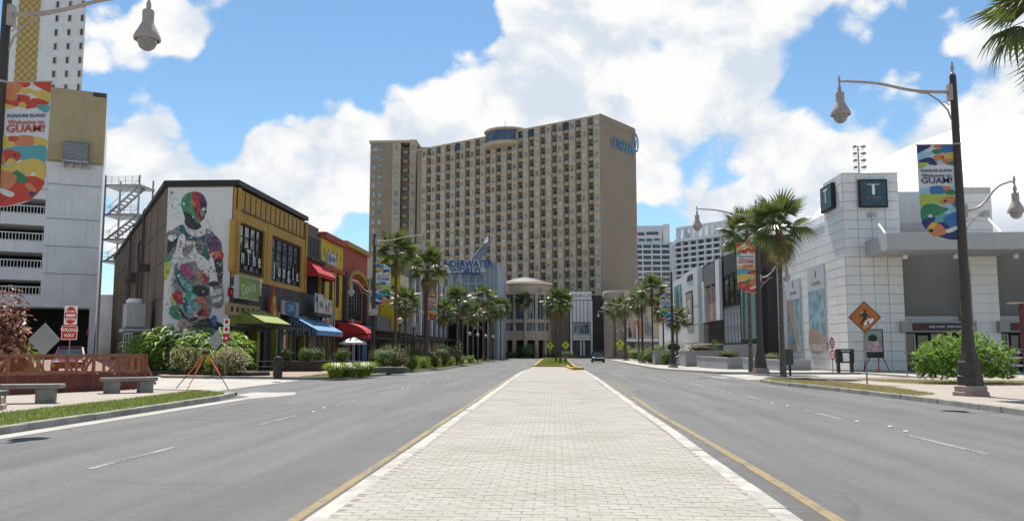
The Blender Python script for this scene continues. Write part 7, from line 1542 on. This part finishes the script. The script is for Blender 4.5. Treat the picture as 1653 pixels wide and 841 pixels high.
# planting along the left strip
def tuft(name, label, x, y, rr, hh, n, m_, seed, group=None):
    t = thing(name, label, 'plant', (x, y, .13), group=group); r = random.Random(seed); b = MB()
    for k in range(n):
        a = r.uniform(0, 6.28); q = r.random() * rr * .45; p = Vector((q * math.cos(a), q * math.sin(a), 0)); a2 = a + r.uniform(-.6, .6); out = Vector((math.cos(a2), math.sin(a2), 0)) * rr * r.uniform(.35, .9); s = Vector((-out.y, out.x, 0)).normalized() * .015; z_ = hh * r.uniform(.65, 1.1)
        b.add([p - s, p + s, p + out * .45 + s + Vector((0, 0, z_)), p + out * .45 - s + Vector((0, 0, z_)), p + out + Vector((0, 0, z_ * .75))], [(0, 1, 2, 3), (3, 2, 4)])
    b.build('foliage', m_, t, False, recalc=False); return t
for i, (px, py, rr, lb_) in enumerate(((542, 609, .75, 'bright grass tuft nearest the island tip'), (562, 608, .85, 'second bright grass tuft on the island tip'), (587, 606, .85, 'third bright grass tuft beside the lamp base'))):
    q = gpd(px, py); tuft('grass_tuft', lb_, q.x, q.y, rr, .72, 1100, [lv_lime, lv_hedge, lv_lime][i], 50 + i, 'grass tufts on the island tip')
SH = [(637, 600, 1.15, .8, lv_tan, 'round tan shrub in the stone planter', .12), (653, 600, .75, .6, [lv_red, lv_tan], 'rusty shrub right of the tan one', .13)]
for i, (px, py, rx, rz, m_, lb_, sz) in enumerate(SH): q = gpd(px, py); shrub('round_shrub', lb_, q.x - .5, q.y, rx, rx, rz, 1500, sz, m_, 60 + i, z=.35)
b = MB(); q = gpd(640, 602); b.box(q.x - 1.5, q.x + .6, q.y - .5, q.y + .5, .13, .5); o = b.build('stone_trough', mat('trough_stone', (.10, .10, .095), .85, .2, 3, .4, 20), bevel=.04); tag(o, 'dark stone trough below the tan shrub', 'planter')
for i, (px, py, lb_) in enumerate(((670, 598, 'first clipped green shrub of the row'), (687, 596, 'second clipped green shrub of the row'), (707, 594, 'third and widest clipped green shrub'), (719, 592, 'fourth clipped green shrub, narrow'), (730, 591, 'fifth clipped green shrub before the lamp'), (748, 588, 'clipped green shrub just after the lamp base'), (762, 586.5, 'last clipped green shrub toward the aquarium'))):
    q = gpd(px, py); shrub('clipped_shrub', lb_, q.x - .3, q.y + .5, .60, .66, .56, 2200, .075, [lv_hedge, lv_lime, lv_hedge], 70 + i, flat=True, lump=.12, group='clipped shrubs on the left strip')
for i, (px, py, Y, rx, rz, m_, lb_) in enumerate(((672, 585, 80, 1.2, .9, [lv_red, lv_dark], 'dark red shrub behind the first clipped shrubs'), (692, 585, 87, 1.1, .85, [lv_red, lv_dark], 'second dark red shrub behind the clipped row'), (712, 580, 96, 1.2, 1.0, [lv_dark, lv_red, lv_tan], 'dark mixed shrub near the aquarium lamp'), (732, 578, 104, 1.2, 1.1, [lv_dark, lv_pale, lv_red], 'dark shrub with pale flowers beside the lamp'), (612, 592, 66, .7, .6, [lv_dark, lv_pale], 'small dark shrub at the tall lamp base'))):
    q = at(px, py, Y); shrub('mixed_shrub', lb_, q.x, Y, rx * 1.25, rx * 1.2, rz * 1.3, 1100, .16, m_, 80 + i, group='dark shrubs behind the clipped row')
for i, (x, y, lb_) in enumerate(((-18.6, 57.2, 'round shrub in the left planter box'), (-17.2, 57.8, 'second round shrub in the left planter box'), (-17.2, 60.2, 'round shrub in the right planter box'), (-15.5, 60.9, 'rightmost round shrub in the planter boxes'))):
    shrub('box_shrub', lb_, x, y, .62, .55, .5, 900, .1, lv_dark if i == 0 else [lv_hedge, lv_dark], 90 + i, z=.8, group='round shrubs in the planter boxes')
# right side planting
for i, (px, py, Y, rx, ry, rz, lb_) in enumerate(((1050, 570, 120, 1.7, 1.7, .95, 'clipped hedge nearest the far right lamp'), (1066, 566, 126, 1.8, 1.7, 1.1, 'clipped hedge behind the first one'), (1088, 560, 115, 1.3, 1.5, .8, 'clipped hedge on the planter by the steps'), (1076, 578, 109, .9, 1.0, 1.0, 'tall clipped hedge beside the grey block'))):
    q = at(px, py, Y); shrub('clipped_hedge', lb_, q.x, Y, rx, ry, rz, 1900, .11, [lv_hedge, lv_dark, lv_hedge], 100 + i, flat=True, lump=.1, z=.13 if i != 2 else 1.7, group='clipped hedges on the right')
for i, (x, y, rx, rz, m_, lb_) in enumerate(((17.4, 101.5, 1.5, .5, [lv_red, lv_pink, lv_dark], 'red flowering plants in the tall planter'), (18, 88, 1.1, .45, [lv_dark, lv_tan], 'dry plants in the planter below the glass shop'), (18.6, 73, 1.3, .3, [lv_red, lv_tan], 'low rusty plants in the long planter'), (14.6, 128, 1.6, 1.1, [lv_hedge, lv_dark], 'loose green shrub left of the steps'), (14.4, 146, 1.8, 1.2, [lv_hedge, lv_lime], 'light green shrub by the crossing signs'), (15.0, 160, 1.9, 1.2, [lv_dark, lv_hedge], 'dark green shrub beyond the crossing signs'), (17.0, 140, 2.4, 1.7, [lv_dark, lv_hedge], 'large dark shrub before the tan store'))):
    shrub('planter_shrub', lb_, x, y, rx, rx * 1.2, rz, 1200, .16, m_, 120 + i, z={0: 1.8, 1: 1.15, 2: .9}.get(i, .13))
q = at(852, 568, 199.6); shrub('round_bush', 'big round bush at the road end before the pavilion', q.x, 199.6, 2.2, 2.2, 1.6, 1600, .3, [lv_tan, lv_hedge], 140, z=.13)
for i, (px, Y, lb_) in enumerate(((985, 200, 'low hedge right of the black car'), (1000, 200.5, 'low hedge before the black boutique'), (825, 200, 'dark shrubs at the pavilion foot'), (915, 200.5, 'low shrubs before the white boutique'), (895, 200, 'shrubs behind the median palms'))):
    q = at(px, 570, Y); shrub('low_hedge', lb_, q.x, Y, 2.4, 1.2, .75, 900, .25, [lv_hedge, lv_dark], 150 + i, flat=True, group='low hedges at the road end')
b = MB(); b.box(at(900, 570, 198.6).x, at(1010, 570, 198.6).x, 198.6, 199.1, .128, .7); o = b.build('low_road_wall', mat('low_wall_dark', (.12, .11, .10), .8, .1, 1)); tag(o, 'low dark wall across the road end', 'wall')
# ------------------------------------------------------------------ the street falls gently away from the camera
def lower_everything():
    root_of = lambda o: o if o.parent is None else root_of(o.parent)
    for o in list(bpy.data.objects):
        if o.type in {'CAMERA', 'LIGHT'}: continue
        r = root_of(o); cat = r.get('category'); kind = r.get('kind')
        if kind in ('structure', 'stuff') and not cat:
            if o.type != 'MESH': continue
            M = pmat(o); me = o.data
            if me.users > 1:
                y = (M @ Vector((0, 0, 0))).y
                if y > 50: o.location.z -= dip(y)
                continue
            ys_ = [(M @ v.co).y for v in me.vertices]
            if max(ys_) < 50: continue
            b = bmesh.new(); b.from_mesh(me); b.transform(M)
            if max(ys_) - min(ys_) > 4 and len(me.vertices) < 3000:
                for k in range(10):
                    bmesh.ops.bisect_plane(b, geom=b.verts[:] + b.edges[:] + b.faces[:], dist=1e-5, plane_co=(0, 50 + 5 * k, 0), plane_no=(0, 1, 0))
            for v in b.verts: v.co.z -= dip(v.co.y)
            b.transform(M.inverted()); b.to_mesh(me); b.free(); me.update()
        elif cat in ('building', 'dome', 'stair tower'):
            if o.type != 'MESH' or o.data.users > 1: continue
            M = pmat(o); Mi = M.inverted()
            for v in o.data.vertices:
                w_ = M @ v.co
                if w_.z < .45 and w_.y > 50: w_.z -= dip(w_.y); v.co = Mi @ w_
        elif o.parent is None and cat: o.location.z -= dip(o.location.y if o.type == 'EMPTY' else sum(v.co.y for v in o.data.vertices) / len(o.data.vertices))
lower_everything()
